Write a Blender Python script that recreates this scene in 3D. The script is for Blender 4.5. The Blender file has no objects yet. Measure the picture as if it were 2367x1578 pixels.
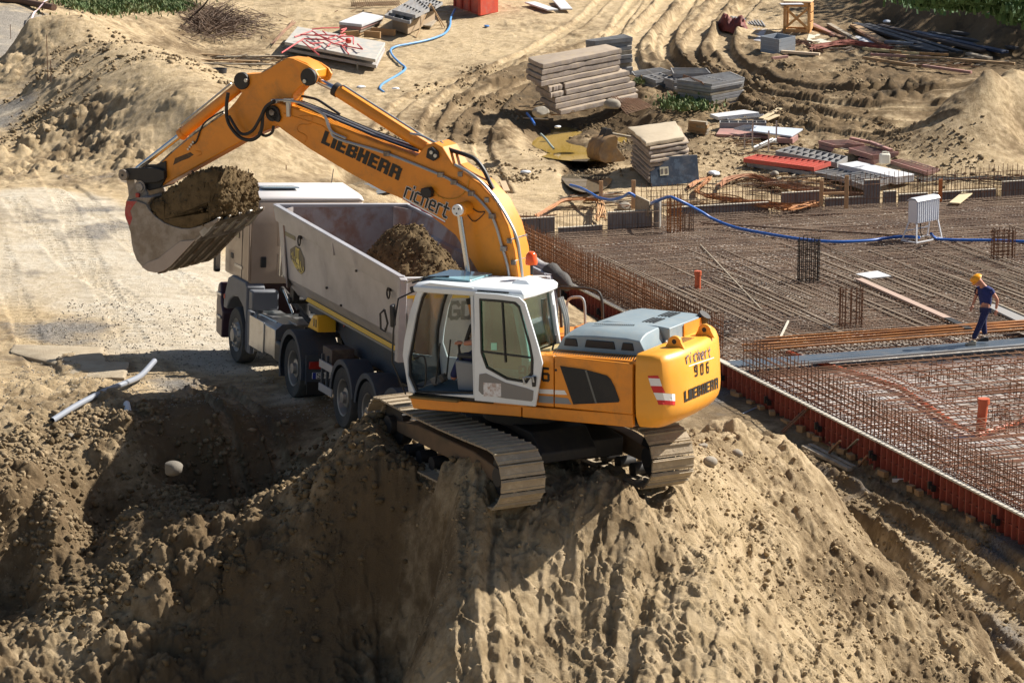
import bpy, math, random
import numpy as np
from mathutils import Vector, Matrix
random.seed(7); NR = np.random.RandomState(11)
SC = bpy.context.scene; COL = SC.collection

# ---------------------------------------------------------------- camera, sky, sun, exposure
F0, PITCH, CAMH, CX, CY = 6692.0, math.radians(12), 11.5, 1183.5, 789.0     # focal length and centre in photo pixels
cam = bpy.data.cameras.new('camera'); co = bpy.data.objects.new('camera', cam); COL.objects.link(co)
co.location = (0, 0, CAMH); co.rotation_euler = (math.pi / 2 - PITCH, 0, 0)
cam.sensor_width = 36; cam.lens = F0 / 2367 * 36; cam.clip_start = .5; cam.clip_end = 2000
SC.camera = co
SUN_EL, SUN_AZ = math.radians(41), math.radians(24)      # azimuth counted from +X towards +Y
SD = Vector((math.cos(SUN_AZ) * math.cos(SUN_EL), math.sin(SUN_AZ) * math.cos(SUN_EL), math.sin(SUN_EL)))
w = bpy.data.worlds.new('World'); SC.world = w; w.use_nodes = True
nt = w.node_tree; bg = nt.nodes['Background']
sky = nt.nodes.new('ShaderNodeTexSky'); sky.sky_type = 'NISHITA'; sky.sun_disc = False
sky.sun_elevation = SUN_EL; sky.sun_rotation = math.pi / 2 - SUN_AZ
sky.air_density = 1.0; sky.dust_density = 1.5
nt.links.new(sky.outputs[0], bg.inputs[0]); bg.inputs[1].default_value = .05
sl = bpy.data.lights.new('sun', 'SUN'); sl.energy = 5.0; sl.angle = math.radians(.55); sl.color = (1, .945, .86)
so = bpy.data.objects.new('sun', sl); COL.objects.link(so)
so.rotation_euler = SD.to_track_quat('Z', 'Y').to_euler()
SC.view_settings.view_transform = 'Standard'; SC.view_settings.look = 'None'
SC.view_settings.gamma = 1; SC.view_settings.use_curve_mapping = False
SC.view_settings.exposure = .85
SC.render.engine = 'CYCLES'; SC.cycles.max_bounces = 6; SC.cycles.diffuse_bounces = 2; SC.cycles.use_denoising = True

# ---------------------------------------------------------------- where a photo pixel lies in the place
def ray(px, py):
    c, s = math.cos(PITCH), math.sin(PITCH)
    return Vector((0, c, -s)) + (px - CX) / F0 * Vector((1, 0, 0)) - (py - CY) / F0 * Vector((0, s, c))
CO = Vector((0, 0, CAMH))
def at(px, py, z):
    d = ray(px, py); return CO + d * ((z - CAMH) / d.z)
def pxof(v):
    X, Y, Z = v[0], v[1], v[2] - CAMH
    d = Y * math.cos(PITCH) - Z * math.sin(PITCH); u = Y * math.sin(PITCH) + Z * math.cos(PITCH)
    return CX + F0 * X / d, CY - F0 * u / d
class Frame:
    """local axes: x forward, y left, z up; azimuth from +Y towards the left"""
    def __init__(s, o, az, pi=0, ro=0):
        a, p, r = map(math.radians, (az, pi, ro))
        F = Vector((-math.sin(a) * math.cos(p), math.cos(a) * math.cos(p), math.sin(p)))
        L0 = Vector((-math.cos(a), -math.sin(a), 0)); U0 = F.cross(L0)
        L = L0 * math.cos(r) + U0 * math.sin(r); U = F.cross(L)
        s.o = Vector(o); s.R = Matrix((F, L, U)).transposed(); s.Ri = s.R.transposed()
        s.M = Matrix.Translation(s.o) @ s.R.to_4x4()
    def pl(s, ax, v, px, py):
        d = s.Ri @ ray(px, py); c = s.Ri @ (CO - s.o); return c + d * ((v - c[ax]) / d[ax])
    def xz(s, y, px, py): q = s.pl(1, y, px, py); return (q.x, q.z)
    def w(s, *p): return s.R @ Vector(p) + s.o

# ---------------------------------------------------------------- mesh helpers
class MB:
    def __init__(s): s.v = []; s.f = []
    def add(s, vs, fs):
        n = len(s.v); s.v += [tuple(q) for q in vs]; s.f += [tuple(i + n for i in f) for f in fs]; return s
    def hexa(s, p):           # 4 bottom (ccw), 4 top
        return s.add(p, [(3, 2, 1, 0), (4, 5, 6, 7), (0, 1, 5, 4), (1, 2, 6, 5), (2, 3, 7, 6), (3, 0, 4, 7)])
    def box(s, c, d, rz=0, rx=0, ry=0):
        h = [x / 2 for x in d]
        P = [Vector((sx * h[0], sy * h[1], sz * h[2])) for sz in (-1, 1) for sx, sy in ((-1, -1), (1, -1), (1, 1), (-1, 1))]
        if rz or rx or ry:
            R = Matrix.Rotation(rz, 3, 'Z') @ Matrix.Rotation(ry, 3, 'Y') @ Matrix.Rotation(rx, 3, 'X'); P = [R @ q for q in P]
        c = Vector(c); return s.hexa([q + c for q in P])
    def beam(s, a, b, wd, ht, up=(0, 0, 1)):
        a, b = Vector(a), Vector(b); d = (b - a).normalized(); u = Vector(up); sd = d.cross(u)
        if sd.length < 1e-4: sd = d.cross(Vector((0, 1, 0)))
        sd.normalize(); u = sd.cross(d)
        k = [sd * (x * wd / 2) + u * (y * ht / 2) for x, y in ((-1, -1), (1, -1), (1, 1), (-1, 1))]
        return s.hexa([a + q for q in k] + [b + q for q in k]) if 0 else s.add([a + q for q in k] + [b + q for q in k], [(0, 1, 2, 3), (7, 6, 5, 4), (0, 4, 5, 1), (1, 5, 6, 2), (2, 6, 7, 3), (3, 7, 4, 0)])
    def tube(s, pts, r, n=8, caps=True, r2=None):
        pts = [Vector(q) for q in pts]; rings = []; m = len(pts)
        N = None
        for i, q in enumerate(pts):
            t = ((pts[min(i + 1, m - 1)] - pts[max(i - 1, 0)])).normalized()
            if N is None:
                N = t.cross(Vector((0, 0, 1)))
                if N.length < .05: N = t.cross(Vector((1, 0, 0)))
            N = (N - t * N.dot(t)).normalized(); B = t.cross(N)
            rr = r if r2 is None else r + (r2 - r) * i / (m - 1)
            rr = rr[i] if isinstance(rr, (list, tuple)) else rr
            rings.append([q + (N * math.cos(a) + B * math.sin(a)) * rr for a in (2 * math.pi * k / n for k in range(n))])
        vs = [v for g in rings for v in g]; fs = []
        for i in range(m - 1):
            for k in range(n):
                a, b = i * n + k, i * n + (k + 1) % n; fs.append((a, b, b + n, a + n))
        if caps: fs += [tuple(range(n))[::-1], tuple(range((m - 1) * n, m * n))]
        return s.add(vs, fs)
    def cyl(s, a, b, r, n=16, r2=None): return s.tube([a, b], r, n, True, r2)
    def prism(s, pts, y0, y1, ax=1):
        """outline in the plane normal to axis ax, from y0 to y1"""
        def P(p, y): return (p[0], y, p[1]) if ax == 1 else ((y, p[0], p[1]) if ax == 0 else (p[0], p[1], y))
        n = len(pts); vs = [P(p, y0) for p in pts] + [P(p, y1) for p in pts]
        return s.add(vs, [tuple(range(n))[::-1], tuple(range(n, 2 * n))] + [(i, (i + 1) % n, (i + 1) % n + n, i + n) for i in range(n)])
    def loft(s, rings, caps=True, closed=True):
        n = len(rings[0]); vs = [v for g in rings for v in g]; fs = []
        for i in range(len(rings) - 1):
            for k in range(n if closed else n - 1):
                a, b = i * n + k, i * n + (k + 1) % n; fs.append((a, b, b + n, a + n))
        if caps: fs += [tuple(range(n))[::-1], tuple(range((len(rings) - 1) * n, len(rings) * n))]
        return s.add(vs, fs)
    def frame2(s, outer, inner, y0, y1, ax=1):
        """a flat ring between two outlines of the same number of points"""
        def P(p, y): return (p[0], y, p[1]) if ax == 1 else ((y, p[0], p[1]) if ax == 0 else (p[0], p[1], y))
        n = len(outer); vs = [P(p, y) for y in (y0, y1) for g in (outer, inner) for p in g]; fs = []
        for i in range(n):
            j = (i + 1) % n
            fs += [(i, j, n + j, n + i), (2 * n + i, 3 * n + i, 3 * n + j, 2 * n + j), (i, 2 * n + i, 2 * n + j, j), (n + i, n + j, 3 * n + j, 3 * n + i)]
        return s.add(vs, fs)
    def mesh(s, name, smooth=35):
        me = bpy.data.meshes.new(name); me.from_pydata(s.v, [], s.f); me.update()
        import bmesh
        bm = bmesh.new(); bm.from_mesh(me); bmesh.ops.recalc_face_normals(bm, faces=bm.faces); bm.to_mesh(me); bm.free()
        if smooth: me.shade_smooth(); me.set_sharp_from_angle(angle=math.radians(smooth))
        return me
def tag(o, label=None, cat=None, group=None, kind=None):
    for k, v in (('label', label), ('category', cat), ('group', group), ('kind', kind)):
        if v: o[k] = v
    return o
def ob(name, mb, mat, parent=None, bevel=0, smooth=35, label=None, cat=None, group=None, kind=None, seg=2, M=None):
    me = mb if isinstance(mb, bpy.types.Mesh) else mb.mesh(name, smooth)
    if mat and not me.materials: me.materials.append(mat)
    o = bpy.data.objects.new(name, me); COL.objects.link(o)
    if parent: o.parent = parent
    if M is not None: o.matrix_local = M
    if bevel:
        b = o.modifiers.new('bevel', 'BEVEL'); b.width = bevel; b.segments = seg; b.limit_method = 'ANGLE'; b.angle_limit = math.radians(40)
    return tag(o, label, cat, group, kind)
def empty(name, M, label, cat, group=None):
    o = bpy.data.objects.new(name, None); COL.objects.link(o); o.empty_display_size = .2
    o.matrix_world = M if isinstance(M, Matrix) else Matrix.Translation(Vector(M))
    return tag(o, label, cat, group)
def TZ(p, rz=0, tx=0, ty=0): return Matrix.Translation(Vector(p)) @ Matrix.Rotation(rz, 4, 'Z') @ Matrix.Rotation(ty, 4, 'Y') @ Matrix.Rotation(tx, 4, 'X')
def copy_tree(o, parent=None):
    c = o.copy(); COL.objects.link(c)
    if parent: c.parent = parent; c.matrix_parent_inverse = o.matrix_parent_inverse
    for ch in o.children: copy_tree(ch, c)
    return c
def smoothpts(pts, k=6):
    """Catmull-Rom through the points"""
    P = [Vector(p) for p in pts]; P = [P[0] * 2 - P[1]] + P + [P[-1] * 2 - P[-2]]; out = []
    for i in range(1, len(P) - 2):
        for j in range(k):
            t = j / k; a, b, c, d = P[i - 1], P[i], P[i + 1], P[i + 2]
            out.append(.5 * ((2 * b) + (c - a) * t + (2 * a - 5 * b + 4 * c - d) * t * t + (3 * b - a - 3 * c + d) * t ** 3))
    return out + [P[-2]]
def rods_mesh(name, A, B, R, n=4):
    """many straight bars at once: A, B (N,3) ends, R radii"""
    A, B = np.asarray(A, float), np.asarray(B, float); N = len(A); R = np.broadcast_to(np.asarray(R, float), (N,))
    D = B - A; D /= np.linalg.norm(D, axis=1)[:, None]
    up = np.where(np.abs(D[:, 2:3]) > .9, np.array([[1., 0, 0]]), np.array([[0, 0, 1.]]))
    S = np.cross(D, up); S /= np.linalg.norm(S, axis=1)[:, None]; U = np.cross(S, D)
    an = np.arange(n) * 2 * math.pi / n + math.pi / 4
    off = (S[:, None] * np.cos(an)[None, :, None] + U[:, None] * np.sin(an)[None, :, None]) * R[:, None, None]
    V = np.concatenate([A[:, None] + off, B[:, None] + off], 1).reshape(-1, 3)
    base = (np.arange(N) * 2 * n)[:, None]; k = np.arange(n); k2 = (k + 1) % n
    Fq = np.stack([base + k, base + k2, base + k2 + n, base + k + n], -1).reshape(-1, 4)
    me = bpy.data.meshes.new(name); me.vertices.add(len(V)); me.vertices.foreach_set('co', V.ravel())
    me.loops.add(Fq.size); me.loops.foreach_set('vertex_index', Fq.ravel())
    me.polygons.add(len(Fq)); me.polygons.foreach_set('loop_start', np.arange(len(Fq)) * 4)
    me.polygons.foreach_set('use_smooth', np.ones(len(Fq), bool)); me.update(calc_edges=True); return me

# ---------------------------------------------------------------- materials
def nodes(name):
    m = bpy.data.materials.new(name); m.use_nodes = True; t = m.node_tree
    return m, t, t.nodes['Principled BSDF'], t.nodes.new, t.links.new
def mixn(t, f, a, b):
    n = t.nodes.new('ShaderNodeMix'); n.data_type = 'RGBA'
    for s_, v in ((0, f), (6, a), (7, b)):
        if hasattr(v, 'is_linked'): t.links.new(v, n.inputs[s_])
        else: n.inputs[s_].default_value = (*v, 1) if isinstance(v, tuple) and len(v) == 3 else v
    return n.outputs[2]
def noise(t, vec, scale, detail=4, rough=.6, dist=0):
    n = t.nodes.new('ShaderNodeTexNoise'); n.inputs['Scale'].default_value = scale; n.inputs['Detail'].default_value = detail
    n.inputs['Roughness'].default_value = rough; n.inputs['Distortion'].default_value = dist; t.links.new(vec, n.inputs['Vector']); return n.outputs[0]
def ramp(t, x, lo, hi, a=0., b=1.):
    n = t.nodes.new('ShaderNodeMapRange'); n.interpolation_type = 'SMOOTHSTEP'; t.links.new(x, n.inputs[0])
    for i, v in enumerate((lo, hi, a, b)): n.inputs[i + 1].default_value = v
    return n.outputs[0]
def math_(t, op, a, b=0.):
    n = t.nodes.new('ShaderNodeMath'); n.operation = op
    for i, v in enumerate((a, b)):
        if hasattr(v, 'is_linked'): t.links.new(v, n.inputs[i])
        else: n.inputs[i].default_value = v
    return n.outputs[0]
DUST = (.34, .27, .18)
def mat(name, col, rough=.6, metal=0., col2=None, nsc=3., ncut=(.4, .65), dirt=0., dsc=2.5, dcol=DUST, bump=0., bsc=30., stretch=None, coat=0., drange=.16, topdust=0., spec=None):
    m, t, b, N, L = nodes(name)
    tc = N('ShaderNodeTexCoord'); vec = tc.outputs['Object']
    if stretch:
        mp = N('ShaderNodeMapping'); mp.inputs['Scale'].default_value = stretch; L(vec, mp.inputs[0]); vec = mp.outputs[0]
    c = col
    if col2: c = mixn(t, ramp(t, noise(t, vec, nsc, 5, .65), *ncut), col, col2)
    if dirt:
        f = ramp(t, noise(t, tc.outputs['Object'], dsc, 8, .7, .4), .5 - drange + (1 - dirt) * .16, .5 + drange + (1 - dirt) * .16, 0, min(1, dirt * 1.3))
        c = mixn(t, f, c, dcol)
        b.inputs['Roughness'].default_value = rough
        r = N('ShaderNodeMapRange'); L(f, r.inputs[0]); r.inputs[3].default_value = rough; r.inputs[4].default_value = .95; L(r.outputs[0], b.inputs['Roughness'])
    else: b.inputs['Roughness'].default_value = rough
    if topdust:
        g = N('ShaderNodeNewGeometry'); sx = N('ShaderNodeSeparateXYZ'); L(g.outputs['Normal'], sx.inputs[0])
        f = math_(t, 'MULTIPLY', ramp(t, sx.outputs[2], .3, .9), ramp(t, noise(t, tc.outputs['Object'], 6, 6, .7), .3, .7, topdust * .4, topdust))
        c = mixn(t, f, c, dcol)
    if hasattr(c, 'is_linked'): L(c, b.inputs['Base Color'])
    else: b.inputs['Base Color'].default_value = (*c, 1)
    b.inputs['Metallic'].default_value = metal
    if coat: b.inputs['Coat Weight'].default_value = coat; b.inputs['Coat Roughness'].default_value = .15
    if spec is not None: b.inputs['Specular IOR Level'].default_value = spec
    if bump:
        bn = N('ShaderNodeBump'); bn.inputs['Strength'].default_value = min(bump, 1); bn.inputs['Distance'].default_value = .02
        L(noise(t, vec, bsc, 6, .65), bn.inputs['Height']); L(bn.outputs[0], b.inputs['Normal'])
    return m
# ---------------------------------------------------------------- numpy noise
def hsh(ix, iy, s):
    h = (ix.astype(np.int64) * 374761393 + iy.astype(np.int64) * 668265263 + s * 974634777) & 0xffffffff
    h = ((h ^ (h >> 13)) * 1274126177) & 0xffffffff; h = ((h ^ (h >> 16)) * 2246822519) & 0xffffffff
    return ((h ^ (h >> 15)) & 0xffffff) / float(0xffffff)
def vn(x, y, s=0):
    ix, iy = np.floor(x), np.floor(y); fx, fy = x - ix, y - iy; fx = fx * fx * (3 - 2 * fx); fy = fy * fy * (3 - 2 * fy)
    a, b, c, d = hsh(ix, iy, s), hsh(ix + 1, iy, s), hsh(ix, iy + 1, s), hsh(ix + 1, iy + 1, s)
    return (a + (b - a) * fx) * (1 - fy) + (c + (d - c) * fx) * fy
def fbm(x, y, s=0, o=4, g=.5):
    r = 0; A = 1; T = 0
    for i in range(o):
        r = r + A * (vn(x * 2 ** i + 17.3 * i, y * 2 ** i - 9.1 * i, s + i) - .5); T += A; A *= g
    return r / T * 2
def clods(x, y, cell, s, dens=.8):
    """round lumps of uneven size, one per cell"""
    X, Y = x / cell, y / cell; ix, iy = np.floor(X), np.floor(Y); out = np.zeros_like(x)
    for dx in (-1, 0, 1):
        for dy in (-1, 0, 1):
            cx, cy = ix + dx, iy + dy; h1, h2, h3 = hsh(cx, cy, s), hsh(cx, cy, s + 1), hsh(cx, cy, s + 2)
            r = .25 + .6 * h3; q = 1 - ((X - cx - h1) ** 2 + (Y - cy - h2) ** 2) / (r * r)
            out = np.maximum(out, np.where(hsh(cx, cy, s + 3) < dens, np.sqrt(np.maximum(q, 0)) * r, 0))
    return out * cell
def polydist(x, y, pts):
    """distance to a polyline, signed side offset and length along it"""
    best = np.full(x.shape, 1e9); off = np.zeros_like(x); lat = np.zeros_like(x); L = 0
    for a, b in zip(pts[:-1], pts[1:]):
        ax, ay, bx, by = a[0], a[1], b[0], b[1]; l = math.hypot(bx - ax, by - ay)
        if l < 1e-6: continue
        ux, uy = (bx - ax) / l, (by - ay) / l; t = np.clip((x - ax) * ux + (y - ay) * uy, 0, l)
        dx, dy = x - ax - t * ux, y - ay - t * uy; d = np.hypot(dx, dy); m = d < best
        best = np.where(m, d, best); off = np.where(m, L + t, off); lat = np.where(m, -uy * dx + ux * dy, lat); L += l
    return best, lat, off

# ---------------------------------------------------------------- terrain control points: photo pixel, height, roughness, moist (with some shade put in), gravel
FT = Frame((-2.71, 49.52, 0), 21.2, -1.8, 3.2)          # the truck, standing on the haul road
FE = Frame((.2, 41.0, .9), 61, -1.8, .5)                 # excavator upper carriage
FK = Frame((.2, 41.0, .9), 28, 0, 0)                     # excavator tracks
_ZY, _ZZ = [-80, 0, 50, 150, 250, 350, 450, 600], [.6, 0, -.45, -1.25, -2.0, -2.7, -3.27, -3.3]
def zb(py): return float(np.interp(py, _ZY, _ZZ))
CP = [
 # haul road
 (0,650,0,.15,.1,.2),(150,600,0,.12,.05,.1),(300,700,0,.1,.05,.1),(100,450,.3,.12,0,.1),(30,250,.5,.15,.1,.9),(0,100,.8,.15,0,.9),(40,40,.9,.2,0,.8),
 (400,760,0,.1,.05,.1),(450,640,-.05,.1,.05,.1),(250,520,.1,.15,.1,.5),(0,800,0,.5,.3,.2),(150,780,0,.3,.2,.9),(300,800,0,.15,.1,.2),(400,900,.02,.15,.15,.6),(200,480,.1,.15,.3,.6),(90,650,0,.2,.1,.3),
 # bank beside it: foot, face, crest
 (30,160,.6,.4,.5,.6),(60,220,.55,.5,.3,.5),(110,290,.4,1.2,.4,.2),(200,345,.15,1.3,.45,.2),(290,400,.15,.6,.4,.5),(400,470,0,.4,.2,.2),
 (110,180,1.2,1.2,.25,0),(170,260,.9,1.3,.3,0),(250,310,.6,1.5,.5,0),(330,370,.35,1.3,.5,0),(70,130,1.3,1.1,.3,0),(250,180,1.7,.25,0,0),(310,260,1.2,.2,0,0),(400,330,.7,.3,0,0),(480,380,.4,.4,0,0),
 (60,50,2.2,.4,.1,.1),(180,40,2.4,.5,.2,0),(270,100,2.3,.5,.1,0),(350,150,2.15,.5,.1,0),(430,215,1.8,.6,.2,0),(490,265,1.4,.5,.2,0),(560,310,1.0,.4,.2,0),(650,355,.5,.6,.3,0),(760,405,0,.7,.4,0),(850,440,-.3,.6,.3,0),
 # site floor behind, rising away (None: height from the slope of the site)
 (600,250,None,.5,.1,0),(900,200,None,.4,.15,0),(1100,100,None,.4,.1,0),(1100,350,None,.6,.2,0),(1300,450,None,.3,.1,0),(1000,400,None,.5,.3,0),(1500,100,None,.5,.2,0),
 (1700,300,None,.6,.4,0),(1900,200,None,.9,.7,0),(2100,400,None,.4,.3,0),(2300,430,None,.4,.2,0),(1400,0,None,.4,.05,0),(700,20,None,.5,.2,0),(400,0,None,.5,.3,0),(150,10,.9,.5,.3,0),(480,110,None,.6,.5,0),(620,180,None,.4,.1,0),(800,120,None,.4,.1,0),
 (1900,270,None,1,.6,0),(2000,340,None,.9,.5,0),(1350,270,None,.9,.9,0),(1450,330,None,.8,.9,0),(1200,260,None,1.2,.7,0),(1500,230,None,.8,.7,0),(2100,100,None,.6,.7,0),(1800,60,None,.5,.2,0),(1450,440,None,.3,.15,0),(1650,400,None,.3,.2,0),(1120,320,None,1.1,.9,0),(1260,220,None,1,.95,0),(1750,250,None,1,.8,0),(1620,130,None,.8,.6,0),(2050,210,None,1.1,.9,0),(1200,420,None,.3,0,0),(1250,330,None,.3,0,0),
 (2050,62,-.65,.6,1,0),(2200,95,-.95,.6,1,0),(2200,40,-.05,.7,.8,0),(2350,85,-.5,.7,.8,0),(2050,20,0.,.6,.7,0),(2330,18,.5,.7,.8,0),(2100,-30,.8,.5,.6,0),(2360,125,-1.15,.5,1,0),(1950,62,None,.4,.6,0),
 # sand heap on the right; higher moist paints its shaded left side
 (2110,270,None,.6,.5,0),(2160,305,None,.5,.5,0),(2245,310,None,.6,.5,0),(2367,305,-2.1,.6,.4,0),(2270,163,-.15,.4,.3,0),(2340,158,-.2,.4,.2,0),(2200,225,-1.1,.5,.5,0),(2360,230,-1.1,.4,.2,0),
 # lane in front of the formwork
 (1690,905,-3.88,.3,.6,.3),(1800,950,-3.88,.3,.6,.3),(1950,1050,-3.88,.4,.5,.3),(2150,1180,-3.88,.3,.6,.3),(2300,1260,-3.88,.3,.5,.4),(2367,1400,-3.88,.5,.3,.3),(2200,1300,-3.88,.6,.3,.2),(2300,1420,-3.92,.5,.2,.3),(2100,1240,-3.88,.8,.4,0),
 # excavator mound
 (1600,1010,.6,.9,.35,0),(1700,1000,.45,.9,.35,0),(1850,1060,.05,.8,.3,0),(1960,1180,-.7,.8,.4,0),(2050,1300,-1.4,1,.5,0),(2200,1420,-2.1,1.1,.6,0),(2300,1515,-2.8,1.2,.6,0),
 (1205,1178,.8,.4,.4,0),(1550,1150,.8,.4,.2,0),(1310,1120,1.05,1,.45,0),(1450,1095,1.25,.9,.4,0),(1270,1210,.75,.9,.5,0),(1480,1180,.6,.6,.2,0),(1610,1195,.45,.7,.2,0),
 (1085,1290,.42,.6,.25,0),(1095,1340,.2,.5,.2,0),(1085,1400,-.05,.5,.2,0),(1060,1500,-.5,.4,.2,0),(1045,1578,-.9,.4,.2,0),(1300,1350,0,.6,.15,0),(1500,1350,-.05,.8,.25,0),(1300,1578,-1,.6,.15,0),(1500,1578,-1,.7,.2,0),(1150,1250,.45,.8,.35,0),(1400,1480,-.6,.7,.2,0),(1200,1480,-.5,.5,.15,0),
 (1700,1350,-.2,.3,.05,0),(1700,1578,-1.1,.4,.1,0),(1650,1200,.3,.35,.05,0),(1780,1200,-.05,.7,.3,0),(1900,1300,-.7,1,.4,0),(1900,1578,-1.5,.5,.1,0),(2050,1450,-1.7,1.3,.6,0),(2100,1578,-2.1,1,.4,0),(2300,1578,-2.6,1,.5,0),(1850,1450,-1.0,.5,.15,0),
 # left flank, spur and pit; moist values also paint the pit's shade
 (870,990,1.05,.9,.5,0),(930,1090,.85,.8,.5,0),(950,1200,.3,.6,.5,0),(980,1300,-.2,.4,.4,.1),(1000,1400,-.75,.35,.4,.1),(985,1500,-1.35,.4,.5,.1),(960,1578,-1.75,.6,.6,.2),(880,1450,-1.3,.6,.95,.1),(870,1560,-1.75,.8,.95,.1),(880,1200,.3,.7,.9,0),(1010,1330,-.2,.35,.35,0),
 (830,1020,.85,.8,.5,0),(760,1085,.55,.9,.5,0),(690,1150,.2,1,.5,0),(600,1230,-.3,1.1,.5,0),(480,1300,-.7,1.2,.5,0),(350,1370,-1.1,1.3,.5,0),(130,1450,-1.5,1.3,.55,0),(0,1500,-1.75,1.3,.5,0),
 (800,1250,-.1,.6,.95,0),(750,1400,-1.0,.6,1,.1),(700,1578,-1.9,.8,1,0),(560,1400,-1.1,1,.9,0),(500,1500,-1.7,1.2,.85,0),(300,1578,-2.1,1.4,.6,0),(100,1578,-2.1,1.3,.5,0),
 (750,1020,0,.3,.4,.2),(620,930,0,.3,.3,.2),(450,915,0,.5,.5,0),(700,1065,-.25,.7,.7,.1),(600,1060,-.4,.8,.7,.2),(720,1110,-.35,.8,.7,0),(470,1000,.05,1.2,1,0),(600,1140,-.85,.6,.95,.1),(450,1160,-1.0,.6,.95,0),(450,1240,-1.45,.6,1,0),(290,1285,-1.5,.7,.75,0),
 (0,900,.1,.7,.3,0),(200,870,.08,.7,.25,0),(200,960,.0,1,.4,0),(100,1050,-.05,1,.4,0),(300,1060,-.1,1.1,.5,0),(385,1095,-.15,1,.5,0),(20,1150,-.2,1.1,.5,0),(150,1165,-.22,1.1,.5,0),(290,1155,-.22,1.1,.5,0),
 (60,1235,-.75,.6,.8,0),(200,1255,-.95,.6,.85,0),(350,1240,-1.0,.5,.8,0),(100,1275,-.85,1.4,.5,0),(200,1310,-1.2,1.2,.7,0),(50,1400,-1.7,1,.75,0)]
WP = [(-12,104,-2.2),(-5,93,-2.8),(-1,84,-2.9),(1,76,-3.2),(2.2,68,-3.6),(3.4,60,-3.9),(4,54,-3.9),(4.6,50,-3.9),(6,47,-4),(8,47,-4),(8,43.5,-3.9),(9.5,41,-3.9),
 (-6,38,-3.4),(-1,35,-2.6),(5,34,-3.2),(-12,37,-3.4),(10,36,-4),(0,30,-5),(-14,30,-5),(14,30,-5),(-20,50,0),(-24,70,.3),(-30,110,.8),(-16,44,-1),(14,46,-4),(22,60,-4),(30,80,-3.5),(34,105,-1.5),(30,120,2),(20,150,3.5),(0,170,4),(-25,165,4),(10,93.5,-3.3),(18,94,-3.3)]
cps = []
for c in CP:
    c = list(c); c[2] = zb(c[1]) if c[2] is None else c[2]; q = at(c[0], c[1], c[2]); cps.append((q.x, q.y, c[2]) + tuple(c[3:]))
for c in WP: cps.append((*c, .5, .3, .1))
for fr, pts in ((FT, [(3.6, 1.3), (3.6, -1.3), (0, 1.3), (0, -1.3), (-3.1, 1.3), (-3.1, -1.3), (-5.7, 1.2), (-5.7, -1.2), (5.2, 1), (5.2, -1)]),
                (FK, [(1.6, 1.2), (1.6, -1.2), (0, 1.2), (0, -1.2), (-1.7, 1.2), (-1.7, -1.2)])):
    for x, y in pts: q = fr.w(x, y, 0); cps.append((q.x, q.y, q.z - .01, .12 if fr is FT else .3, .25, .1))
for x, y, z in ((2.35, 1.25, .5), (1.7, 1.85, .42), (.6, 1.85, .36), (-.6, 1.85, .28), (-1.6, 1.85, .1), (1.5, 1.64, .34), (.6, 1.64, .3), (-.3, 1.64, .24), (-1.1, 1.64, .17), (2.3, -1.2, .2), (1.2, 0, .1), (-1, -.1, .12), (-1.9, 0, .32), (-1.2, -1.95, .2), (.6, -1.95, .2)):
    q = FK.w(x, y, 0); cps.append((q.x, q.y, q.z + z, .7, .4, 0))
cps = np.array(cps)
_kx, _kz = cps[:, :2] * np.array([1, .7]), cps[:, 2:]
def _phi(d2): return np.sqrt(d2 + .12)
_n = len(_kx); _A = _phi(((_kx[:, None] - _kx[None]) ** 2).sum(-1)) - np.eye(_n) * .04
_P = np.c_[np.ones(_n), _kx]; _S = np.zeros((_n + 3, _n + 3)); _S[:_n, :_n] = _A; _S[:_n, _n:] = _P; _S[_n:, :_n] = _P.T
_w = np.linalg.solve(_S, np.r_[_kz[:, :1], np.zeros((3, 1))])
def base_fields(x, y):
    sh = x.shape; q = np.c_[x.ravel(), y.ravel() * .7]; Z = np.empty(len(q)); A = np.empty((len(q), 3))
    for i in range(0, len(q), 20000):
        d2 = ((q[i:i + 20000, None] - _kx[None]) ** 2).sum(-1); Z[i:i + 20000] = _phi(d2) @ _w[:_n, 0] + np.c_[np.ones(len(d2)), q[i:i + 20000]] @ _w[_n:, 0]
        k = 1 / (d2 + .15) ** 1.7; A[i:i + 20000] = (k @ _kz[:, 1:]) / k.sum(1)[:, None]
    return Z.reshape(sh), A.reshape(*sh, 3)
# coarse table, then bilinear look-up
GX, GY = np.arange(-46, 46.01, .25), np.arange(28, 182.01, .25)
_tx, _ty = np.meshgrid(GX, GY); TZ0, TA0 = base_fields(_tx, _ty)
def look(x, y):
    u = np.clip((x - GX[0]) / .25, 0, len(GX) - 1.001); v = np.clip((y - GY[0]) / .25, 0, len(GY) - 1.001)
    i, j = u.astype(int), v.astype(int); a, b = u - i, v - j
    def g(T):
        aa, bb = (a, b) if T.ndim == 2 else (a[..., None], b[..., None])
        return (T[j, i] * (1 - aa) + T[j, i + 1] * aa) * (1 - bb) + (T[j + 1, i] * (1 - aa) + T[j + 1, i + 1] * aa) * bb
    return g(TZ0), g(TA0)
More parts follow.
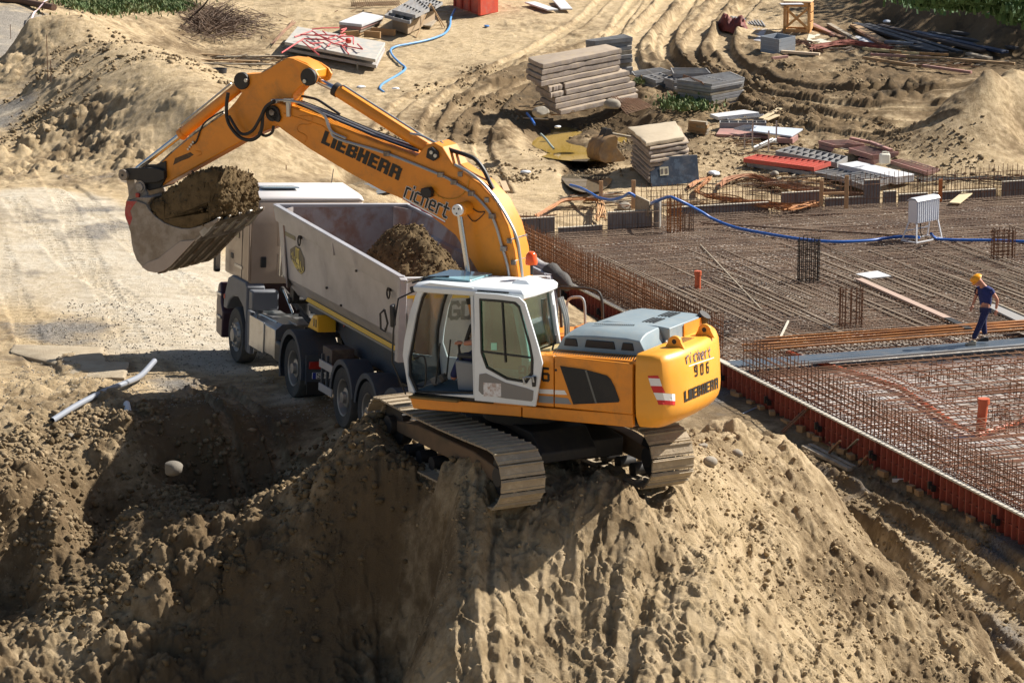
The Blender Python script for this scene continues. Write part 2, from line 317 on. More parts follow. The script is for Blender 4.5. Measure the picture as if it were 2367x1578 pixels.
# slab outline in the world
FWa, FWb = at(1676, 835, -3.3), at(2367, 1188, -3.3)          # along the red formwork
FDIR = Vector((FWa.x - FWb.x, FWa.y - FWb.y)).normalized(); FN = Vector((FDIR.y, -FDIR.x))      # FN points onto the slab
if FN.x < 0: FN = -FN
FW0 = Vector((FWb.x, FWb.y)); 
def sl(u, v, z=-3.6): p = FW0 + FDIR * u + FN * v; return Vector((p.x, p.y, z))     # slab coordinates: u along the formwork, v across
def slinv(x, y): return (x - FW0.x) * FDIR.x + (y - FW0.y) * FDIR.y, (x - FW0.x) * FN.x + (y - FW0.y) * FN.y
_q = at(1225, 561, -3.6); UB, _ = slinv(_q.x, _q.y)            # back edge of the slab
_q = at(1780, 503, -3.6); UB2, _ = slinv(_q.x, _q.y)
_q = at(1537, 548, -3.6); _, VB = slinv(_q.x, _q.y)            # the step in it
RUTS = []   # (points px, z, half gauge, width, depth, cleat)
def rut(pts, z, gauge, wd, dp, cl): RUTS.append(([at(*p, zb(p[1]) if z is None else z)[:2] for p in pts], gauge, wd, dp, cl))
rut([(2367,-60),(1900,-30),(1640,20),(1420,110),(1150,185),(1020,235),(960,300),(950,370)], None, 1.1, .5, .07, .22)
rut([(1500,-40),(1380,60),(1180,180),(1090,240),(1050,330),(1075,400)], None, .95, .5, .08, .22)
rut([(1780,-60),(1640,40),(1600,100),(1640,150),(1760,200),(1960,235),(2150,240)], None, 1.2, .7, .16, 0)
rut([(1680,-60),(1560,60),(1530,130),(1600,180),(1760,235),(1950,262),(2130,270)], None, 1.2, .6, .14, 0)
rut([(1600,-60),(1490,60),(1500,150),(1620,205),(1800,265),(2000,300)], None, 1.1, .5, .1, .25)
rut([(1960,1090),(2130,1190),(2300,1300),(2460,1420)], -4, 0, .75, .17, .2)
rut([(2010,1190),(2160,1290),(2367,1450)], -4, .75, .5, .14, .16)
rut([(2080,1280),(2250,1420),(2420,1560)], -4, .4, .55, .1, .16)
rut([(30,430),(80,540),(150,700),(200,790)], .1, .95, .45, .015, .3)
rut([(430,690),(300,620),(190,540),(110,470)], .1, .9, .45, .015, .3)
rut([(560,1040),(620,1090),(720,1120),(800,1110)], -.4, .35, .22, .07, 0)
rut([(330,-20),(700,-20)], None, 1, .5, .05, 0)
PUD = []
def height(x, y):
    z, A = look(x, y); r, dk, gv = A[..., 0].copy(), A[..., 1].copy(), A[..., 2].copy()
    far = np.clip((y - 62) / 40, 0, 1); near = 1 - far
    z = z + .1 * r * fbm(x / 1.6, y / 1.6, 3, 3) + .22 * far * r * fbm(x / 3.2, y / 5.5, 9, 3)
    # erosion gullies down the mound face
    face = np.clip((42.2 - y) / 1.5, 0, 1) * np.clip((x + 3.2) / .8, 0, 1)
    wob = x + .35 * (y - 36) * np.where(x > 1, -.55, .05) + .18 * fbm(x / .8, y / 1.4, 21, 3)
    gl = np.abs(fbm(wob / .55, y / 3.5, 31, 4, .6)); z = z - face * (.13 * (1 - np.clip(gl * 2.4, 0, 1)) - .04)
    z = z + face * .13 * fbm(wob / .6, y / 1.3, 37, 4, .55)
    st = fbm(x / .9, y / .6, 41, 3) * 3; z = z + face * .045 * (np.floor(st) + np.clip((st - np.floor(st)) * 5, 0, 1) - st)
    m = np.clip(fbm(x / 1.3, y / 1.3, 51, 3) * 1.4 + .35 + (r - .6) * 1.1, 0, 1.4) * np.clip(r, 0, 1.5)
    # tracks
    rk = np.ones_like(x)
    for pts, gauge, wd, dp, cl in RUTS:
        P = np.array(pts); bb = (x > P[:, 0].min() - 3) & (x < P[:, 0].max() + 3) & (y > P[:, 1].min() - 3) & (y < P[:, 1].max() + 3)
        if not bb.any(): continue
        sp = smoothpts([(p[0], p[1], 0) for p in pts], 5)
        d, lat, s = polydist(x[bb], y[bb], sp); lat = lat + .07 * fbm(s / 1.5, s * 0, 61, 3)
        e = np.abs(np.abs(lat) - gauge) / (wd / 2); tr = np.clip(1.25 - e, 0, .35) / .35
        shoulder = np.exp(-((e - 1.5) / .35) ** 2); v = -dp * tr + dp * .55 * shoulder * (1 + .8 * fbm(x[bb] / .5, y[bb] / .5, 71, 3))
        if cl: v = v + tr * .028 * np.sign(np.sin(s * 2 * math.pi / cl + lat * 2))
        z[bb] += v; rk[bb] *= 1 - .85 * tr; dk[bb] = dk[bb] * (1 - .3 * tr) + .15 * shoulder
    m = m * rk * (1 - face * np.clip((1.0 - r) / .5, 0, .8))
    cl1 = clods(x, y, .42, 100, .55); cl2 = clods(x + 3, y, .2, 110, .7); cl3 = clods(x, y + 5, .1, 120, .8); cl4 = clods(x - 2, y + 1, .052, 130, .8)
    z = z + m * (.5 * cl1 + .45 * cl2 + .45 * cl3) + (.25 + .75 * np.clip(m, 0, 1)) * near * rk * .5 * cl4
    z = z + (.03 * fbm(x / .18, y / .18, 140, 4, .65) + .03 * (.5 - np.abs(fbm(x / .3, y / .3, 145, 4, .65)))) * (.3 + np.clip(r, 0, 1.2)) * (.5 + .5 * rk) * (1 - .5 * face) + .3 * far * m * (clods(x, y, 1.3, 150, .4) * .25)
    nr = np.clip((50 - y) / 6, 0, 1)
    z = z + nr * (.4 + .6 * rk) * (.017 * fbm(x / .07, y / .07, 300, 2) + .026 * (1 - .75 * face) * (r > .3) * (.5 - np.abs(fbm(x / .15, y / .15, 310, 3)) * 1.6)) - face * .055 * np.clip(fbm(wob / .16, y / 1.6, 320, 4, .6), -.25, 1) + face * .05 * (np.abs(fbm(x / .35 + y / .5, y / .35, 330, 3)) < .06)
    u, v = slinv(x, y)
    lim = np.where(v > VB, UB2, UB); ins = (v > -.02) & (u < lim + .3)
    z = np.where(ins, np.minimum(z, -3.85), z); gv = np.where(ins, .8, gv)
    lane = np.exp(-np.clip(-v, 0, 9) ** 2 / .5) * (v < 0) * (u < UB); z = z * (1 - lane) + np.minimum(z, -3.86) * lane
    for (cx, cy, a, b, lev) in PUD:
        q = np.clip(1.6 - np.hypot((x - cx) / a, (y - cy) / b) * 1.1, 0, 1); q = q * q * (3 - 2 * q)
        fl = lev - .05 + .36 * fbm(x / 1.2 + cx, y / 2.4, 200, 4) + .3 * (z - look(x, y)[0]); z = z * (1 - q) + fl * q
        dk = np.maximum(dk, q * np.clip(1.1 - (fl - lev) * 5, .3, 1))
    return z, r, np.clip(dk, 0, 1), np.clip(gv, 0, 1)
def pud(px, py, a, b, z): q = at(px, py, z); PUD.append((q.x, q.y, a, b, z))
pud(1345, 322, 2.1, 4.6, -2.78); pud(1355, 402, .75, 3.4, -3.08); pud(848, 431, .7, 1.2, -.42)
def hz(x, y):
    z, *_ = height(np.array([[float(x)]]), np.array([[float(y)]])); return float(z[0, 0])
def ground_at(px, py, z0=-2.8):
    """point of the ground seen at a photo pixel"""
    q = at(px, py, z0)
    for _ in range(6): q = at(px, py, hz(q.x, q.y))
    return q
# rows close together on the near slopes, wider apart far away
rows = [33.5]
while rows[-1] < 172:
    y = rows[-1]; rows.append(y + (.05 if y < 35.8 else .0165 if y < 42.5 else .028 if y < 47.5 else .05 if y < 56 else .075 if y < 70 else .0011 * y if y < 130 else .003 * y))
rows = np.array(rows); tcol = np.linspace(-.228, .228, 860)
gx = rows[:, None] * tcol[None] ; gy = np.repeat(rows[:, None], len(tcol), 1)
gz, gr, gd, gg = height(gx, gy)
def grid_mesh(name, X, Y, Z):
    n, m = X.shape; V = np.stack([X, Y, Z], -1).reshape(-1, 3)
    i = (np.arange(n - 1)[:, None] * m + np.arange(m - 1)[None]).ravel(); Fq = np.stack([i, i + 1, i + m + 1, i + m], -1)
    me = bpy.data.meshes.new(name); me.vertices.add(len(V)); me.vertices.foreach_set('co', V.ravel())
    me.loops.add(Fq.size); me.loops.foreach_set('vertex_index', Fq.ravel().astype(np.int32))
    me.polygons.add(len(Fq)); me.polygons.foreach_set('loop_start', (np.arange(len(Fq)) * 4).astype(np.int32))
    me.polygons.foreach_set('use_smooth', np.ones(len(Fq), bool)); me.update(calc_edges=True); return me
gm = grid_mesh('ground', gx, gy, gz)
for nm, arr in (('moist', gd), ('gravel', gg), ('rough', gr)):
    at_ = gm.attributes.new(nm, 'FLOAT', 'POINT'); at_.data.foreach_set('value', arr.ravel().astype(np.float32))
m, t, b, N, L = nodes('earth')
tc = N('ShaderNodeTexCoord').outputs['Object']
def attr(n): a = N('ShaderNodeAttribute'); a.attribute_name = n; return a.outputs['Fac']
n1 = noise(t, tc, .55, 8, .62, .3); n2 = noise(t, tc, 3.2, 8, .7); n3 = noise(t, tc, 22, 6, .7)
wet_shade = math_(t, 'ADD', attr('moist'), math_(t, 'MULTIPLY', math_(t, 'SUBTRACT', n1, .5), 1.5)); wet_shade = math_(t, 'ADD', wet_shade, math_(t, 'MULTIPLY', math_(t, 'SUBTRACT', n2, .5), .9))  # damp soil plus the shade painted through the moist values
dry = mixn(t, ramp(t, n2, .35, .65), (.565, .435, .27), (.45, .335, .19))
c = mixn(t, ramp(t, wet_shade, .05, .75), dry, (.17, .116, .062))
c = mixn(t, ramp(t, math_(t, 'ADD', wet_shade, math_(t, 'MULTIPLY', n3, .3)), .95, 1.35), c, (.075, .055, .034))
gf = math_(t, 'ADD', attr('gravel'), math_(t, 'MULTIPLY', math_(t, 'SUBTRACT', n1, .5), 1.8))
c = mixn(t, ramp(t, gf, .3, .75, 0, .8), c, mixn(t, ramp(t, n3, .4, .6), (.30, .29, .275), (.095, .095, .095)))
c = mixn(t, math_(t, 'MULTIPLY', math_(t, 'MULTIPLY', ramp(t, attr('rough'), .3, .13), ramp(t, gf, .35, .75, 1, .1)), ramp(t, math_(t, 'ADD', n2, math_(t, 'MULTIPLY', n1, .6)), .5, .95, 1, .45)), c, (.62, .57, .475))
c = mixn(t, ramp(t, n3, .62, .75, 0, .35), c, (.5, .42, .3))
L(c, b.inputs['Base Color']); b.inputs['Roughness'].default_value = .95; b.inputs['Specular IOR Level'].default_value = .2
bn = N('ShaderNodeBump'); bn.inputs['Strength'].default_value = 1; bn.inputs['Distance'].default_value = .055
L(math_(t, 'ADD', noise(t, tc, 9, 9, .8), math_(t, 'MULTIPLY', noise(t, tc, 55, 5, .75), .5)), bn.inputs['Height']); L(bn.outputs[0], b.inputs['Normal'])
EARTH = m
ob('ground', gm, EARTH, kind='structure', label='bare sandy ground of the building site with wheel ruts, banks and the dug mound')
# the land beyond what the fine sheet covers
far = MB()
for i, (r0, r1) in enumerate(((0, 1),)):
    pass
def apron():
    o_ = []; xs = tcol[[0, -1]]
    inn = [(rows[0] * xs[0], rows[0]), (rows[0] * xs[1], rows[0]), (rows[-1] * xs[1], rows[-1]), (rows[-1] * xs[0], rows[-1])]
    zi = [float(height(np.array([[a]]), np.array([[c]]))[0][0, 0]) for a, c in inn]
    R = 1500; out = [(-R, -R), (R, -R), (R, R), (-R, R)]
    return MB().add([(a, c, z - .02) for (a, c), z in zip(inn, zi)] + [(a, c, -3.2) for a, c in out], [(0, 1, 5, 4), (1, 2, 6, 5), (2, 3, 7, 6), (3, 0, 4, 7)])
ob('outer_ground', apron(), mat('outer_earth', (.42, .32, .2), .95, col2=(.2, .15, .09), nsc=.05, bump=.4, bsc=.8), kind='structure')
# ---------------------------------------------------------------- lettering
HEAVY = {'L': [(0, 0, .3, 1), (.3, 0, .64, .22)], 'I': [(0, 0, .3, 1)], 'E': [(0, 0, .3, 1), (.3, 0, .66, .2), (.3, .4, .62, .6), (.3, .8, .66, 1)],
 'B': [(0, 0, .3, 1), (.3, 0, .62, .2), (.3, .41, .62, .59), (.3, .8, .62, 1), (.5, .55, .74, .93), (.5, .07, .76, .46)],
 'H': [(0, 0, .29, 1), (.46, 0, .75, 1), (.29, .39, .46, .61)],
 'R': [(0, 0, .29, 1), (.29, .8, .6, 1), (.29, .38, .6, .56), (.5, .44, .76, .94), (.5, 0, .78, .42)]}
STRK = {'r': [[(0, 0), (0, .7)], [(0, .6), (.1, .7), (.3, .7)]], 'i': [[(0, 0), (0, .62)], [(0, .92), (0, .98)]],
 'c': [[(.4, 0), (.1, 0), (0, .1), (0, .6), (.1, .7), (.4, .7)]], 'h': [[(0, 0), (0, 1)], [(0, .7), (.32, .7), (.4, .62), (.4, 0)]],
 'e': [[(.4, 0), (.1, 0), (0, .1), (0, .6), (.1, .7), (.32, .7), (.4, .6), (.4, .36), (0, .36)]],
 't': [[(.05, 1), (.05, .1), (.15, 0), (.32, 0)], [(-.08, .7), (.32, .7)]],
 '9': [[(.52, .46), (.08, .46), (0, .54), (0, .92), (.08, 1), (.47, 1), (.55, .92), (.55, .08), (.47, 0), (.03, 0)]],
 '0': [[(.08, 0), (0, .08), (0, .92), (.08, 1), (.47, 1), (.55, .92), (.55, .08), (.47, 0), (.08, 0)]],
 '6': [[(.52, 1), (.08, 1), (0, .92), (0, .08), (.08, 0), (.47, 0), (.55, .08), (.55, .46), (.47, .54), (.03, .54)]],
 'G': [[(.6, .85), (.48, 1), (.14, 1), (0, .86), (0, .14), (.14, 0), (.48, 0), (.62, .14), (.62, .45), (.34, .45)]],
 'D': [[(0, 0), (0, 1), (.4, 1), (.58, .84), (.58, .16), (.4, 0), (0, 0)]], 'S': [[(.55, .9), (.45, 1), (.1, 1), (0, .9), (0, .62), (.1, .52), (.45, .5), (.55, .4), (.55, .1), (.45, 0), (.1, 0), (0, .1)]],
 'M': [[(0, 0), (0, 1), (.35, .4), (.7, 1), (.7, 0)]], 'L': [[(0, 1), (0, 0), (.5, 0)]], 'I': [[(0, 0), (0, 1)]], 'E': [[(.5, 0), (0, 0), (0, 1), (.5, 1)], [(0, .5), (.42, .5)]], 'R': [[(0, 0), (0, 1), (.45, 1), (.55, .9), (.55, .6), (.45, .5), (0, .5)], [(.3, .5), (.58, 0)]],
 'K': [[(0, 0), (0, 1)], [(.55, 1), (0, .45), (.58, 0)]], 'P': [[(0, 0), (0, 1), (.45, 1), (.55, .9), (.55, .55), (.45, .45), (0, .45)]], '-': [[(0, .5), (.3, .5)]], '1': [[(0, .8), (.2, 1), (.2, 0)]], ' ': []}
def heavy_text(txt, O, U, V, N, h, slant=0, gap=.1, widen=1.):
    """block capitals on a flat face: origin, right, up, outward"""
    O, U, V, N = map(Vector, (O, U, V, N)); mb = MB(); x = 0; k = 0
    for ch in txt:
        w_ = 0
        for (a, b, c, d) in HEAVY[ch]:
            k += 1; P = []
            for (p, q) in ((a, b), (c, b), (c, d), (a, d)): P.append(O + U * ((x + p * widen + slant * q) * h) + V * (q * h))
            e = .004 + .0003 * (k % 5); mb.hexa([p + N * .001 for p in P] + [p + N * e for p in P]); w_ = max(w_, c * widen)
        x += w_ + gap
    return mb
def stroke_text(txt, O, U, V, N, h, wd=.13, gap=.25, slant=0):
    O, U, V, N = map(Vector, (O, U, V, N)); mb = MB(); x = 0; k = 0
    for ch in txt:
        w_ = .25 if not STRK[ch] else 0
        for pl in STRK[ch]:
            for a, b in zip(pl[:-1], pl[1:]):
                k += 1; A = Vector((x + a[0] + slant * a[1], a[1])); B = Vector((x + b[0] + slant * b[1], b[1])); d = (B - A).normalized(); n = Vector((-d.y, d.x)) * wd / 2; A = A - d * wd * .45; B = B + d * wd * .45
                P = [O + U * (p.x * h) + V * (p.y * h) for p in (A - n, B - n, B + n, A + n)]; e = .003 + .0003 * (k % 6)
                mb.hexa([p + N * .001 for p in P] + [p + N * e for p in P])
            w_ = max(w_, max(p[0] for p in pl))
        x += w_ + gap
    return mb
# ---------------------------------------------------------------- shared materials
YEL = mat('yellow_paint', (.80, .275, .012), .4, col2=(.70, .235, .012), nsc=1.2, dirt=.36, dsc=3, dcol=(.26, .15, .06), coat=.15)
YEL_LIT = mat('yellow_paint_lit', (.86, .375, .03), .4, col2=(.80, .34, .026), nsc=.8, dirt=.2, dsc=4, dcol=(.5, .3, .1), coat=.15)  # brighter copy of the machine's yellow, sun on the counterweight put into the colour
GREYP = mat('hood_paint', (.21, .28, .32), .45, col2=(.26, .33, .36), nsc=1.5, dirt=.2, dsc=4, topdust=.15)
WHITEP = mat('white_paint', (.72, .76, .78), .35, dirt=.12, dsc=5, dcol=(.3, .28, .24), coat=.1)
BLK = mat('black_plastic', (.012, .013, .015), .5, dirt=.2, dsc=6, dcol=(.08, .07, .055))
RUB = mat('black_rubber', (.015, .015, .016), .55)
STEEL = mat('worn_steel', (.32, .30, .28), .45, .6, col2=(.12, .09, .07), nsc=6, dirt=.4, dcol=(.16, .12, .08), bump=.2)
CHROME = mat('chrome_rod', (.55, .57, .6), .2, 1.)
PIPE = mat('zinc_pipe', (.5, .5, .48), .35, .7, dirt=.2, dsc=8)
SHOE = mat('track_shoe', (.34, .275, .19), .8, .05, col2=(.44, .36, .25), nsc=4, dirt=.6, dsc=7, dcol=(.30, .235, .15), bump=.6, bsc=25)
DARK = mat('dark_steel', (.03, .028, .027), .6, .2, dirt=.35, dsc=5, dcol=(.10, .08, .055))
BUCK = mat('bucket_paint', (.34, .29, .24), .6, .1, col2=(.24, .19, .14), nsc=4, dirt=.3, dsc=3.5, dcol=(.10, .075, .04), bump=.3)
REDP = mat('red_paint', (.55, .05, .03), .45, dirt=.2)
ORL = mat('beacon_orange', (.9, .1, .01), .15); ORL.node_tree.nodes['Principled BSDF'].inputs['Coat Weight'].default_value = .5
WHT = mat('white_sheet', (.8, .8, .78), .5); PBLK = mat('print_black', (.012, .011, .01), .5); PRED = mat('print_red', (.6, .02, .02), .5)
CABG = mat('cab_grey', (.24, .25, .26), .6); INT = mat('cab_interior', (.035, .037, .04), .7)
def glass(name, tint, gl=.06):
    m = bpy.data.materials.new(name); m.use_nodes = True; t = m.node_tree; t.nodes.clear(); N = t.nodes.new
    o = N('ShaderNodeOutputMaterial'); tr = N('ShaderNodeBsdfTransparent'); g = N('ShaderNodeBsdfGlossy'); mx = N('ShaderNodeMixShader'); fr = N('ShaderNodeLayerWeight')
    tr.inputs[0].default_value = (*tint, 1); g.inputs['Roughness'].default_value = .03; fr.inputs[0].default_value = .25
    mr = N('ShaderNodeMapRange'); t.links.new(fr.outputs['Fresnel'], mr.inputs[0]); mr.inputs[3].default_value = gl; mr.inputs[4].default_value = .8
    t.links.new(mr.outputs[0], mx.inputs[0]); t.links.new(tr.outputs[0], mx.inputs[1]); t.links.new(g.outputs[0], mx.inputs[2]); t.links.new(mx.outputs[0], o.inputs[0]); return m
GL = glass('green_glass', (.36, .60, .55), .16); GL2 = glass('clear_glass', (.8, .88, .88), .08)
Z6 = lambda x, y: (850 + x / 3.136, 550 + y / 3.136)
Z7 = lambda x, y: (1200 + x / 2.851, 650 + y / 2.851)
Z8 = lambda x, y: (650 + x / 2.6138, 100 + y / 2.6138)
ZB = lambda x, y: (260 + x / 5.226, 350 + y / 5.226)
def tr_(fr, y, pts, Z=None): return [fr.xz(y, *(Z(*p) if Z else p)) for p in pts]

# ================================================================ excavator
EXC = empty('excavator', FE.M, 'yellow crawler excavator with white cab standing on the dirt mound, boom raised over the truck', 'excavator')
def E(name, mb, mt, parent=None, **k): return ob(name, mb, mt, parent or EXC, **k)
# --- boom
bl = [(617,268),(622,246),(640,236),(673,247),(742,272),(765,287),(880,333),(960,362),(985,335),(1003,330),(1022,340),(1048,383),(1109,425),(1147,467),(1174,521),(1189,578),(1197,636),(1225,790),(1215,830),(1180,830),(1165,790),(1109,636),(1090,605),(1071,574),(1052,544),(994,498),(929,460),(880,440),(803,398),(715,345),(650,299)]
bp = tr_(FE, .22, bl)
boom = E('boom', MB().prism(bp, .22, -.22), YEL, bevel=.02, smooth=25)
# raised edge plates on the flank, as on a box-section boom
def spline_at(pts, y, off=0): return [Vector((x, y + off, z)) for x, z in pts]
edge = tr_(FE, .22, [(655,262),(742,290),(765,305),(880,352),(990,392),(1050,412),(1092,442),(1126,482),(1150,530),(1162,590),(1170,640)])
E('weld_seam', MB().tube([Vector((x, .222, z)) for x, z in smoothpts2(edge)] if 0 else [Vector((p.x, .222, p.z)) for p in smoothpts([(x, 0, z) for x, z in edge], 4)], .008, 5), YEL, boom)
# curved stiffener outline near the head
st = tr_(FE, .22, [(745,275),(760,285),(758,297),(744,300),(733,300),(727,309),(735,322),(738,333),(725,345)] if 0 else [Z8(110,440), Z8(180,440), Z8(188,462), Z8(170,490), Z8(120,492), Z8(98,510), Z8(105,535), Z8(145,555), Z8(155,575), Z8(140,600)])
E('stiffener_seam', MB().tube([Vector((p.x, .223, p.z)) for p in smoothpts([(x, 0, z) for x, z in st], 4)], .007, 5), YEL, boom)
def pin(px, y, r, h=.05, mt=DARK, name='pin', par=None, n=20):
    x, z = FE.xz(y, *px); return E(name, MB().cyl((x, y - .02, z), (x, y + h, z), r, n), mt, par or EXC, bevel=.008)
# --- stick
sk = [(663,134),(640,146),(620,160),(600,170),(575,172),(556,172),(547,183),(549,200),(558,215),(544,235),(520,262),(422,327),(378,371),(352,384),(338,400),(336,430),(345,440),(371,432),(558,327),(612,303),(650,288),(668,262),(677,218),(694,200),(714,193),(730,180),(729,163),(708,146),(685,137)]
sp_ = tr_(FE, .16, sk); stick = E('stick', MB().prism(sp_, .16, -.16), YEL, bevel=.015, smooth=25)
head = tr_(FE, .17, [(680,136),(712,150),(731,163),(738,176),(733,190),(716,196),(700,180)])
for y0, y1 in ((.16, .2), (-.2, -.16)): E('cylinder_lug', MB().prism(head, y0, y1), YEL, stick, bevel=.008)
tipb = tr_(FE, .175, [(384,372),(352,384),(338,400),(334,432),(345,441),(372,433),(385,410)])
E('stick_nose', MB().prism(tipb, .19, -.19), DARK, stick, bevel=.01)
ss = tr_(FE, .16, [Z4p for Z4p in [(200 + 660 / 2.613, 100 + 650 / 2.613), (200 + 690 / 2.613, 100 + 655 / 2.613), (200 + 695 / 2.613, 100 + 672 / 2.613), (200 + 672 / 2.613, 100 + 680 / 2.613)]])
E('nose_seam', MB().tube([Vector((x, .161, z)) for x, z in ss], .007, 5), YEL, stick)
E('grease_stain', MB().prism(tr_(FE, .16, [(405,366),(440,352),(448,358),(436,366),(420,372),(400,382)]), .163, .1615), mat('grease', (.07, .035, .012), .5, dirt=.3, dcol=(.5, .2, .02), dsc=20), stick)
# pins and lugs
pin((633,262), .22, .12, .05, DARK, 'boom_head_pin', boom); x, z = FE.xz(.22, 633, 262)
lug = tr_(FE, .24, [Z1p for Z1p in [(620,252),(633,246),(644,256),(650,272),(646,283),(636,280),(622,268)]]); E('pin_plate', MB().prism(lug, .222, .27), DARK, boom, bevel=.012)
x, z = FE.xz(.28, 629, 260); E('pin_cap', MB().cyl((x, .26, z), (x, .3, z), .045, 14), STEEL, boom)
pin((561,187), .16, .13, .05, DARK, 'cylinder_pin', stick); x, z = FE.xz(.2, 570, 186); E('pin_cap', MB().cyl((x, .19, z), (x, .23, z), .03, 12), PIPE, stick)
pin((716,178), .2, .13, .06, DARK, 'cylinder_pin', stick); x, z = FE.xz(.26, 705, 188); E('pin_cap', MB().cyl((x, .25, z), (x, .28, z), .03, 12), PIPE, stick)
ll = tr_(FE, .24, [Z8(880,690), Z8(890,635), Z8(915,625), Z8(950,655), Z8(955,690), Z8(925,712)]); E('pin_plate', MB().prism(ll, .222, .275), DARK, boom, bevel=.012)
for q in ((908, 660), (932, 680)):
    x, z = FE.xz(.28, *Z8(*q)); E('pin_cap', MB().cyl((x, .27, z), (x, .295, z), .028, 12), PIPE, boom)
def V3(px, y, Z=None): x, z = FE.xz(y, *(Z(*px) if Z else px)); return Vector((x, y, z))
# --- cylinders
def cylinder(name, a, m_, b, r, rr, y):
    A, M_, B = V3(a, y), V3(m_, y), V3(b, y); c = E(name, MB().tube([A, A + (M_ - A) * .02, M_ - (M_ - A) * .03, M_], [r * .75, r, r, r * .9], 18), YEL)
    E('rod', MB().cyl(M_ - (M_ - A) * .02, B, rr, 14), CHROME, c); E('gland', MB().cyl(M_ - (M_ - A).normalized() * .07, M_ + (M_ - A).normalized() * .015, r * 1.12, 18), DARK if name != 'bucket_cylinder' else YEL, c, bevel=.006)
    d = (M_ - A).normalized(); n = Vector((-d.z, 0, d.x)); n = n if n.z > 0 else -n
    E('feed_pipe', MB().tube([A + n * r * 1.35 + d * .1 + Vector((0, .03, 0)), M_ + n * r * 1.35 - d * .12 + Vector((0, .03, 0)), M_ + n * r * .8 - d * .06], .016, 6), PIPE, c)
    return c
cylinder('bucket_cylinder', (556,199), (419,311), (318,390), .085, .045, 0)
cylinder('stick_cylinder', (1000,349), (775,206), (718,178), .095, .05, 0)
for y in (.42, -.42):
    c = cylinder('hoist_cylinder', (1110,770), (1092,690), (1061,486), .085, .042, y)
a = V3((1057,486), .5)
E('hoist_pin_cap', MB().cyl((a.x, .3, a.z), (a.x, .52, a.z), .085, 24), WHT, boom, bevel=.01)
for k in range(3): an = k * 2.1 + .5; E('bolt', MB().cyl((a.x + .045 * math.cos(an), .51, a.z + .045 * math.sin(an)), (a.x + .045 * math.cos(an), .53, a.z + .045 * math.sin(an)), .012, 8), DARK, boom)
E('hoist_pin', MB().cyl((a.x - .01, .2, a.z), (a.x - .01, .46, a.z), .1, 20), YEL, boom, bevel=.01)
# work light on the boom flank
lx = V3(Z8(893, 898), .22); E('work_light', MB().prism([(lx.x + a_ , lx.z + b_) for a_, b_ in ((.07, .06), (-.06, .08), (-.1, .02), (-.08, -.07), (.05, -.08), (.09, 0))], .225, .33), BLK, boom, bevel=.012)
E('cable', MB().tube(smoothpts([V3(Z8(*p), .235) for p in [(925,900),(960,930),(1020,942),(1080,925),(1120,880),(1135,820)]], 5), .006, 5), mat('yellow_cable', (.6, .3, .03), .5), boom)
E('cable', MB().tube(smoothpts([V3(Z8(*p), .235) for p in [(1120,1030),(1160,1075),(1195,1060),(1230,1020),(1190,1020),(1140,985)]], 5), .007, 5), BLK, boom)
# pipes along the boom: flank line and the bundle on its back
def run(pts, y, r, mt, name='pipe', par=boom, Z=Z8, k=5): return E(name, MB().tube(smoothpts([V3(Z(*p), y) for p in pts], k), r, 7), mt, par)
run([(225,410),(262,440),(285,490),(300,530),(350,580),(640,668),(960,795),(1060,850),(1150,905),(1210,960),(1265,1030),(1300,1110),(1335,1230),(1365,1330),(1380,1420)], .245, .022, PIPE)
for q in [(640,668),(965,795),(1045,840),(1150,908),(1275,1045),(1345,1240)]:
    c = V3(Z8(*q), .25); E('pipe_clamp', MB().box(c, (.09, .07, .07)), STEEL, boom, bevel=.006)
for j, (o, y) in enumerate([(0, .12), (8, .06), (16, 0), (24, -.06), (32, -.12)]):
    run([(100,370 - o * .9),(300,450 - o),(560,560 - o),(830,655 - o)], y, .014, PIPE if j % 2 else BLK, k=2)
for j, y in enumerate((.2, .1, 0, -.1, -.2)):
    run([(1050,745 - 12),(1130,790 - 12),(1210,850 - 10),(1290,940 - 8),(1370,1060),(1425,1180),(1445,1300),(1460,1420),(1475,1480)], y, .021, PIPE)
for q in [(1130,780),(1290,935),(1425,1180),(1450,1310)]:
    c = V3(Z8(*q), 0); E('clamp_bar', MB().box(c, (.07, .5, .07)), STEEL, boom, bevel=.006)
for y in (.05, -.06): run([(960,600),(1010,640),(1100,670),(1170,700),(1220,760),(1260,840),(1280,880)], y, .032, RUB, 'hose')
run([(780,545),(850,560),(930,600),(960,620)], .1, .018, PIPE)
# hoses looping round the stick joint
run([(855,300),(845,380),(850,460),(880,520),(930,570),(990,585),(1040,560),(1060,500),(1065,430),(1090,380),(1140,350)], .30, .028, RUB, 'hose', stick, lambda x, y: (200 + x / 2.613, 100 + y / 2.613))
run([(1040,540),(1080,560),(1120,540),(1130,500)], .26, .022, RUB, 'hose', stick, lambda x, y: (200 + x / 2.613, 100 + y / 2.613))
run([(860,440),(930,545),(1000,530),(1050,450),(1080,390),(1130,350)], .34, .024, RUB, 'hose', stick, lambda x, y: (200 + x / 2.613, 100 + y / 2.613))
run([(1120,345),(1200,345),(1290,360),(1380,400),(1440,440),(1460,500),(1490,540),(1568,575)], .27, .02, PIPE, 'pipe', boom, lambda x, y: (200 + x / 2.613, 100 + y / 2.613))
for q, s_ in (((1220, 345), (.14, .07, .06)), ((1220, 400), (.06, .05, .22)), ((1140, 350), (.1, .09, .06))):
    E('hose_bracket', MB().box(V3((200 + q[0] / 2.613, 100 + q[1] / 2.613), .25), s_), PIPE, boom, bevel=.006)
run([(830,410),(770,440),(715,480),(690,520),(665,590),(645,610)], .175, .013, RUB, 'hose', stick, lambda x, y: (200 + x / 2.613, 100 + y / 2.613))
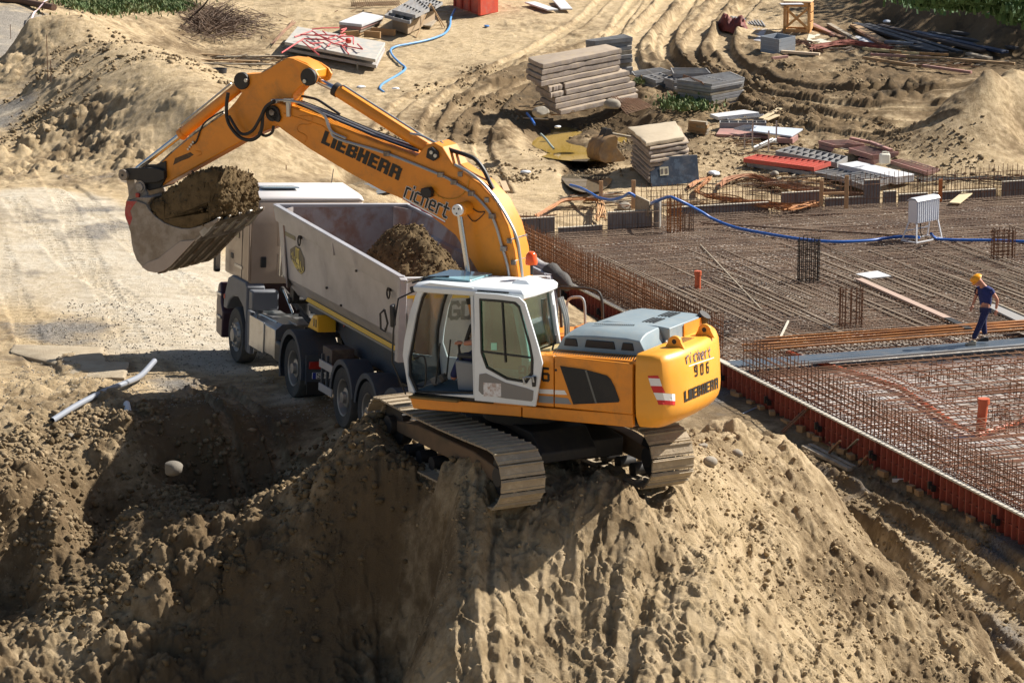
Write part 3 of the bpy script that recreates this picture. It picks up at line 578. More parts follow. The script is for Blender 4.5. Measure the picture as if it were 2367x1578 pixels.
run([(430,740),(480,690),(600,590),(760,470),(830,420)], .15, .014, STEEL, 'pipe', stick, lambda x, y: (200 + x / 2.613, 100 + y / 2.613))
for i in range(4): q = V3((200 + (615 + i * 10) / 2.613, 100 + (640 - i * 14) / 2.613), .17); E('fitting', MB().box(q, (.03, .03, .03)), PIPE, stick)
run([(1300,320),(1350,330),(1400,345),(1470,390),(1530,430)], -.1, .02, RUB, 'hose', boom, lambda x, y: (200 + x / 2.613, 100 + y / 2.613))
# lettering on the boom
a, b_ = V3(Z8(240, 602), .224), V3(Z8(708, 830), .224); U = (b_ - a).normalized(); N = Vector((0, 1, 0)); V = N.cross(U)
if V.z < 0: V = -V
Ln = (b_ - a).length; h_ = .205; tot = sum(max(c[2] for c in HEAVY[ch]) for ch in 'LIEBHERR') + .1 * 7
a0 = V3(Z8(240, 602), .224)
E('lettering', heavy_text('LIEBHERR', a0, U, V, N, h_, .06, .1, (Ln / h_ - .7) / (tot - .7)), PBLK, boom, smooth=0)
a, b_ = V3(Z8(745, 925), .224), V3(Z8(1000, 1055), .224); U = (b_ - a).normalized(); V = N.cross(U); V = V if V.z > 0 else -V; Ln = (b_ - a).length
wt = sum(max(p[0] for pl in STRK[c] for p in pl) for c in 'richert'); hh = .2
def richert(O, U, V, N, Ln, hh, par, wd=.15):
    g = (Ln / hh - wt) / 6.2
    E('lettering', stroke_text('richert', O, U, V, N, hh, wd + .07, g), WHT, par, smooth=0); E('lettering', stroke_text('richert', O + N * .004, U, V, N, hh, wd, g), PBLK, par, smooth=0)
richert(a, U, V, N, Ln, hh, boom)
a2 = V3(Z8(735, 937), .224); b2 = V3(Z8(990, 1082), .224); U2 = (b2 - a2).normalized(); V2 = Vector((-U2.z, 0, U2.x)); V2 = V2 if V2.z > 0 else -V2
for o, mt_, w_ in ((0, WHT, .022), (.014, PRED, .008)):
    q = a2 - V2 * o; E('underline', MB().hexa([q + N * .001, q + U2 * (b2 - a2).length + N * .001, q + U2 * (b2 - a2).length + V2 * w_ + N * .001, q + V2 * w_ + N * .001] + [q + N * .003, q + U2 * (b2 - a2).length + N * .003, q + U2 * (b2 - a2).length + V2 * w_ + N * .003, q + V2 * w_ + N * .003]), mt_, boom, smooth=0)
# --- linkage and bucket
lk = tr_(FE, .2, [ZB(92,265),(280,392),ZB(200,200),ZB(420,195),ZB(560,200),ZB(640,230),ZB(650,330),ZB(560,370),ZB(420,380),ZB(380,390),ZB(300,340),ZB(160,345),ZB(100,310)])
for y0 in (.2, -.26): E('link_plate', MB().prism(lk, y0, y0 + .05), DARK, bevel=.01)
x, z = FE.xz(.26, *ZB(140, 285)); E('link_pin', MB().cyl((x, -.3, z), (x, .3, z), .085, 20), BUCK, bevel=.01); E('pin_cap', MB().cyl((x, .3, z), (x, .31, z), .02, 10), BLK)
push = tr_(FE, .2, [ZB(150,330), ZB(250,330), ZB(262,420), ZB(230,500), ZB(185,560), ZB(175,450)])
for y0 in (.13, -.18): E('push_link', MB().prism(push, y0, y0 + .05), BUCK, bevel=.008)
BW = .62
bkt = [ZB(*p) for p in [(170,590),(150,700),(150,770),(185,880),(218,990),(228,1100),(252,1210),(292,1315),(358,1392),(430,1442),(530,1462),(620,1442),(700,1390),(980,1092),(1020,1052),(1275,842),(1283,800),(1200,842),(1060,900),(930,932),(830,932),(720,902),(620,862),(520,792),(445,715),(402,640),(300,600)]]
def at_bk(y): return tr_(FE, BW, bkt)
BP = tr_(FE, BW, bkt)
bucket = E('bucket', MB().prism(BP, BW, BW - .035), BUCK, bevel=.008)
E('side_plate', MB().prism(BP, -BW, -BW + .035), BUCK, bucket, bevel=.008)
# shell: along the outer curve from the hinge side round the bottom to the lip
so_ = BP[0:16]; si = [Vector(p) for p in so_]; ctr = Vector((sum(p[0] for p in BP) / len(BP), sum(p[1] for p in BP) / len(BP)))
inn = [tuple(p + (ctr - p).normalized() * .03) for p in si]
sh = MB(); n = len(so_)
sh.v = [(x, y, z) for y in (BW - .02, -BW + .02) for g in (so_, inn) for x, z in g]
for i in range(n - 1): sh.f += [(i, i + 1, 2 * n + i + 1, 2 * n + i), (n + i, 3 * n + i, 3 * n + i + 1, n + i + 1)]
E('shell', sh, mat('bucket_shell', (.13, .11, .085), .7, .1, dirt=.6, dcol=(.08, .06, .035), bump=.4), bucket, smooth=50)
ear = tr_(FE, .2, [ZB(*p) for p in [(300,600),(235,580),(205,650),(190,600),(235,470),(280,400),(330,352),(390,400),(440,500),(448,580),(402,645)]])
for y0 in (.2, -.25): E('ear', MB().prism(ear, y0, y0 + .05), BUCK, bucket, bevel=.01)
bk2 = tr_(FE, BW, [ZB(*p) for p in [(448,560),(402,640),(445,715),(420,760),(180,640),(175,600),(300,560)]]); E('top_plate', MB().prism(bk2, BW - .04, -BW + .04), BUCK, bucket, bevel=.01)
x, z = FE.xz(.26, *ZB(330, 430)); E('bucket_pin', MB().cyl((x, -.28, z), (x, .28, z), .07, 20), STEEL, bucket, bevel=.008); E('pin_ring', MB().cyl((x, .25, z), (x, .262, z), .1, 24), BUCK, bucket)
E('red_paint_patch', MB().prism(tr_(FE, BW, [ZB(*p) for p in [(168,600),(300,600),(250,660),(215,720),(240,800),(210,900),(170,830),(152,770),(152,700)]]), BW + .003, BW + .0015), mat('worn_red', (.42, .05, .045), .6, dirt=.5, dcol=(.3, .25, .2), dsc=8), bucket, smooth=0)
E('marker_lamp', MB().box((FE.xz(.28, *ZB(300, 530))[0], .27, FE.xz(.28, *ZB(300, 530))[1]), (.07, .03, .07)), REDP, bucket, bevel=.01)
wear = tr_(FE, BW, [ZB(*p) for p in [(358,1395),(430,1340),(560,1290),(700,1180),(830,1080),(975,1072),(1020,1052),(700,1392),(620,1444),(530,1464),(430,1444)]])
E('wear_plate', MB().prism(wear, BW, BW + .018), mat('wear_plate', (.40, .33, .28), .6, .1, dirt=.2, dcol=(.12, .09, .05)), bucket, bevel=.006)
lp, tp = V3(ZB(1020, 1050), BW), V3(ZB(1280, 805), BW)
tooth_dir = (tp - lp).normalized(); L0_ = BP[14]; lipd = Vector((tp.x - BP[13][0], 0, tp.z - BP[13][1])).normalized(); up = Vector((-lipd.z, 0, lipd.x)); up = up if up.z > 0 else -up
lipc = Vector((BP[14][0], 0, BP[14][1]))
E('lip', MB().beam(lipc + Vector((0, BW, 0)) + lipd * .1, lipc + Vector((0, -BW, 0)) + lipd * .1, .05, .34, up=lipd), STEEL, bucket, bevel=.008)
TOOTH = mat('tooth_steel', (.38, .36, .33), .4, .5, dirt=.35, dcol=(.15, .11, .06))
for k in range(5):
    y = BW - .05 - k * (2 * BW - .1) / 4; c = lipc + Vector((0, y, 0)); mb = MB()
    a0 = c + lipd * .1; t_ = tp.copy(); t_.y = y
    mb.loft([[a0 + Vector((0, sx * .055, 0)) + up * (sz * .05) for sx, sz in ((-1, -1), (1, -1), (1, 1), (-1, 1))], [a0 + lipd * .14 + Vector((0, sx * .05, 0)) + up * (sz * .048) for sx, sz in ((-1, -1), (1, -1), (1, 1), (-1, 1))], [t_ - lipd * .02 + up * .01 + Vector((0, sx * .035, 0)) + up * (sz * .012) for sx, sz in ((-1, -1), (1, -1), (1, 1), (-1, 1))]])
    E('tooth', mb, TOOTH, bucket, bevel=.006)
    E('wear_strip', MB().tube([Vector((p[0], y, p[1])) + (Vector((p[0], 0, p[1])) - Vector((ctr[0], 0, ctr[1]))).normalized() * .012 for p in BP[10:15]], .022, 5), STEEL, bucket)
# --- undercarriage
KM = FE.M.inverted() @ FK.M
und = MB(); und.prism([(1.3, .55), (1.0, .8), (-1.0, .8), (-1.3, .55), (-1.3, .4), (1.3, .4)], .45, -.45)
for s in (-1, 1): und.prism([(1.2, .62), (.4, .72), (-.4, .72), (-1.2, .62), (-1.2, .35), (1.2, .35)], s * .4, s * .95)
E('undercarriage', und, DARK, bevel=.02, M=KM); E('slew_ring', MB().cyl((0, 0, .78), (0, 0, .99), .62, 40), DARK, M=KM)
def track_path():
    pts = []; R1, R2 = .41, .41; xa, xb, zc = 1.75, -1.75, .43
    for k in range(13): a = -math.pi / 2 + math.pi * k / 12; pts.append((xa + R1 * math.cos(a), zc + R1 * math.sin(a)))
    for k in range(1, 9): u = k / 9; pts.append((xa + (xb - xa) * u, zc + R1 - .035 * math.sin(math.pi * u)))
    for k in range(13): a = math.pi / 2 + math.pi * k / 12; pts.append((xb + R2 * math.cos(a), zc + R2 * math.sin(a)))
    pts.append(pts[0]); return pts
TPth = track_path(); seg = [math.hypot(b[0] - a[0], b[1] - a[1]) for a, b in zip(TPth[:-1], TPth[1:])]; TL = sum(seg); NS = 48
SW = .68
smb = MB().box((0, 0, 0), (TL / NS - .018, SW, .025))
for dx, hh_ in ((-.07, .024), (.055, .01)): smb.prism([(dx - .009, .012), (dx + .009, .012), (dx + .006, .012 + hh_), (dx - .006, .012 + hh_)], -SW / 2, SW / 2)
for s in (-1, 1): smb.box((-.03, s * .1, -.03), (.12, .04, .05))
shoe_me = None
for sd in (1, -1):
    tf = MB().prism([(1.6, .35), (1.6, .52), (.9, .6), (-.9, .6), (-1.6, .52), (-1.6, .3)], sd * 1.2 - .12, sd * 1.2 + .12)
    tk = E('track', tf, mat('track_frame', (.14, .085, .045), .7, dirt=.6, dcol=(.09, .07, .045)) if sd == 1 else bpy.data.materials['track_frame'], bevel=.02, M=KM)
    for x_, nm, r_ in ((1.75, 'idler', .33), (-1.75, 'sprocket', .34)): E(nm, MB().cyl((x_, sd * 1.2 - .09, .43), (x_, sd * 1.2 + .09, .43), r_, 28).cyl((x_, sd * 1.2 - .15, .43), (x_, sd * 1.2 + .2, .43), .14, 20), DARK, tk, bevel=.01)
    for k in range(7): E('roller', MB().cyl((-1.25 + k * .417, sd * 1.2 - .13, .13), (-1.25 + k * .417, sd * 1.2 + .13, .13), .1, 16), DARK, tk)
    for k in range(NS):
        s_ = TL * (k + .35) / NS; i = 0
        while s_ > seg[i]: s_ -= seg[i]; i += 1
        a, b = TPth[i], TPth[i + 1]; u = s_ / seg[i]; x_, z_ = a[0] + (b[0] - a[0]) * u, a[1] + (b[1] - a[1]) * u; an = math.atan2(b[1] - a[1], b[0] - a[0])
        # outward normal of the loop is to the right of travel; flip the shoe so its ridges point out
        Mx = Matrix.Translation((x_, sd * 1.2, z_)) @ Matrix.Rotation(-an, 4, 'Y') @ Matrix.Rotation(math.pi, 4, 'X')
        if shoe_me is None: o = E('shoe', smb, SHOE, tk, M=Mx, smooth=0); shoe_me = o.data
        else: E('shoe', shoe_me, None, tk, M=Mx)
# --- upper carriage body
def P2(pts, y=1.25): return tr_(FE, y, pts)
frame_ = E('deck_frame', MB().prism([(1.15, 1.06), (-2.4, 1.07), (-2.4, 1.2), (1.15, 1.2)], 1.18, -1.2), DARK, bevel=.01)
E('skirt', MB().prism(P2([(947,918),(955,944),(1204,963),(1204,938)]), 1.14, 1.25), YEL, bevel=.012)
E('skirt', MB().prism(P2([(1207,938),(1207,964),(1462,988),(1462,958)]), 1.14, 1.25), YEL, bevel=.012)
E('step', MB().prism([(1.16, 1.2), (.35, 1.2), (.35, 1.235), (1.16, 1.235)], 1.2, 1.33), mat('dusty_step', (.2, .12, .03), .7, dirt=.5), bevel=.006)
E('front_panel', MB().prism(P2([(1232,820),(1279,822),(1279,941),(1232,936)]), 1.0, 1.245), YEL, bevel=.01)
dr = P2([(1281.5,822),(1461.5,841),(1461.5,958),(1281.5,941)])
door = E('engine_door', MB().prism(dr, .95, 1.25), YEL, bevel=.012)
E('body_core', MB().prism([(-.75, 1.2), (-2.44, 1.2), (-2.44, 1.93), (-.75, 1.93)], .94, -1.2), YEL)
gr = P2([(1295,845),(1352,853),(1403,867),(1412,875),(1421,892),(1433,925),(1430,929),(1326,934)], 1.25)
E('grille_frame', MB().prism([(x + (x + 1.75) * .03, z + (z - 1.6) * .06) for x, z in gr], 1.25, 1.256), YEL, door, bevel=.004)
E('grille', MB().prism(gr, 1.2575, 1.262), mat('grille_mesh', (.02, .02, .02), .6, dirt=.3, dcol=(.07, .06, .05), bump=.6, bsc=120), door, smooth=0)
E('grille_reflection', MB().beam(V3((1354,855), 1.263), V3((1378,932), 1.263), .03, .004, up=(0, 1, 0)), mat('painted_reflection', (.10, .11, .11), .4), door)  # reflection on the grille, drawn as a paler strip
for pts, mt_ in (([(1246,899),(1279,900),(1279,911),(1246,909)], WHT), ([(1245,914),(1279,916),(1279,932),(1245,930)], CABG)): E('stripe', MB().prism(P2(pts), 1.2455, 1.2485), mt_, smooth=0)
for pts, mt_ in (([(1283,901),(1305,902),(1311,912),(1283,911)], WHT), ([(1283,917),(1313,920),(1321,934),(1283,932)], CABG)): E('stripe', MB().prism(P2(pts), 1.2505, 1.2535), mt_, door, smooth=0)
x, z = FE.xz(1.25, 1285, 855); E('lock', MB().cyl((x, 1.24, z), (x, 1.256, z), .018, 12), BLK, door)
x9, z9 = FE.xz(1.25, 1250, 878); E('lettering', stroke_text('6', (x9 - .03, 1.246, z9), (-1, 0, 0), (0, 0, 1), (0, 1, 0), .17, .2, .2), PBLK, smooth=0)
xa = x9 + .34; E('lettering', stroke_text('90', (xa, 1.246, z9), (-1, 0, 0), (0, 0, 1), (0, 1, 0), .17, .2, .38), PBLK, smooth=0)
E('front_panel', MB().prism([(-.72, 1.2), (-.2, 1.2), (-.2, 1.93), (-.72, 1.93)], 1.1, 1.2448), YEL)
# louvre ledge
led = E('ledge', MB().prism([(-1.0, 1.93), (-2.44, 1.93), (-2.44, 1.985), (-1.0, 1.985)], 1.2, .8), YEL, bevel=.01)
for k in range(34): x = -1.07 - k * .039; E('slot', MB().box((x, 1.02, 1.987), (.018, .26, .004), rz=.35), PBLK, led)
E('rear_ledge', MB().prism([(-1.0, 1.93), (-2.44, 1.93), (-2.44, 1.98), (-1.0, 1.98)], .8, -1.2), YEL)
# hood: left shell with three windows
def hoodring(x, zt, sc=1): return [(x, .86, 1.985), (x, .84, 1.99 + (zt - 1.99) * .72), (x, .74, zt - .03), (x, .62, zt), (x, .25, zt + .02), (x, .25, 1.985)]
hA = E('hood', MB().loft([hoodring(-1.02, 2.02), hoodring(-1.10, 2.2), hoodring(-1.22, 2.27), hoodring(-1.6, 2.30), hoodring(-2.1, 2.30), hoodring(-2.32, 2.27), hoodring(-2.42, 2.02)]), GREYP, bevel=.012, smooth=30)
for x0, x1 in ((-1.13, -1.36), (-1.46, -1.95), (-2.03, -2.24)):
    E('hood_window', MB().prism([(x0, 2.05), (x0 - .03, 2.16), (x1 + .03, 2.16), (x1, 2.05)], .84, .861), BLK, hA, bevel=.01)
for k in range(22): E('louvre', MB().box((-1.45 - k * .026, .5 - k * .006, 2.322), (.012, .05, .006), rz=.3), PBLK, hA)
def hr(x, zt, y0=.23, y1=-.95): return [(x, y0, 1.985), (x, y0, zt), (x, y1 + .08, zt), (x, y1, zt - .06), (x, y1, 1.985)]
hB = E('hood', MB().loft([hr(-1.12, 2.12), hr(-1.3, 2.28), hr(-1.5, 2.32), hr(-2.3, 2.30), hr(-2.48, 2.28)]), GREYP, bevel=.012, smooth=30)
for y0 in (-.12, -.62):
    for k in range(4): E('vent_slot', MB().box((-1.98 - k * .055, y0, 2.312), (.03, .36, .006)), PBLK, hB)
E('hood_side', MB().prism([(-2.3, 1.985), (-2.5, 1.985), (-2.5, 2.27)], -.2, -.95), YEL, hB)
E('latch', MB().box((-2.46, .3, 2.05), (.03, .08, .14), rz=.3), PIPE, hB, bevel=.008)
E('exhaust', MB().cyl((-2.3, -.85, 2.0), (-2.52, -.85, 2.3), .09, 20), DARK, hB)
# counterweight
def cwring(z, s, dx=0): 
    P = [(-2.44, 1.25), (-2.7, 1.24), (-2.84, 1.2), (-2.92, 1.08), (-2.97, .6), (-2.955, 0), (-2.87, -.55), (-2.72, -.92), (-2.58, -1.12), (-2.5, -1.2), (-2.44, -1.22)]
    return [(-2.44 + (x + 2.44) * s + dx, y * (1 - (1 - s) * .25), z) for x, y in P]
cw = E('counterweight', MB().loft([cwring(1.05, .62), cwring(1.12, .82), cwring(1.22, .97), cwring(1.35, 1.0), cwring(1.75, .98), cwring(1.98, .93), cwring(2.06, .85), cwring(2.09, .72)]), YEL_LIT, bevel=.012, smooth=42)
for (y) in (.55, -.42):
    mb = MB(); ring = [(-2.62 + .02, 2.0)] ; pts = []
    for k in range(9): a = math.pi * k / 8; pts.append((-2.72 + .1 * math.cos(a), 2.16 + .09 * math.sin(a)))
    outer = [(-2.56, 2.06)] + pts + [(-2.88, 2.06)]
    mb.prism(outer, y - .03, y + .03); e_ = E('lifting_eye', mb, YEL_LIT, cw, bevel=.008)
    E('eye_hole', MB().cyl((-2.72, y - .032, 2.17), (-2.72, y + .032, 2.17), .035, 14), BLK, e_)
for k in range(5): E('vent_slot', MB().box((-2.53 - k * .035, .05, 2.092 - k * .0005), (.018, .42, .006)), PBLK, cw)
def lerp(a, b, t): return (a[0] + (b[0] - a[0]) * t, a[1] + (b[1] - a[1]) * t)
def cwpt(px, y_guess=.9):
    """first hit of the counterweight's swept side: march along the pixel's ray"""
    zg = 1.5
    for _ in range(4):
        r_ = cwhit(px, zg)
        if r_[0] is None: break
        zg = r_[0].z
    return r_
CWZ, CWS = [1.05, 1.12, 1.22, 1.35, 1.75, 1.98, 2.06, 2.09], [.62, .82, .97, 1.0, .98, .93, .85, .72]
def cwhit(px, zg):
    best = None; R_ = cwring(1.5, float(np.interp(zg, CWZ, CWS))); d = FE.Ri @ ray(*px); c = FE.Ri @ (CO - FE.o)
    for i in range(len(R_) - 1):
        a, b = Vector(R_[i][:2]), Vector(R_[i + 1][:2]); n_ = Vector((b.y - a.y, -(b.x - a.x))); den = n_.x * d.x + n_.y * d.y
        if abs(den) < 1e-6: continue
        t_ = (n_.x * (a.x - c.x) + n_.y * (a.y - c.y)) / den; q = c + d * t_; u = (Vector((q.x, q.y)) - a).dot(b - a) / (b - a).length_squared
        if -.02 <= u <= 1.02 and (best is None or t_ < best[0]): nn = Vector((n_.x, n_.y, 0)).normalized(); nn = nn if nn.dot(d) < 0 else -nn; best = (t_, q, nn)
    return (best[1], best[2]) if best else (None, None)
def decal(quadpx, mt_, name, off=.012):
    a, b_, c, d = quadpx; mb = MB(); m_ = 7
    for j in range(m_ + 1):
        for i in range(m_ + 1):
            p, n_ = cwpt(lerp(lerp(a, b_, i / m_), lerp(d, c, i / m_), j / m_))
            if p is None: return
            mb.v.append(tuple(p + n_ * off))
    mb.f = [(j * (m_ + 1) + i, j * (m_ + 1) + i + 1, (j + 1) * (m_ + 1) + i + 1, (j + 1) * (m_ + 1) + i) for j in range(m_) for i in range(m_)]
    return E(name, mb, mt_, cw, smooth=0)
E_ = [Z7(*p) for p in [(845,620),(915,618),(940,665),(958,720),(1028,742),(1028,818),(935,815),(905,760)]]
for pts, mt_ in (([(848,622),(915,620),(926,640),(853,637)], PRED), ([(853,637),(926,640),(942,690),(868,688)], WHT), ([(868,688),(942,690),(962,735),(885,732)], PRED), ([(885,732),(1025,742),(1026,788),(908,780)], WHT), ([(908,780),(1026,788),(1026,815),(918,812)], PRED)):
    decal([Z7(*p) for p in pts], mt_, 'warning_stripe', .006)
def cwtext(fn, txt, px0, px1, hpx, mt_, off=.008, **kw):
    """lettering laid along the curved rear, one letter at a time"""
    n_ = len(txt)
    for i, ch in enumerate(txt):
        a, na = cwpt(lerp(px0, px1, i / n_)); b, nb = cwpt(lerp(px0, px1, (i + .82) / n_))
        if a is None or b is None: continue
        U = (b - a); U.z *= 1; w_ = U.length; U.normalize(); V = Vector((0, 0, 1)); N_ = U.cross(V); N_ = N_ if N_.dot(na) > 0 else -N_
        h_ = hpx / 153
        if fn is heavy_text: mw = max(c[2] for c in HEAVY[ch]); mb = heavy_text(ch, a + N_ * off, U, V, N_, h_, 0, 0, w_ / h_ / mw)
        else: mb = stroke_text(ch, a + N_ * off, U, V, N_, h_, **kw)
        E('lettering', mb, mt_, cw, smooth=0)
cwtext(heavy_text, 'LIEBHERR', Z7(1088, 797), Z7(1315, 700), 24, PBLK, .003)
cwtext(stroke_text, '906', Z7(1158, 622), Z7(1275, 590), 21, PBLK, .003, wd=.2)
decal([Z7(*p) for p in [(1116,562),(1282,505),(1282,499),(1116,555)]], WHT, 'underline', .005)
cwtext(stroke_text, 'richert', Z7(1104, 540), Z7(1275, 490), 21, mat('print_blue_grey', (.1, .12, .2), .5), .003, wd=.16)
# --- cab
c1 = P2([Z6(*p) for p in [(298,1115),(255,850),(266,740),(300,560),(345,420),(388,340),(450,325),(765,360)]], 1.24)
c1 = c1 + [(.085, 1.27)]
op = P2([Z6(*p) for p in [(345,1125),(292,1000),(290,880),(350,560),(385,430),(410,382),(560,378),(745,385)]], 1.24) + [(.13, 1.32)]
cab = E('cab', MB().frame2(c1, op, 1.17, 1.25), WHITEP, bevel=.012)
E('door_seal', MB().frame2([(x + (x - .6) * .015, z + (z - 2) * .015) for x, z in op], [(x - (x - .6) * .045, z - (z - 2) * .04) for x, z in op], 1.175, 1.215), BLK, cab)
rp = [(.085, 1.27), (.085, 2.8), (-.45, 2.82), (-.62, 2.74), (-.76, 2.0), (-.78, 1.27)]; ri = [(0, 1.75), (-.0, 2.7), (-.42, 2.7), (-.53, 2.62), (-.66, 2.0), (-.66, 1.75)]
E('rear_side_panel', MB().frame2(rp, ri, 1.17, 1.245), WHITEP, cab, bevel=.01)
E('side_pane', MB().prism(ri, 1.2, 1.206), GL, cab, smooth=0)
# right wall and rear wall
rw = c1[:7] + [(.085, 2.8), (-.45, 2.82), (-.62, 2.74), (-.76, 2.0), (-.78, 1.27)]
rwi = [(x * 1. - (x - .25) * .1, z - (z - 2.05) * .1) for x, z in rw]; rwi = [(x, max(z, 1.62)) for x, z in rwi]
E('right_wall', MB().frame2(rw, rwi, .26, .31), WHITEP, cab, bevel=.01); E('right_pane', MB().prism(rwi, .28, .286), GL2, cab, smooth=0)
E('pillar', MB().box((.55, .3, 2.1), (.06, .05, 1.2)), INT, cab, bevel=.01)
def quadpane(pts, name, mt_, th=.008): return E(name, MB().hexa([Vector(p) for p in pts] + [Vector(p) + Vector((-.01, 0, .0)) for p in pts]), mt_, cab, smooth=0)
E('rear_wall', MB().prism([(1.2, 1.27), (.3, 1.27), (.3, 1.75), (1.2, 1.75)], -.78, -.72, ax=0), WHITEP, cab, bevel=.01)
for y in (1.2, .3): E('rear_pillar', MB().beam((-.76, y, 1.7), (-.62, y, 2.75), .09, .09, up=(1, 0, 0)), WHITEP, cab, bevel=.012)
quadpane([(-.75, 1.16, 1.75), (-.75, .34, 1.75), (-.62, .34, 2.7), (-.62, 1.16, 2.7)], 'rear_pane', GL)
fr_pts = [(1.22, 1.34), (1.25, 1.8), (1.23, 2.03), (1.13, 2.4), (1.02, 2.68)]
wsm = MB().loft([[(x, 1.16, z), (x - .012, 1.16, z), (x - .012, .34, z), (x, .34, z)] for x, z in fr_pts]); E('windscreen', wsm, GL2, cab, smooth=60)
for y in (1.17, .33): E('screen_seal', MB().tube([(x, y, z) for x, z in fr_pts], .022, 6), BLK, cab)
E('grab_bar', MB().tube(smoothpts([(1.1, 1.1, 1.75), (1.16, 1.14, 1.75), (1.0, 1.12, 1.78), (.98, 1.12, 1.5), (1.02, 1.12, 1.35), (1.14, 1.14, 1.35)], 4), .013, 6), BLK, cab)
# floor, seat, console, screen
E('floor', MB().prism([(1.15, 1.2), (-.76, 1.2), (-.76, 1.29), (1.18, 1.29)], 1.2, .28), BLK, cab)
E('floor_mat', MB().box((.75, .75, 1.295), (.7, .8, .01)), mat('blue_mat', (.05, .09, .12), .8), cab)
E('console', MB().prism([(.52, 1.3), (.56, 1.75), (.1, 1.72), (.1, 1.3)], 1.02, .86), CABG, cab, bevel=.03)
for y in (1.0, .45): E('armrest', MB().box((.3, y, 1.82), (.4, .1, .06)), INT, cab, bevel=.02)
E('control_lever', MB().tube([(.48, .98, 1.75), (.5, .98, 1.92), (.49, .98, 1.98)], [.025, .015, .03], 8), BLK, cab)
E('seat', MB().box((0, .72, 1.62), (.5, .5, .14)).box((-.28, .72, 2.0), (.12, .48, .75), ry=-.12), INT, cab, bevel=.04)
E('monitor', MB().box((.62, .45, 2.05), (.05, .24, .26), ry=-.35, rz=.3), BLK, cab, bevel=.01)
E('monitor_screen', MB().box((.588, .462, 2.045), (.006, .15, .14), ry=-.35, rz=.3), mat('screen', (.08, .2, .3), .2), cab)
E('pedals', MB().box((.98, .85, 1.38), (.1, .1, .12), ry=.5).box((.98, .65, 1.38), (.1, .1, .12), ry=.5), STEEL, cab, bevel=.01)
for y in (.9, .6): E('foot_lever', MB().tube([(.95, y, 1.35), (.9, y, 1.7), (.86, y, 1.95)], .012, 6), BLK, cab)
# roof
def rr(z, g, xo=0): return [(1.0 - g + xo, 1.2 - g, z), (1.02 - g + xo, 1.0, z + .01), (1.02 - g + xo, .5, z + .01), (1.0 - g + xo, .3 + g, z), (-.66 + g, .3 + g, z), (-.7 + g, .5, z), (-.7 + g, 1.0, z), (-.66 + g, 1.2 - g, z)]
E('roof', MB().loft([rr(2.74, -.06), rr(2.82, -.07), rr(2.87, -.02), rr(2.89, .08)]), WHITEP, cab, bevel=.015, smooth=50)
E('roof_hatch', MB().prism([(.95, 2.9), (.25, 2.9), (.25, 2.925), (.95, 2.945)], 1.05, .4), mat('hatch_glass', (.25, .45, .5), .08, coat=.5), cab, bevel=.01)
E('sun_visor', MB().hexa([Vector(p) for p in [(1.28, 1.15, 2.83), (1.28, .35, 2.83), (.98, .35, 2.9), (.98, 1.15, 2.9), (1.28, 1.15, 2.845), (1.28, .35, 2.845), (.98, .35, 2.92), (.98, 1.15, 2.92)]]), glass('visor', (.6, .68, .7), .2), cab)
E('wiper', MB().tube([(1.12, 1.2, 2.86), (.9, 1.05, 2.93), (.62, 1.0, 2.95)], .014, 6), BLK, cab)
E('work_lamp', MB().box((1.06, 1.2, 2.78), (.14, .1, .09), ry=.3), BLK, cab, bevel=.015)
E('gutter', MB().tube([(0, 1.275, 2.83), (-.5, 1.275, 2.83)], .012, 6), BLK, cab)
E('rear_hump', MB().loft([[(-.3, .95, 2.86), (-.3, .4, 2.86), (-.72, .4, 2.86), (-.72, .95, 2.86)], [(-.38, .85, 2.95), (-.38, .5, 2.95), (-.6, .5, 2.93), (-.6, .85, 2.93)]]), WHITEP, cab, bevel=.03)
bc = Vector((-.42, .45, 2.95))
E('beacon_stem', MB().cyl(bc, bc + Vector((0, 0, .16)), .022, 10), BLK, cab)
E('beacon', MB().loft([[(bc.x + r_ * math.cos(a), bc.y + r_ * math.sin(a), bc.z + z_) for a in (2 * math.pi * k / 16 for k in range(16))] for r_, z_ in ((.085, .15), (.088, .19), (.075, .29), (.04, .335))]), ORL, cab, smooth=60)
# mirror on its arm at the front left corner
E('mirror_arm', MB().tube([(1.0, 1.2, 2.78), (1.22, 1.42, 2.66), (1.3, 1.45, 2.2), (1.34, 1.45, 1.75), (1.22, 1.3, 1.25)], .013, 6), BLK, cab)
E('mirror', MB().box((1.29, 1.47, 2.42), (.06, .14, .32), rz=.3), BLK, cab, bevel=.02); E('mirror', MB().tube([(1.42, 1.48, 2.5), (1.48, 1.5, 2.44), (1.48, 1.5, 2.22), (1.42, 1.48, 2.18), (1.38, 1.47, 2.3), (1.42, 1.48, 2.5)], .016, 6), BLK, cab)
# open door folded back along the side
dz = lambda pts: tr_(FE, 1.36, [Z6(*p) for p in pts])
do = dz([(774,397),(950,408),(1098,430),(1140,470),(1195,650),(1240,800),(1266,905),(1250,1020),(1216,1221),(1000,1200),(776,1178),(774,800)])
di = dz([(812,438),(950,448),(1070,462),(1105,492),(1150,650),(1185,780),(1203,880),(1200,985),(1155,1050),(1010,1025),(862,942),(822,830)])
cd = E('cab_door', MB().frame2(do, di, 1.33, 1.37), WHITEP, bevel=.01)
E('door_window', MB().prism(di, 1.35, 1.355), GL, cd, smooth=0)
E('window_seal', MB().frame2([(x, z) for x, z in di], [(x + (-.42 - x) * .07, z + (2.15 - z) * .05) for x, z in di], 1.372, 1.378), BLK, cd)
E('window_bar', MB().beam(Vector((*[dz([(828,822)])[0][0]], 1.36, dz([(828,822)])[0][1])) , Vector((dz([(1195,868)])[0][0], 1.36, dz([(1195,868)])[0][1])), .03, .022), BLK, cd)
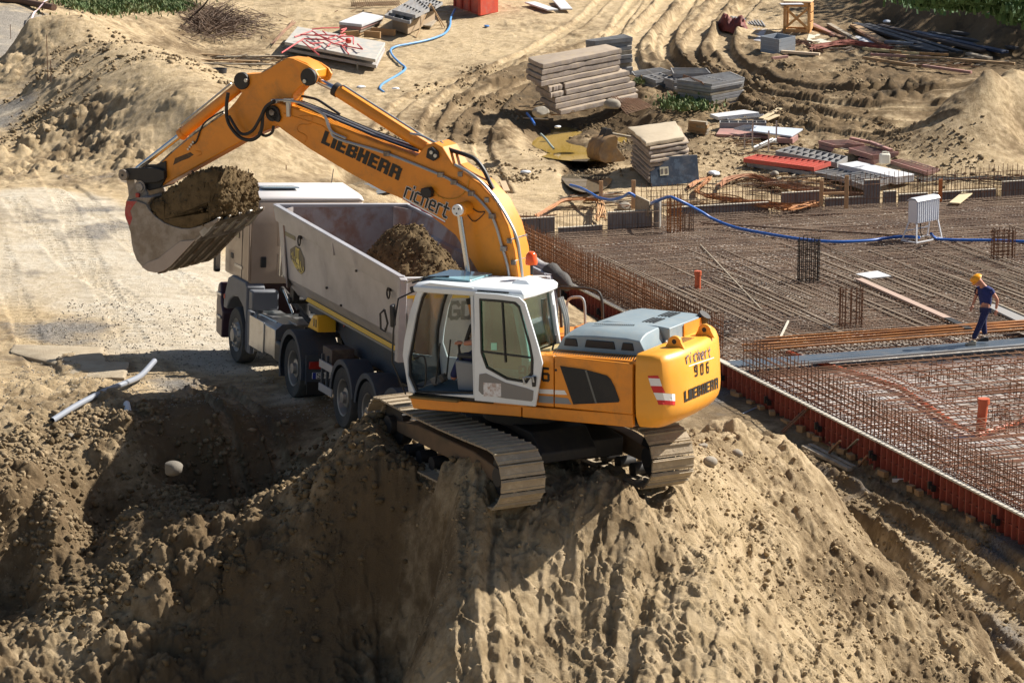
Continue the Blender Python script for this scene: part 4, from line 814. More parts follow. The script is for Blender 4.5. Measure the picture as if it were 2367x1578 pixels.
E('window_bar', MB().beam(Vector((dz([(975,455)])[0][0], 1.36, dz([(975,455)])[0][1])), Vector((dz([(1000,900)])[0][0], 1.36, dz([(1000,900)])[0][1])), .03, .02), BLK, cd)
kp = dz([(812,985),(860,978),(1000,1045),(1150,1085),(1205,1105),(1200,1170),(1190,1182),(1000,1160),(830,1130),(808,1105)])
E('kick_plate', MB().prism(kp, 1.371, 1.376), mat('kick_grey', (.22, .21, .2), .6, dirt=.3), cd, smooth=0)
E('sticker', MB().prism(dz([(842,1045),(970,1052),(972,1150),(845,1143)]), 1.377, 1.379), mat('sticker', (.75, .75, .75), .5, dirt=.7, dsc=14, dcol=(.35, .18, .1)), cd, smooth=0)
E('sticker', MB().prism(dz([(893,760),(935,760),(935,812),(893,812)]), 1.357, 1.359), mat('green_sticker', (.35, .7, .5), .5), cd, smooth=0)
hp = dz([(1150,1055),(1140,1010),(1165,1003),(1210,1003),(1215,1040)]); E('door_handle', MB().tube([(x, 1.41, z) for x, z in hp], .016, 6), PIPE, cd); E('handle_plate', MB().prism(dz([(1195,1000),(1228,1000),(1222,1075),(1200,1075)]), 1.372, 1.4), BLK, cd, bevel=.008)
# walkway rails, mirror and steps right of the cab
rl = lambda pts, y: [V3(Z6(*p), y) for p in pts]
E('guard_rail', MB().tube(smoothpts([(-.05, -1.1, 2.5), (-.55, -1.1, 2.5), (-.72, -1.1, 2.4), (-.74, -1.1, 2.0)], 4), .022, 8), DARK); E('guard_rail', MB().tube(smoothpts([(-.35, -.75, 1.95), (-.34, -.75, 2.35), (-.5, -.75, 2.44), (-.62, -.75, 2.38), (-.63, -.75, 2.0)], 4), .02, 8), mat('rail_paint', (.35, .37, .38), .4))
E('rail_post', MB().tube([(-.02, -1.1, 2.5), (-.05, -1.1, 1.9)], .022, 8), DARK)
E('rear_mirror', MB().box((-.95, .75, 2.12), (.03, .16, .14), rz=.4), BLK, bevel=.015); E('mirror_arm', MB().tube([(-.92, .85, 1.9), (-.95, .78, 2.1)], .014, 6), BLK)
for k in range(3): E('hydraulic_pipe', MB().tube(smoothpts([(-.78, .32 - k * .05, 2.62), (-.86, .3 - k * .05, 2.3), (-.86, .3 - k * .05, 1.95)], 4), .018, 6), PIPE)
E('boom_foot_bracket', MB().prism([(.35, 1.2), (-.65, 1.2), (-.4, 1.95), (.1, 1.9)], .34, .24), YEL, bevel=.01); E('boom_foot_bracket', MB().prism([(.35, 1.2), (-.65, 1.2), (-.4, 1.95), (.1, 1.9)], -.34, -.24), YEL, bevel=.01)
E('right_body', MB().prism([(1.0, 1.2), (-1.0, 1.2), (-1.0, 1.9), (.6, 1.9), (1.0, 1.6)], -.45, -1.22), YEL, bevel=.02)
E('tool_box', MB().box((-.75, -.75, 1.97), (.4, .4, .14)), YEL, bevel=.01); E('deck', MB().prism([(-.78, 1.85), (-1.02, 1.85), (-1.02, 1.97), (-.78, 1.97)], .9, -.4), mat('dusty_deck', (.4, .3, .12), .7, dirt=.5))
# ================================================================ soil lumps
SOIL = mat('moist_soil', (.15, .105, .055), .95, col2=(.085, .06, .032), nsc=5, bump=.8, bsc=60, spec=.1)
def lump(name, rings, mt_, label, cat, amp=.05, cell=.11, M=None, seed=5, closed_ends=True, **k):
    """a lumpy solid through closed outlines, roughened along its normals with clods"""
    R_ = np.array([[tuple(p) for p in g] for g in rings], float); n, m_, _ = R_.shape
    ctr = R_.mean(1, keepdims=True); d = R_ - ctr; l = np.linalg.norm(d, axis=2, keepdims=True) + 1e-6
    a = R_[..., 0] + R_[..., 1] * .7 + 31; b_ = R_[..., 2] + R_[..., 1] * .7 + 17
    v = clods(a, b_, cell, seed, .8) * .6 + clods(a, b_, cell * .5, seed + 9, .8) * .8 + clods(a, b_, cell * .25, seed + 19, .9) + amp * fbm(a / .3, b_ / .3, seed, 4)
    R_ = R_ + d / l * v[..., None] * np.minimum(1, l / .15)
    mb = MB(); mb.loft([[tuple(p) for p in g] for g in R_])
    return ob(name, mb, mt_, smooth=60, label=label, cat=cat, M=M, **k)
def resamp(pts, n, closed=True):
    P = [Vector(p) for p in pts]; P = P + [P[0]] if closed else P; L = [0]
    for a, b in zip(P[:-1], P[1:]): L.append(L[-1] + (b - a).length)
    out = []; j = 0
    for i in range(n):
        s = L[-1] * i / (n if closed else n - 1)
        while j < len(L) - 2 and L[j + 1] < s: j += 1
        t_ = (s - L[j]) / max(1e-9, L[j + 1] - L[j]); out.append(P[j].lerp(P[j + 1], t_))
    return out
sec = tr_(FE, .5, [(342,482),(360,468),(378,452),(395,438),(425,420),(460,402),(478,398),(496,402),(506,425),(510,465),(505,500),(463,520),(438,526),(398,520),(359,499)])
sec = resamp([Vector((x, 0, z)) for x, z in sec], 220); cz = sum(p.z for p in sec) / 220; cxx = sum(p.x for p in sec) / 220; zbo = min(p.z for p in sec)
rg = []
for i in range(86):
    u = i / 85; y = .6 - 1.2 * u; e = 1 - .25 * max(0, (u - .3) / .7) ** 1.5; f = min(1, (u / .07 + .1) ** .5, ((1 - u) / .12 + .05) ** .5)
    rg.append([(cxx + (p.x - cxx) * (.45 + .55 * f), y, zbo + (p.z - zbo) * e * (f if p.z > cz else 1)) for p in sec])
lump('soil_heap', rg, SOIL, 'heap of moist brown earth carried in the raised excavator bucket', 'soil', M=FE.M)

# ================================================================ tipper truck
TRK = empty('tipper_truck', FT.M, 'beige and grey articulated tipper truck being loaded beside the excavator', 'truck')
def T(name, mb, mt, parent=None, **k): return ob(name, mb, mt, parent or TRK, **k)
Z5 = lambda x, y: (450 + x / 2.4127, 400 + y / 2.4127)
CABP = mat('cab_paint', (.37, .285, .215), .4, .15, col2=(.32, .245, .185), nsc=1.5, dirt=.25, dsc=2.5, dcol=(.34, .25, .16), coat=.2)
CABP_LIT = mat('cab_paint_lit', (.66, .62, .6), .4, dirt=.15)  # lighter copy of the cab paint, sunlight on the roof put into it
FEND = mat('fender_plastic', (.12, .13, .15), .55, dirt=.3, dcol=(.2, .17, .14), topdust=.1)
NAVY = mat('chassis_paint', (.035, .05, .072), .6, dirt=.4, dcol=(.10, .085, .065), topdust=.12)
ALU = mat('tipper_paint', (.38, .375, .395), .45, .1, col2=(.32, .315, .33), nsc=1.2, dirt=.3, dsc=1.6, dcol=(.31, .27, .23), bump=.1, bsc=6)
TIN = mat('tipper_inside', (.36, .34, .34), .6, .2, col2=(.28, .17, .13), nsc=1.3, ncut=(.42, .58), dirt=.4, dsc=2, dcol=(.20, .13, .09), bump=.3)
TANK = mat('aluminium', (.45, .45, .45), .3, .85, dirt=.25, dsc=5)
TYRE = mat('tyre', (.035, .037, .04), .8, dirt=.5, dcol=(.13, .115, .09), bump=.3, bsc=60)
RIM = mat('rim', (.3, .29, .27), .45, .5, dirt=.4)
YSTR = mat('yellow_strip', (.8, .5, .03), .5, dirt=.2)
# chassis
T('chassis_rail', MB().box((2.2, .42, .82), (5.2, .09, .26)).box((2.2, -.42, .82), (5.2, .09, .26)), NAVY, bevel=.01)
T('trailer_beam', MB().prism([(1.1, 1.35), (1.1, 1.6), (-5.5, 1.35), (-5.5, .95), (-1.2, 1.0), (-.5, 1.3)], .6, .48).prism([(1.1, 1.35), (1.1, 1.6), (-5.5, 1.35), (-5.5, .95), (-1.2, 1.0), (-.5, 1.3)], -.6, -.48), NAVY, bevel=.012)
for x in (-1.0, -2.2, -3.4, -4.6, -5.4): T('cross_member', MB().box((x, 0, 1.15), (.12, 1.0, .22)), NAVY)
def lathe(prof, n=36, axis_y=1):
    mb = MB(); rings = []
    for r_, y in prof: rings.append([(r_ * math.cos(a), y, r_ * math.sin(a)) for a in (2 * math.pi * k / n for k in range(n))])
    return mb.loft(rings, caps=False)
tyre_me = lathe([(.30, .13), (.40, .15), (.49, .15), (.515, .12), (.52, 0), (.515, -.12), (.49, -.15), (.40, -.15), (.30, -.13)]).mesh('tyre', 40)
rim_me = lathe([(.31, .14), (.29, .13), (.27, .06), (.25, -.02), (.17, .0), (.16, .09), (.10, .10), (.09, .16), (.001, .165)]).mesh('rim', 40)
rimf_me = lathe([(.31, .14), (.29, .12), (.25, .09), (.23, .13), (.19, .16), (.14, .17), (.12, .22), (.001, .23)]).mesh('front_rim', 40)
tread_me = None
wheel0 = None
def wheel(x, y, front=False):
    s = 1 if y > 0 else -1
    M = Matrix.Translation((x, y, .52)) @ (Matrix.Rotation(math.pi, 4, 'Z') if s < 0 else Matrix())
    w_ = T('wheel', tyre_me, TYRE, M=M)
    T('rim', rimf_me if front else rim_me, RIM, w_)
    hub = MB()
    for k in range(10): a = 2 * math.pi * k / 10; r_ = .21 if front else .2; yy = .15 if front else -.01; hub.cyl((r_ * math.cos(a), yy, r_ * math.sin(a)), (r_ * math.cos(a), yy + .04, r_ * math.sin(a)), .018, 6)
    T('wheel_nuts', hub, PIPE if front else STEEL, w_, kind='stuff'); return w_
for x, fr_ in ((3.6, True), (0, False), (-2.81, False), (-4.12, False), (-5.43, False)):
    for s in (1, -1): wheel(x, s * 1.06, fr_)
    T('axle', MB().cyl((x, -1, .52), (x, 1, .52), .09, 12), DARK)
for s in (1, -1): wheel(0, s * .72)
def arch(name, x, y0, y1, r_, a0, a1, mt_, th=.03, lip=True, n=14):
    mb = MB(); A = [a0 + (a1 - a0) * k / n for k in range(n + 1)]
    out = [(x + r_ * math.cos(a), .52 + r_ * math.sin(a)) for a in A]; inn = [(x + (r_ - th) * math.cos(a), .52 + (r_ - th) * math.sin(a)) for a in A]
    mb.prism(out + inn[::-1], y0, y1)
    if lip:
        inn2 = [(x + (r_ - .09) * math.cos(a), .52 + (r_ - .09) * math.sin(a)) for a in A]; mb.prism(out + inn2[::-1], y1, y1 + .02 * (1 if y1 > 0 else -1))
    return T(name, mb, mt_, bevel=.006, smooth=30)
R = math.radians
for s in (1, -1):
    arch('rear_fender', 0, s * .55, s * 1.24, .68, R(188), R(-22), NAVY)
    for x in (-2.81, -4.12, -5.43): arch('trailer_fender', x, s * .8, s * 1.22, .63, R(172), R(5), NAVY)
# rear of the tractor: flap, lamp, plate
T('mud_flap', MB().box((-.76, .92, .3), (.02, .52, .22)), BLK); T('lamp_panel', MB().box((-.73, .92, .62), (.04, .56, .5)), NAVY)
T('tail_lamp', MB().box((-.765, .93, .7), (.05, .44, .13)), mat('lamp_red', (.3, .01, .01), .3), bevel=.01)
pl_ = T('number_plate', MB().box((-.765, .86, .52), (.02, .46, .11)), WHT, bevel=.004); T('plate_band', MB().box((-.778, 1.055, .52), (.006, .06, .108)), mat('plate_blue', (.01, .03, .3), .5), pl_)
T('lettering', stroke_text('SD-1', (-.777, 1.0, .48), (0, -1, 0), (0, 0, 1), (-1, 0, 0), .08, .16, .3), PBLK, pl_, smooth=0)
# tanks, boxes, catwalk between cab and fifth wheel
tb = T('battery_box', MB().prism([(.62, .5), (1.18, .5), (1.18, 1.0), (1.05, 1.1), (.62, 1.1)], 2.75, 1.2, ax=0), TANK, bevel=.012)
T('box_end', MB().box((2.3, 1.19, .75), (.9, .02, .56)), TANK, bevel=.006)
T('air_tank', MB().tube([(1.75, .95, .5), (1.7, .95, .5), (1.0, .95, .5), (.95, .95, .5)], [.09, .13, .13, .09], 16), TANK)
T('fuel_tank', MB().tube([(.82, .98, .6), (.86, .98, .6), (1.16, .98, .6), (1.2, .98, .6)], [.15, .21, .21, .15], 20), TANK)
T('plastic_tank', MB().box((.98, 1.0, .62), (.42, .4, .42)), BLK, bevel=.07, seg=3)
T('catwalk', MB().box((1.9, .1, 1.05), (1.3, 1.1, .03)).box((1.15, .75, 1.12), (.5, .25, .03)), TANK, bevel=.006)
T('grab_pipe', MB().tube(smoothpts([(1.15, 1.16, 1.14), (2.1, 1.18, 1.13), (2.3, 1.18, 1.05), (2.32, 1.18, .9)], 3), .014, 6), CHROME)
for k in range(2): T('air_hose', MB().tube(smoothpts([(1.8, 1.16, .95 - .12 * k), (2.05, 1.18, .93 - .12 * k), (2.12, 1.18, .8 - .1 * k), (2.0, 1.18, .78 - .1 * k)], 4), .011, 5), PIPE if k else mat('orange_hose', (.6, .1, .02), .5))
T('fifth_wheel', MB().box((.3, 0, 1.12), (1.0, .9, .12)), DARK, bevel=.02)
T('support_plate', MB().prism([(2.0, 1.7), (1.2, 1.75), (.2, 1.1), (.9, 1.0)], .4, -.4), NAVY, bevel=.01)
for a, b, r_ in (((2.75, .6, 1.5), (1.0, .5, 1.05), .05), ((2.6, .5, 1.75), (1.4, .7, 1.3), .035), ((2.3, .3, .9), (2.3, .3, 1.7), .11), ((2.5, -.2, .9), (2.5, -.2, 1.8), .14)): T('hose_and_duct', MB().cyl(a, b, r_, 12), DARK)
T('strut', MB().cyl((2.05, .78, 1.58), (1.2, .85, 1.28), .022, 8), CHROME)
T('side_locker', MB().box((2.62, .98, 1.32), (.25, .5, .36)), FEND, bevel=.03)
# cab
X0, X1 = 3.05, 4.75
def cabring(x, zt, w1=1.14, w2=1.02): return [(x, w1, 1.55), (x, w1, 2.2), (x, w1 - .01, 2.6), (x, w2 + .05, zt - .1), (x, w2 - .04, zt), (x, -w2 + .04, zt), (x, -w2 - .05, zt - .1), (x, -w1 + .01, 2.6), (x, -w1, 2.2), (x, -w1, 1.55)]
cbt = T('cab', MB().loft([cabring(X0, 3.02, 1.12, .98), cabring(X0 + .05, 3.08), cabring(3.6, 3.15), cabring(4.3, 3.2), cabring(X1 - .15, 3.1), cabring(X1, 2.95, 1.12, .96)]), CABP, bevel=.02, smooth=40)
T('cab_roof', MB().loft([[(x, w_, z), (x, w_ * .9, z + .08), (x, -w_ * .9, z + .08), (x, -w_, z)] for x, w_, z in ((X0 + .02, 1.05, 3.06), (3.3, 1.08, 3.12), (4.2, 1.08, 3.2), (4.65, 1.02, 3.14))]), CABP_LIT, cbt, bevel=.03, smooth=50)
T('roof_hatch', MB().box((3.7, .45, 3.26), (.5, .7, .03), ry=.05), mat('hatch', (.2, .27, .33), .2, coat=.5), cbt, bevel=.012)
for k in range(6): 0 and T('roof_rib', MB().beam((3.15, .85 - .34 * k, 3.18), (4.5, .85 - .34 * k, 3.285), .02, .008), CABP_LIT, cbt)
# pressed panels on the rear wall
for (y0, z0, y1, z1) in ((.62, 2.75, -.45, 2.25), (.62, 2.1, -.3, 1.72)):
    for ins in (0, .06): T('pressed_panel', MB().frame2([(y0 - ins, z0 - ins), (y1 + ins, z0 - ins), (y1 + ins, z1 + ins), (y0 - ins, z1 + ins)], [(y0 - ins - .02, z0 - ins - .02), (y1 + ins + .02, z0 - ins - .02), (y1 + ins + .02, z1 + ins + .02), (y0 - ins - .02, z1 + ins + .02)], X0 - .012, X0 + .01, ax=0), CABP, cbt, bevel=.005)
for z in (2.83, 2.68, 2.55, 2.2, 2.16, 2.02, 1.92): T('pressed_rib', MB().box((X0 - .006, .05, z), (.02, .95, .02)), CABP, cbt, bevel=.005)
T('vent_grille', MB().box((X0 - .01, .88, 1.95), (.03, .11, .2)), BLK, cbt, bevel=.02)
T('door_handle', MB().box((4.2, 1.145, 1.92), (.16, .02, .1)), BLK, cbt, bevel=.01); T('door_line', MB().box((3.55, 1.142, 2.15), (.014, .01, 1.15)), BLK, cbt)
T('side_window', MB().prism([(4.55, 2.3), (3.75, 2.3), (3.8, 2.85), (4.35, 2.85)], 1.135, 1.15), mat('dark_window', (.02, .03, .03), .1), cbt, bevel=.01)
T('side_fairing', MB().prism([(X0 - .02, 1.6), (X0 + .06, 1.6), (X0 + .06, 3.0), (X0 - .02, 2.95)], 1.13, 1.17), CABP, cbt, bevel=.012)
T('chrome_strip', MB().box((3.75, 1.15, 1.78), (.5, .012, .05)), TANK, cbt)
for y in (.9, -.75): T('antenna', MB().cyl((4.2, y, 3.25), (4.1, y, 3.55), .008, 5), BLK, cbt)
T('roof_beacon', MB().loft([[(4.45 + r_ * math.cos(a), 1.0 + r_ * math.sin(a), 3.2 + z_) for a in (2 * math.pi * k / 14 for k in range(14))] for r_, z_ in ((.06, 0), (.09, .06), (.09, .17), (.06, .23))]), ORL, cbt, smooth=60)
for s in (1, -1):
    fd = T('cab_fender', MB().prism([(2.98, .62), (2.98, 1.5), (3.1, 1.58), (4.0, 1.58), (4.25, 1.5), (4.5, 1.1), (4.52, .9), (4.3, .9), (4.15, 1.08), (3.9, 1.2), (3.55, 1.24), (3.2, 1.1), (3.03, .85), (3.03, .35), (2.98, .3)][::-1], s * .85, s * 1.2), FEND, bevel=.025, smooth=30)
T('fender_skirt', MB().prism([(2.75, .3), (2.98, .3), (2.98, 1.08), (2.75, 1.08)], 1.1, 1.18), FEND, bevel=.012)
T('side_marker', MB().box((4.44, 1.2, 1.12), (.06, .03, .09)), REDP, bevel=.01)
T('bumper', MB().prism([(4.6, .3), (5.0, .35), (5.02, .95), (4.9, 1.3), (4.75, 1.35), (4.68, .95), (4.55, .8)], 1.2, -1.2), mat('bumper_paint', (.06, .03, .045), .4), bevel=.03)
for z in (1.12, .68): T('bumper_step', MB().box((4.78, 1.21, z), (.3, .03, .05)), TANK, bevel=.006)
T('cab_mirror', MB().box((4.75, 1.28, 1.75), (.12, .12, .42)), BLK, bevel=.03); T('cab_mirror_glass', MB().box((4.68, 1.28, 1.75), (.01, .09, .3)), CHROME)
T('exhaust_pipe', MB().cyl((2.9, .55, 1.7), (2.9, .55, 2.75), .03, 10).cyl((2.86, .62, 1.72), (2.86, .62, 2.75), .02, 8), CHROME)
# tipper body
def sec_at(x, g=0.):
    u = (1.2 - x) / 6.83; zt = 3.22 - .30 * u; zb = 1.95 - .08 * u; b0 = 1.62 - .1 * u
    L_ = [(1.27 - g, zt), (1.27 - g, zt - .05), (1.22 - g, zt - .27), (1.17 - g, zt - .30), (1.06 - g, zb + .02), (.78 - g, b0 + g)]
    return [(x, y, z) for y, z in L_] + [(x, -y, z) for y, z in L_[::-1]]
xs = [1.2, .3, -1.2, -2.8, -4.4, -5.63]
def front_taper(r, k): return r
body = T('tipper_body', MB().loft([[(p[0], p[1], p[2]) for p in sec_at(x)] for x in xs], caps=False, closed=False), ALU, smooth=20)
mi = MB()
rr_ = [sec_at(x, .07) for x in (1.12, .3, -1.2, -2.8, -4.4, -5.55)]
mi.loft([r_[:] for r_ in rr_], caps=False, closed=False); T('inner_lining', mi, TIN, body, smooth=20)
for s in (1, -1):
    mb = MB()
    for a, b in zip(xs[:-1], xs[1:]): mb.beam((a, s * 1.235, sec_at(a)[0][2]), (b, s * 1.235, sec_at(b)[0][2]), .1, .05)
    T('top_rail', mb, ALU, body, bevel=.006)
f0 = sec_at(1.2); T('front_wall', MB().prism([(p[1], p[2]) for p in f0], 1.13, 1.22, ax=0), TIN, body, bevel=.008)
T('front_rail', MB().box((1.18, 0, 3.22), (.12, 2.5, .06)), ALU, body, bevel=.008)
# chamfered inner corner plates
for s in (1, -1): T('corner_plate', MB().hexa([Vector(p) for p in [(1.1, s * .93, 1.8), (.85, s * 1.08, 1.8), (.86, s * 1.1, 1.81), (1.12, s * .95, 1.81), (1.12, s * .93, 3.2), (.85, s * 1.19, 3.18), (.86, s * 1.21, 3.18), (1.13, s * .95, 3.2)]]), TIN, body)
r0 = sec_at(-5.63); rear = T('tailgate', MB().prism([(p[1], p[2]) for p in r0], -5.55, -5.66, ax=0), mat('tailgate_paint', (.50, .50, .50), .5, dirt=.35, dsc=1.5, dcol=(.33, .28, .24)), body, bevel=.01)
for s in (1, -1): T('corner_post', MB().prism([(-5.55, 1.6), (-5.7, 1.6), (-5.7, 2.9), (-5.55, 2.95)], s * 1.16, s * 1.28), ALU, body, bevel=.01)
yy = [FT.pl(0, -5.67, *Z6(*p)) for p in [(620, 570), (850, 570)]]
T('lettering', stroke_text('GD', (-5.664, .43, 2.28), (0, -1, 0), (0, 0, 1), (-1, 0, 0), .24, .24, .28), mat('print_grey', (.12, .12, .12), .5), rear, smooth=0)
T('reflective_strip', MB().box((-5.665, .2, 2.62), (.006, 1.9, .05)).box((-5.665, 1.02, 2.2), (.006, .05, .8)).box((-5.667, -1.02, 2.2), (.006, .05, .8)), YSTR, rear, smooth=0)
T('rear_rib', MB().box((-5.7, .75, 2.2), (.06, .05, 1.1)), ALU, rear, bevel=.006)
T('side_rib', MB().beam((-2.2, 1.235, sec_at(-2.2)[2][2]), (-2.2, 1.262, sec_at(-2.2)[1][2]), .04, .02, up=(0, 1, 0)), ALU, body)
# fold line, yellow strip, rings, plates
mb = MB()
for a, b in zip(xs[1:-1], xs[2:]): mb.beam((a, .80, 1.60 - (1.2 - a) / 6.83 * .1), (b, .80, 1.60 - (1.2 - b) / 6.83 * .1), .06, .07)
T('sill', mb, NAVY, body, bevel=.006)
mb = MB(); mb.beam((.2, .92, 1.70), (-5.5, .92, 1.61), .012, .07, up=(0, -.5, .8)); T('reflective_strip', mb, YSTR, body)
mb = MB(); mb.beam((.2, .86, 1.62), (-5.5, .86, 1.53), .06, .03); T('sill_edge', mb, mat('sill_grey', (.2, .21, .22), .5), body)
def side_y(x, z):
    S = sec_at(x); a, b = S[3], S[4]; t_ = (a[2] - z) / (a[2] - b[2]); return a[1] + (b[1] - a[1]) * t_
def onside(px):
    y = 1.12
    for _ in range(4): q = FT.pl(1, y, *px); y = side_y(q.x, q.z)
    return q
for px in (Z5(598, 378), Z5(1097, 668)):
    q = onside(px); T('lashing_ring', MB().tube([(q.x + .07 * math.cos(a), q.y + .05, q.z + .085 * math.sin(a)) for a in (2 * math.pi * k / 12 for k in range(13))], .014, 6).box((q.x, q.y + .02, q.z + .06), (.05, .06, .06)), DARK, body)
q = onside(Z5(533, 350)); T('maker_plate', MB().beam(onside(Z5(505, 335)) + Vector((0, .006, 0)), onside(Z5(562, 365)) + Vector((0, .006, 0)), .008, .07), mat('plate_olive', (.14, .13, .07), .5), body)
ZC = lambda x, y: (640 + x / 15.68, 560 + y / 15.68)
def sidedecal(pts, name, mt_, off, par):
    mb = MB(); mb.v = [tuple(onside(ZC(*p)) + Vector((0, off, 0))) for p in pts]; mb.f = [tuple(range(len(pts)))]; return T(name, mb, mt_, par, smooth=0)
cr = sidedecal([(690,120),(490,250),(500,560),(760,1040),(900,1165),(1025,1040),(1000,600),(840,210)], 'emblem', mat('emblem_dark', (.035, .03, .015), .5), .006, body)
EY = mat('emblem_yellow', (.62, .5, .1), .5, dirt=.2)
for a in [[(700,190),(735,195),(730,560),(700,540)], [(745,215),(835,250),(830,300),(800,290),(800,640),(765,600),(765,290),(745,280)], [(700,560),(830,640),(830,850),(720,720)],
          [(590,340),(612,345),(612,600),(592,570)], [(540,380),(560,390),(560,480),(540,460)], [(640,500),(660,520),(660,640),(640,620)], [(560,620),(600,640),(720,900),(690,930)],
          [(640,660),(670,680),(780,960),(750,980)], [(720,780),(850,860),(840,1010),(760,860)], [(850,780),(880,790),(930,1040),(900,1060)], [(820,1020),(900,1110),(980,1010),(980,1060),(900,1140),(810,1050)], [(960,860),(980,880),(1000,1000),(980,1010)], [(880,680),(895,690),(880,790),(865,780)]]:
    sidedecal(a, 'emblem_mark', EY, .01, cr)
for px in [Z5(740,640),Z5(820,738),Z5(905,545),Z5(1070,870)]:
    q = onside(px); T('rivet', MB().cyl(q, q + Vector((0, .03, 0)), .02, 8), DARK, body)
# hinge gear at the front of the body and tarpaulin roll on the far rail
T('hinge_gear', MB().cyl((1.35, .5, 1.5), (1.35, .9, 1.5), .06, 12).box((1.3, .8, 1.62), (.2, .12, .24)).box((1.15, .72, 1.75), (.1, .1, .3)), DARK, body, bevel=.01)
T('front_ladder', MB().cyl((1.42, .95, 1.9), (1.42, 1.0, 2.95), .018, 8).cyl((1.42, .85, 1.9), (1.42, .88, 2.95), .018, 8).cyl((1.42, .95, 2.6), (1.3, .95, 2.6), .02, 8), CHROME, body)
rp_ = [(x, -1.36 + .02 * math.sin(x * 5), sec_at(x)[0][2] + .02 + .02 * math.sin(x * 9)) for x in np.linspace(1.2, -5.3, 40)]
T('tarpaulin_roll', MB().tube(rp_, [.10 + .012 * math.sin(i * 1.7) for i in range(40)], 12), mat('tarp', (.36, .34, .33), .8, dirt=.4, bump=.5, bsc=14, dcol=(.16, .14, .12)), body)
T('tarpaulin_end', MB().tube([(-5.25, -1.36, 2.93), (-5.4, -1.36, 2.95), (-5.6, -1.38, 2.9), (-5.75, -1.4, 2.86), (-5.95, -1.42, 2.8), (-6.0, -1.42, 2.78)], [.11, .15, .12, .14, .09, .05], 12), mat('tarp_dark', (.06, .055, .05), .8, bump=.8, bsc=12), body)
T('tail_bracket', MB().box((-5.72, -1.3, 2.2), (.12, .1, 1.25)), NAVY, body, bevel=.01); T('tail_wing', MB().prism([(-5.7, 2.9), (-5.95, 2.6), (-5.95, 1.9), (-5.7, 1.7)], -1.26, -1.2), ALU, body, bevel=.008)
# wheel chocks, side guard, brackets
ck = T('wheel_chock', MB().prism([(-.12, 1.26), (-.42, 1.52), (-.66, 1.55), (-.72, 1.26)], .66, 1.0), mat('chock_yellow', (.75, .42, .02), .5, dirt=.2), bevel=.02)
for z in (-.5, -.62): T('chock_slot', MB().box((z, 1.003, 1.4), (.05, .006, .13)), BLK, ck)
gp = [(-1.52, .93), (-2.2, .93)]
T('side_guard', MB().box((-1.88, 1.2, .88), (.72, .03, .13)).box((-1.88, 1.2, .48), (.72, .03, .13)), mat('guard_grey', (.38, .37, .37), .5, dirt=.3), bevel=.006)
for x in (-1.58, -1.85): T('guard_post', MB().box((x, 1.17, .72), (.05, .04, .65)), NAVY)
T('crate_bracket', MB().box((-1.75, .95, 1.0), (.5, .4, .35)), mat('bracket_brown', (.08, .06, .05), .7, dirt=.4), bevel=.01)
for x in (-2.3, -3.6, -4.9): T('fender_bracket', MB().box((x, .85, 1.0), (.5, .3, .06)), BLK, bevel=.01)
T('side_marker', MB().cyl((-1.0, .61, 1.42), (-1.0, .63, 1.42), .025, 8), REDP); T('side_marker', MB().cyl((-4.3, .61, 1.25), (-4.3, .63, 1.25), .025, 8), REDP); T('side_marker', MB().cyl((-5.2, 1.24, .98), (-5.2, 1.27, .98), .03, 8), REDP)
T('landing_leg', MB().box((-1.2, .5, .75), (.16, .16, .8)), DARK, bevel=.01)
# soil inside
def heap_grid(fn, x0, x1, y0, y1, st, name, label, cat, M, mt_=SOIL, seed=40, c1=.3, **k):
    xs_ = np.arange(x0, x1, st); ys_ = np.arange(y0, y1, st); X, Y = np.meshgrid(xs_, ys_)
    Zh = fn(X, Y); cl = clods(X, Y, c1, seed, .7) * .5 + clods(X, Y, c1 * .45, seed + 7, .8) * .6 + clods(X, Y, c1 * .22, seed + 13, .9) * .6
    Zh = Zh + cl + .05 * fbm(X / .4, Y / .4, seed, 4)
    me = grid_mesh(name, X, Y, Zh); me.materials.append(mt_); return ob(name, me, None, label=label, cat=cat, M=M, **k)
pk = [FT.pl(1, 0, *Z8(*p)) for p in [(700, 1095), (800, 1100)]]
def fh(X, Y):
    z = 1.85 + 1.28 * np.exp(-(((X + 2.05) / 1.1) ** 2 + ((Y + .05) / .9) ** 2) ** 1.1) + .75 * np.exp(-(((X + 3.5) / .9) ** 2 + ((Y + .1) / .9) ** 2))
    return z + .1 * fbm(X / .5, Y / .5, 77, 3)
hp_ = heap_grid(fh, -5.4, .95, -.84, .85, .02, 'soil_heap', 'heap of fresh brown earth dumped inside the grey tipper body', 'soil', FT.M, c1=.22)

def crumbs(src, M, n, r0, r1, seed, label):
    """small lumps resting on the surface of a heap, one mesh"""
    me0 = src.data; N_ = len(me0.vertices); co_ = np.empty(N_ * 3); me0.vertices.foreach_get('co', co_); co_ = co_.reshape(-1, 3)
    R_ = np.random.RandomState(seed); P = co_[R_.randint(0, N_, n)] + R_.randn(n, 3) * .012
    import bmesh
    bm = bmesh.new(); bmesh.ops.create_icosphere(bm, subdivisions=1, radius=1); V0 = np.array([v.co[:] for v in bm.verts]); F_ = np.array([[v.index for v in f.verts] for f in bm.faces]); bm.free()
    r_ = r0 + (r1 - r0) * R_.rand(n) ** 2.5; V = (V0[None] * (1 + .4 * (R_.rand(n, len(V0)) - .5) * 2)[..., None] * (r_[:, None] * (.65 + .7 * R_.rand(n, 3)))[:, None] + P[:, None]).reshape(-1, 3)
    me = bpy.data.meshes.new('crumbs'); me.from_pydata(V.tolist(), [], (F_[None] + (np.arange(n) * len(V0))[:, None, None]).reshape(-1, 3).tolist()); me.materials.append(SOIL)
    return ob('crumbs', me, None, src, kind='stuff', label=label)
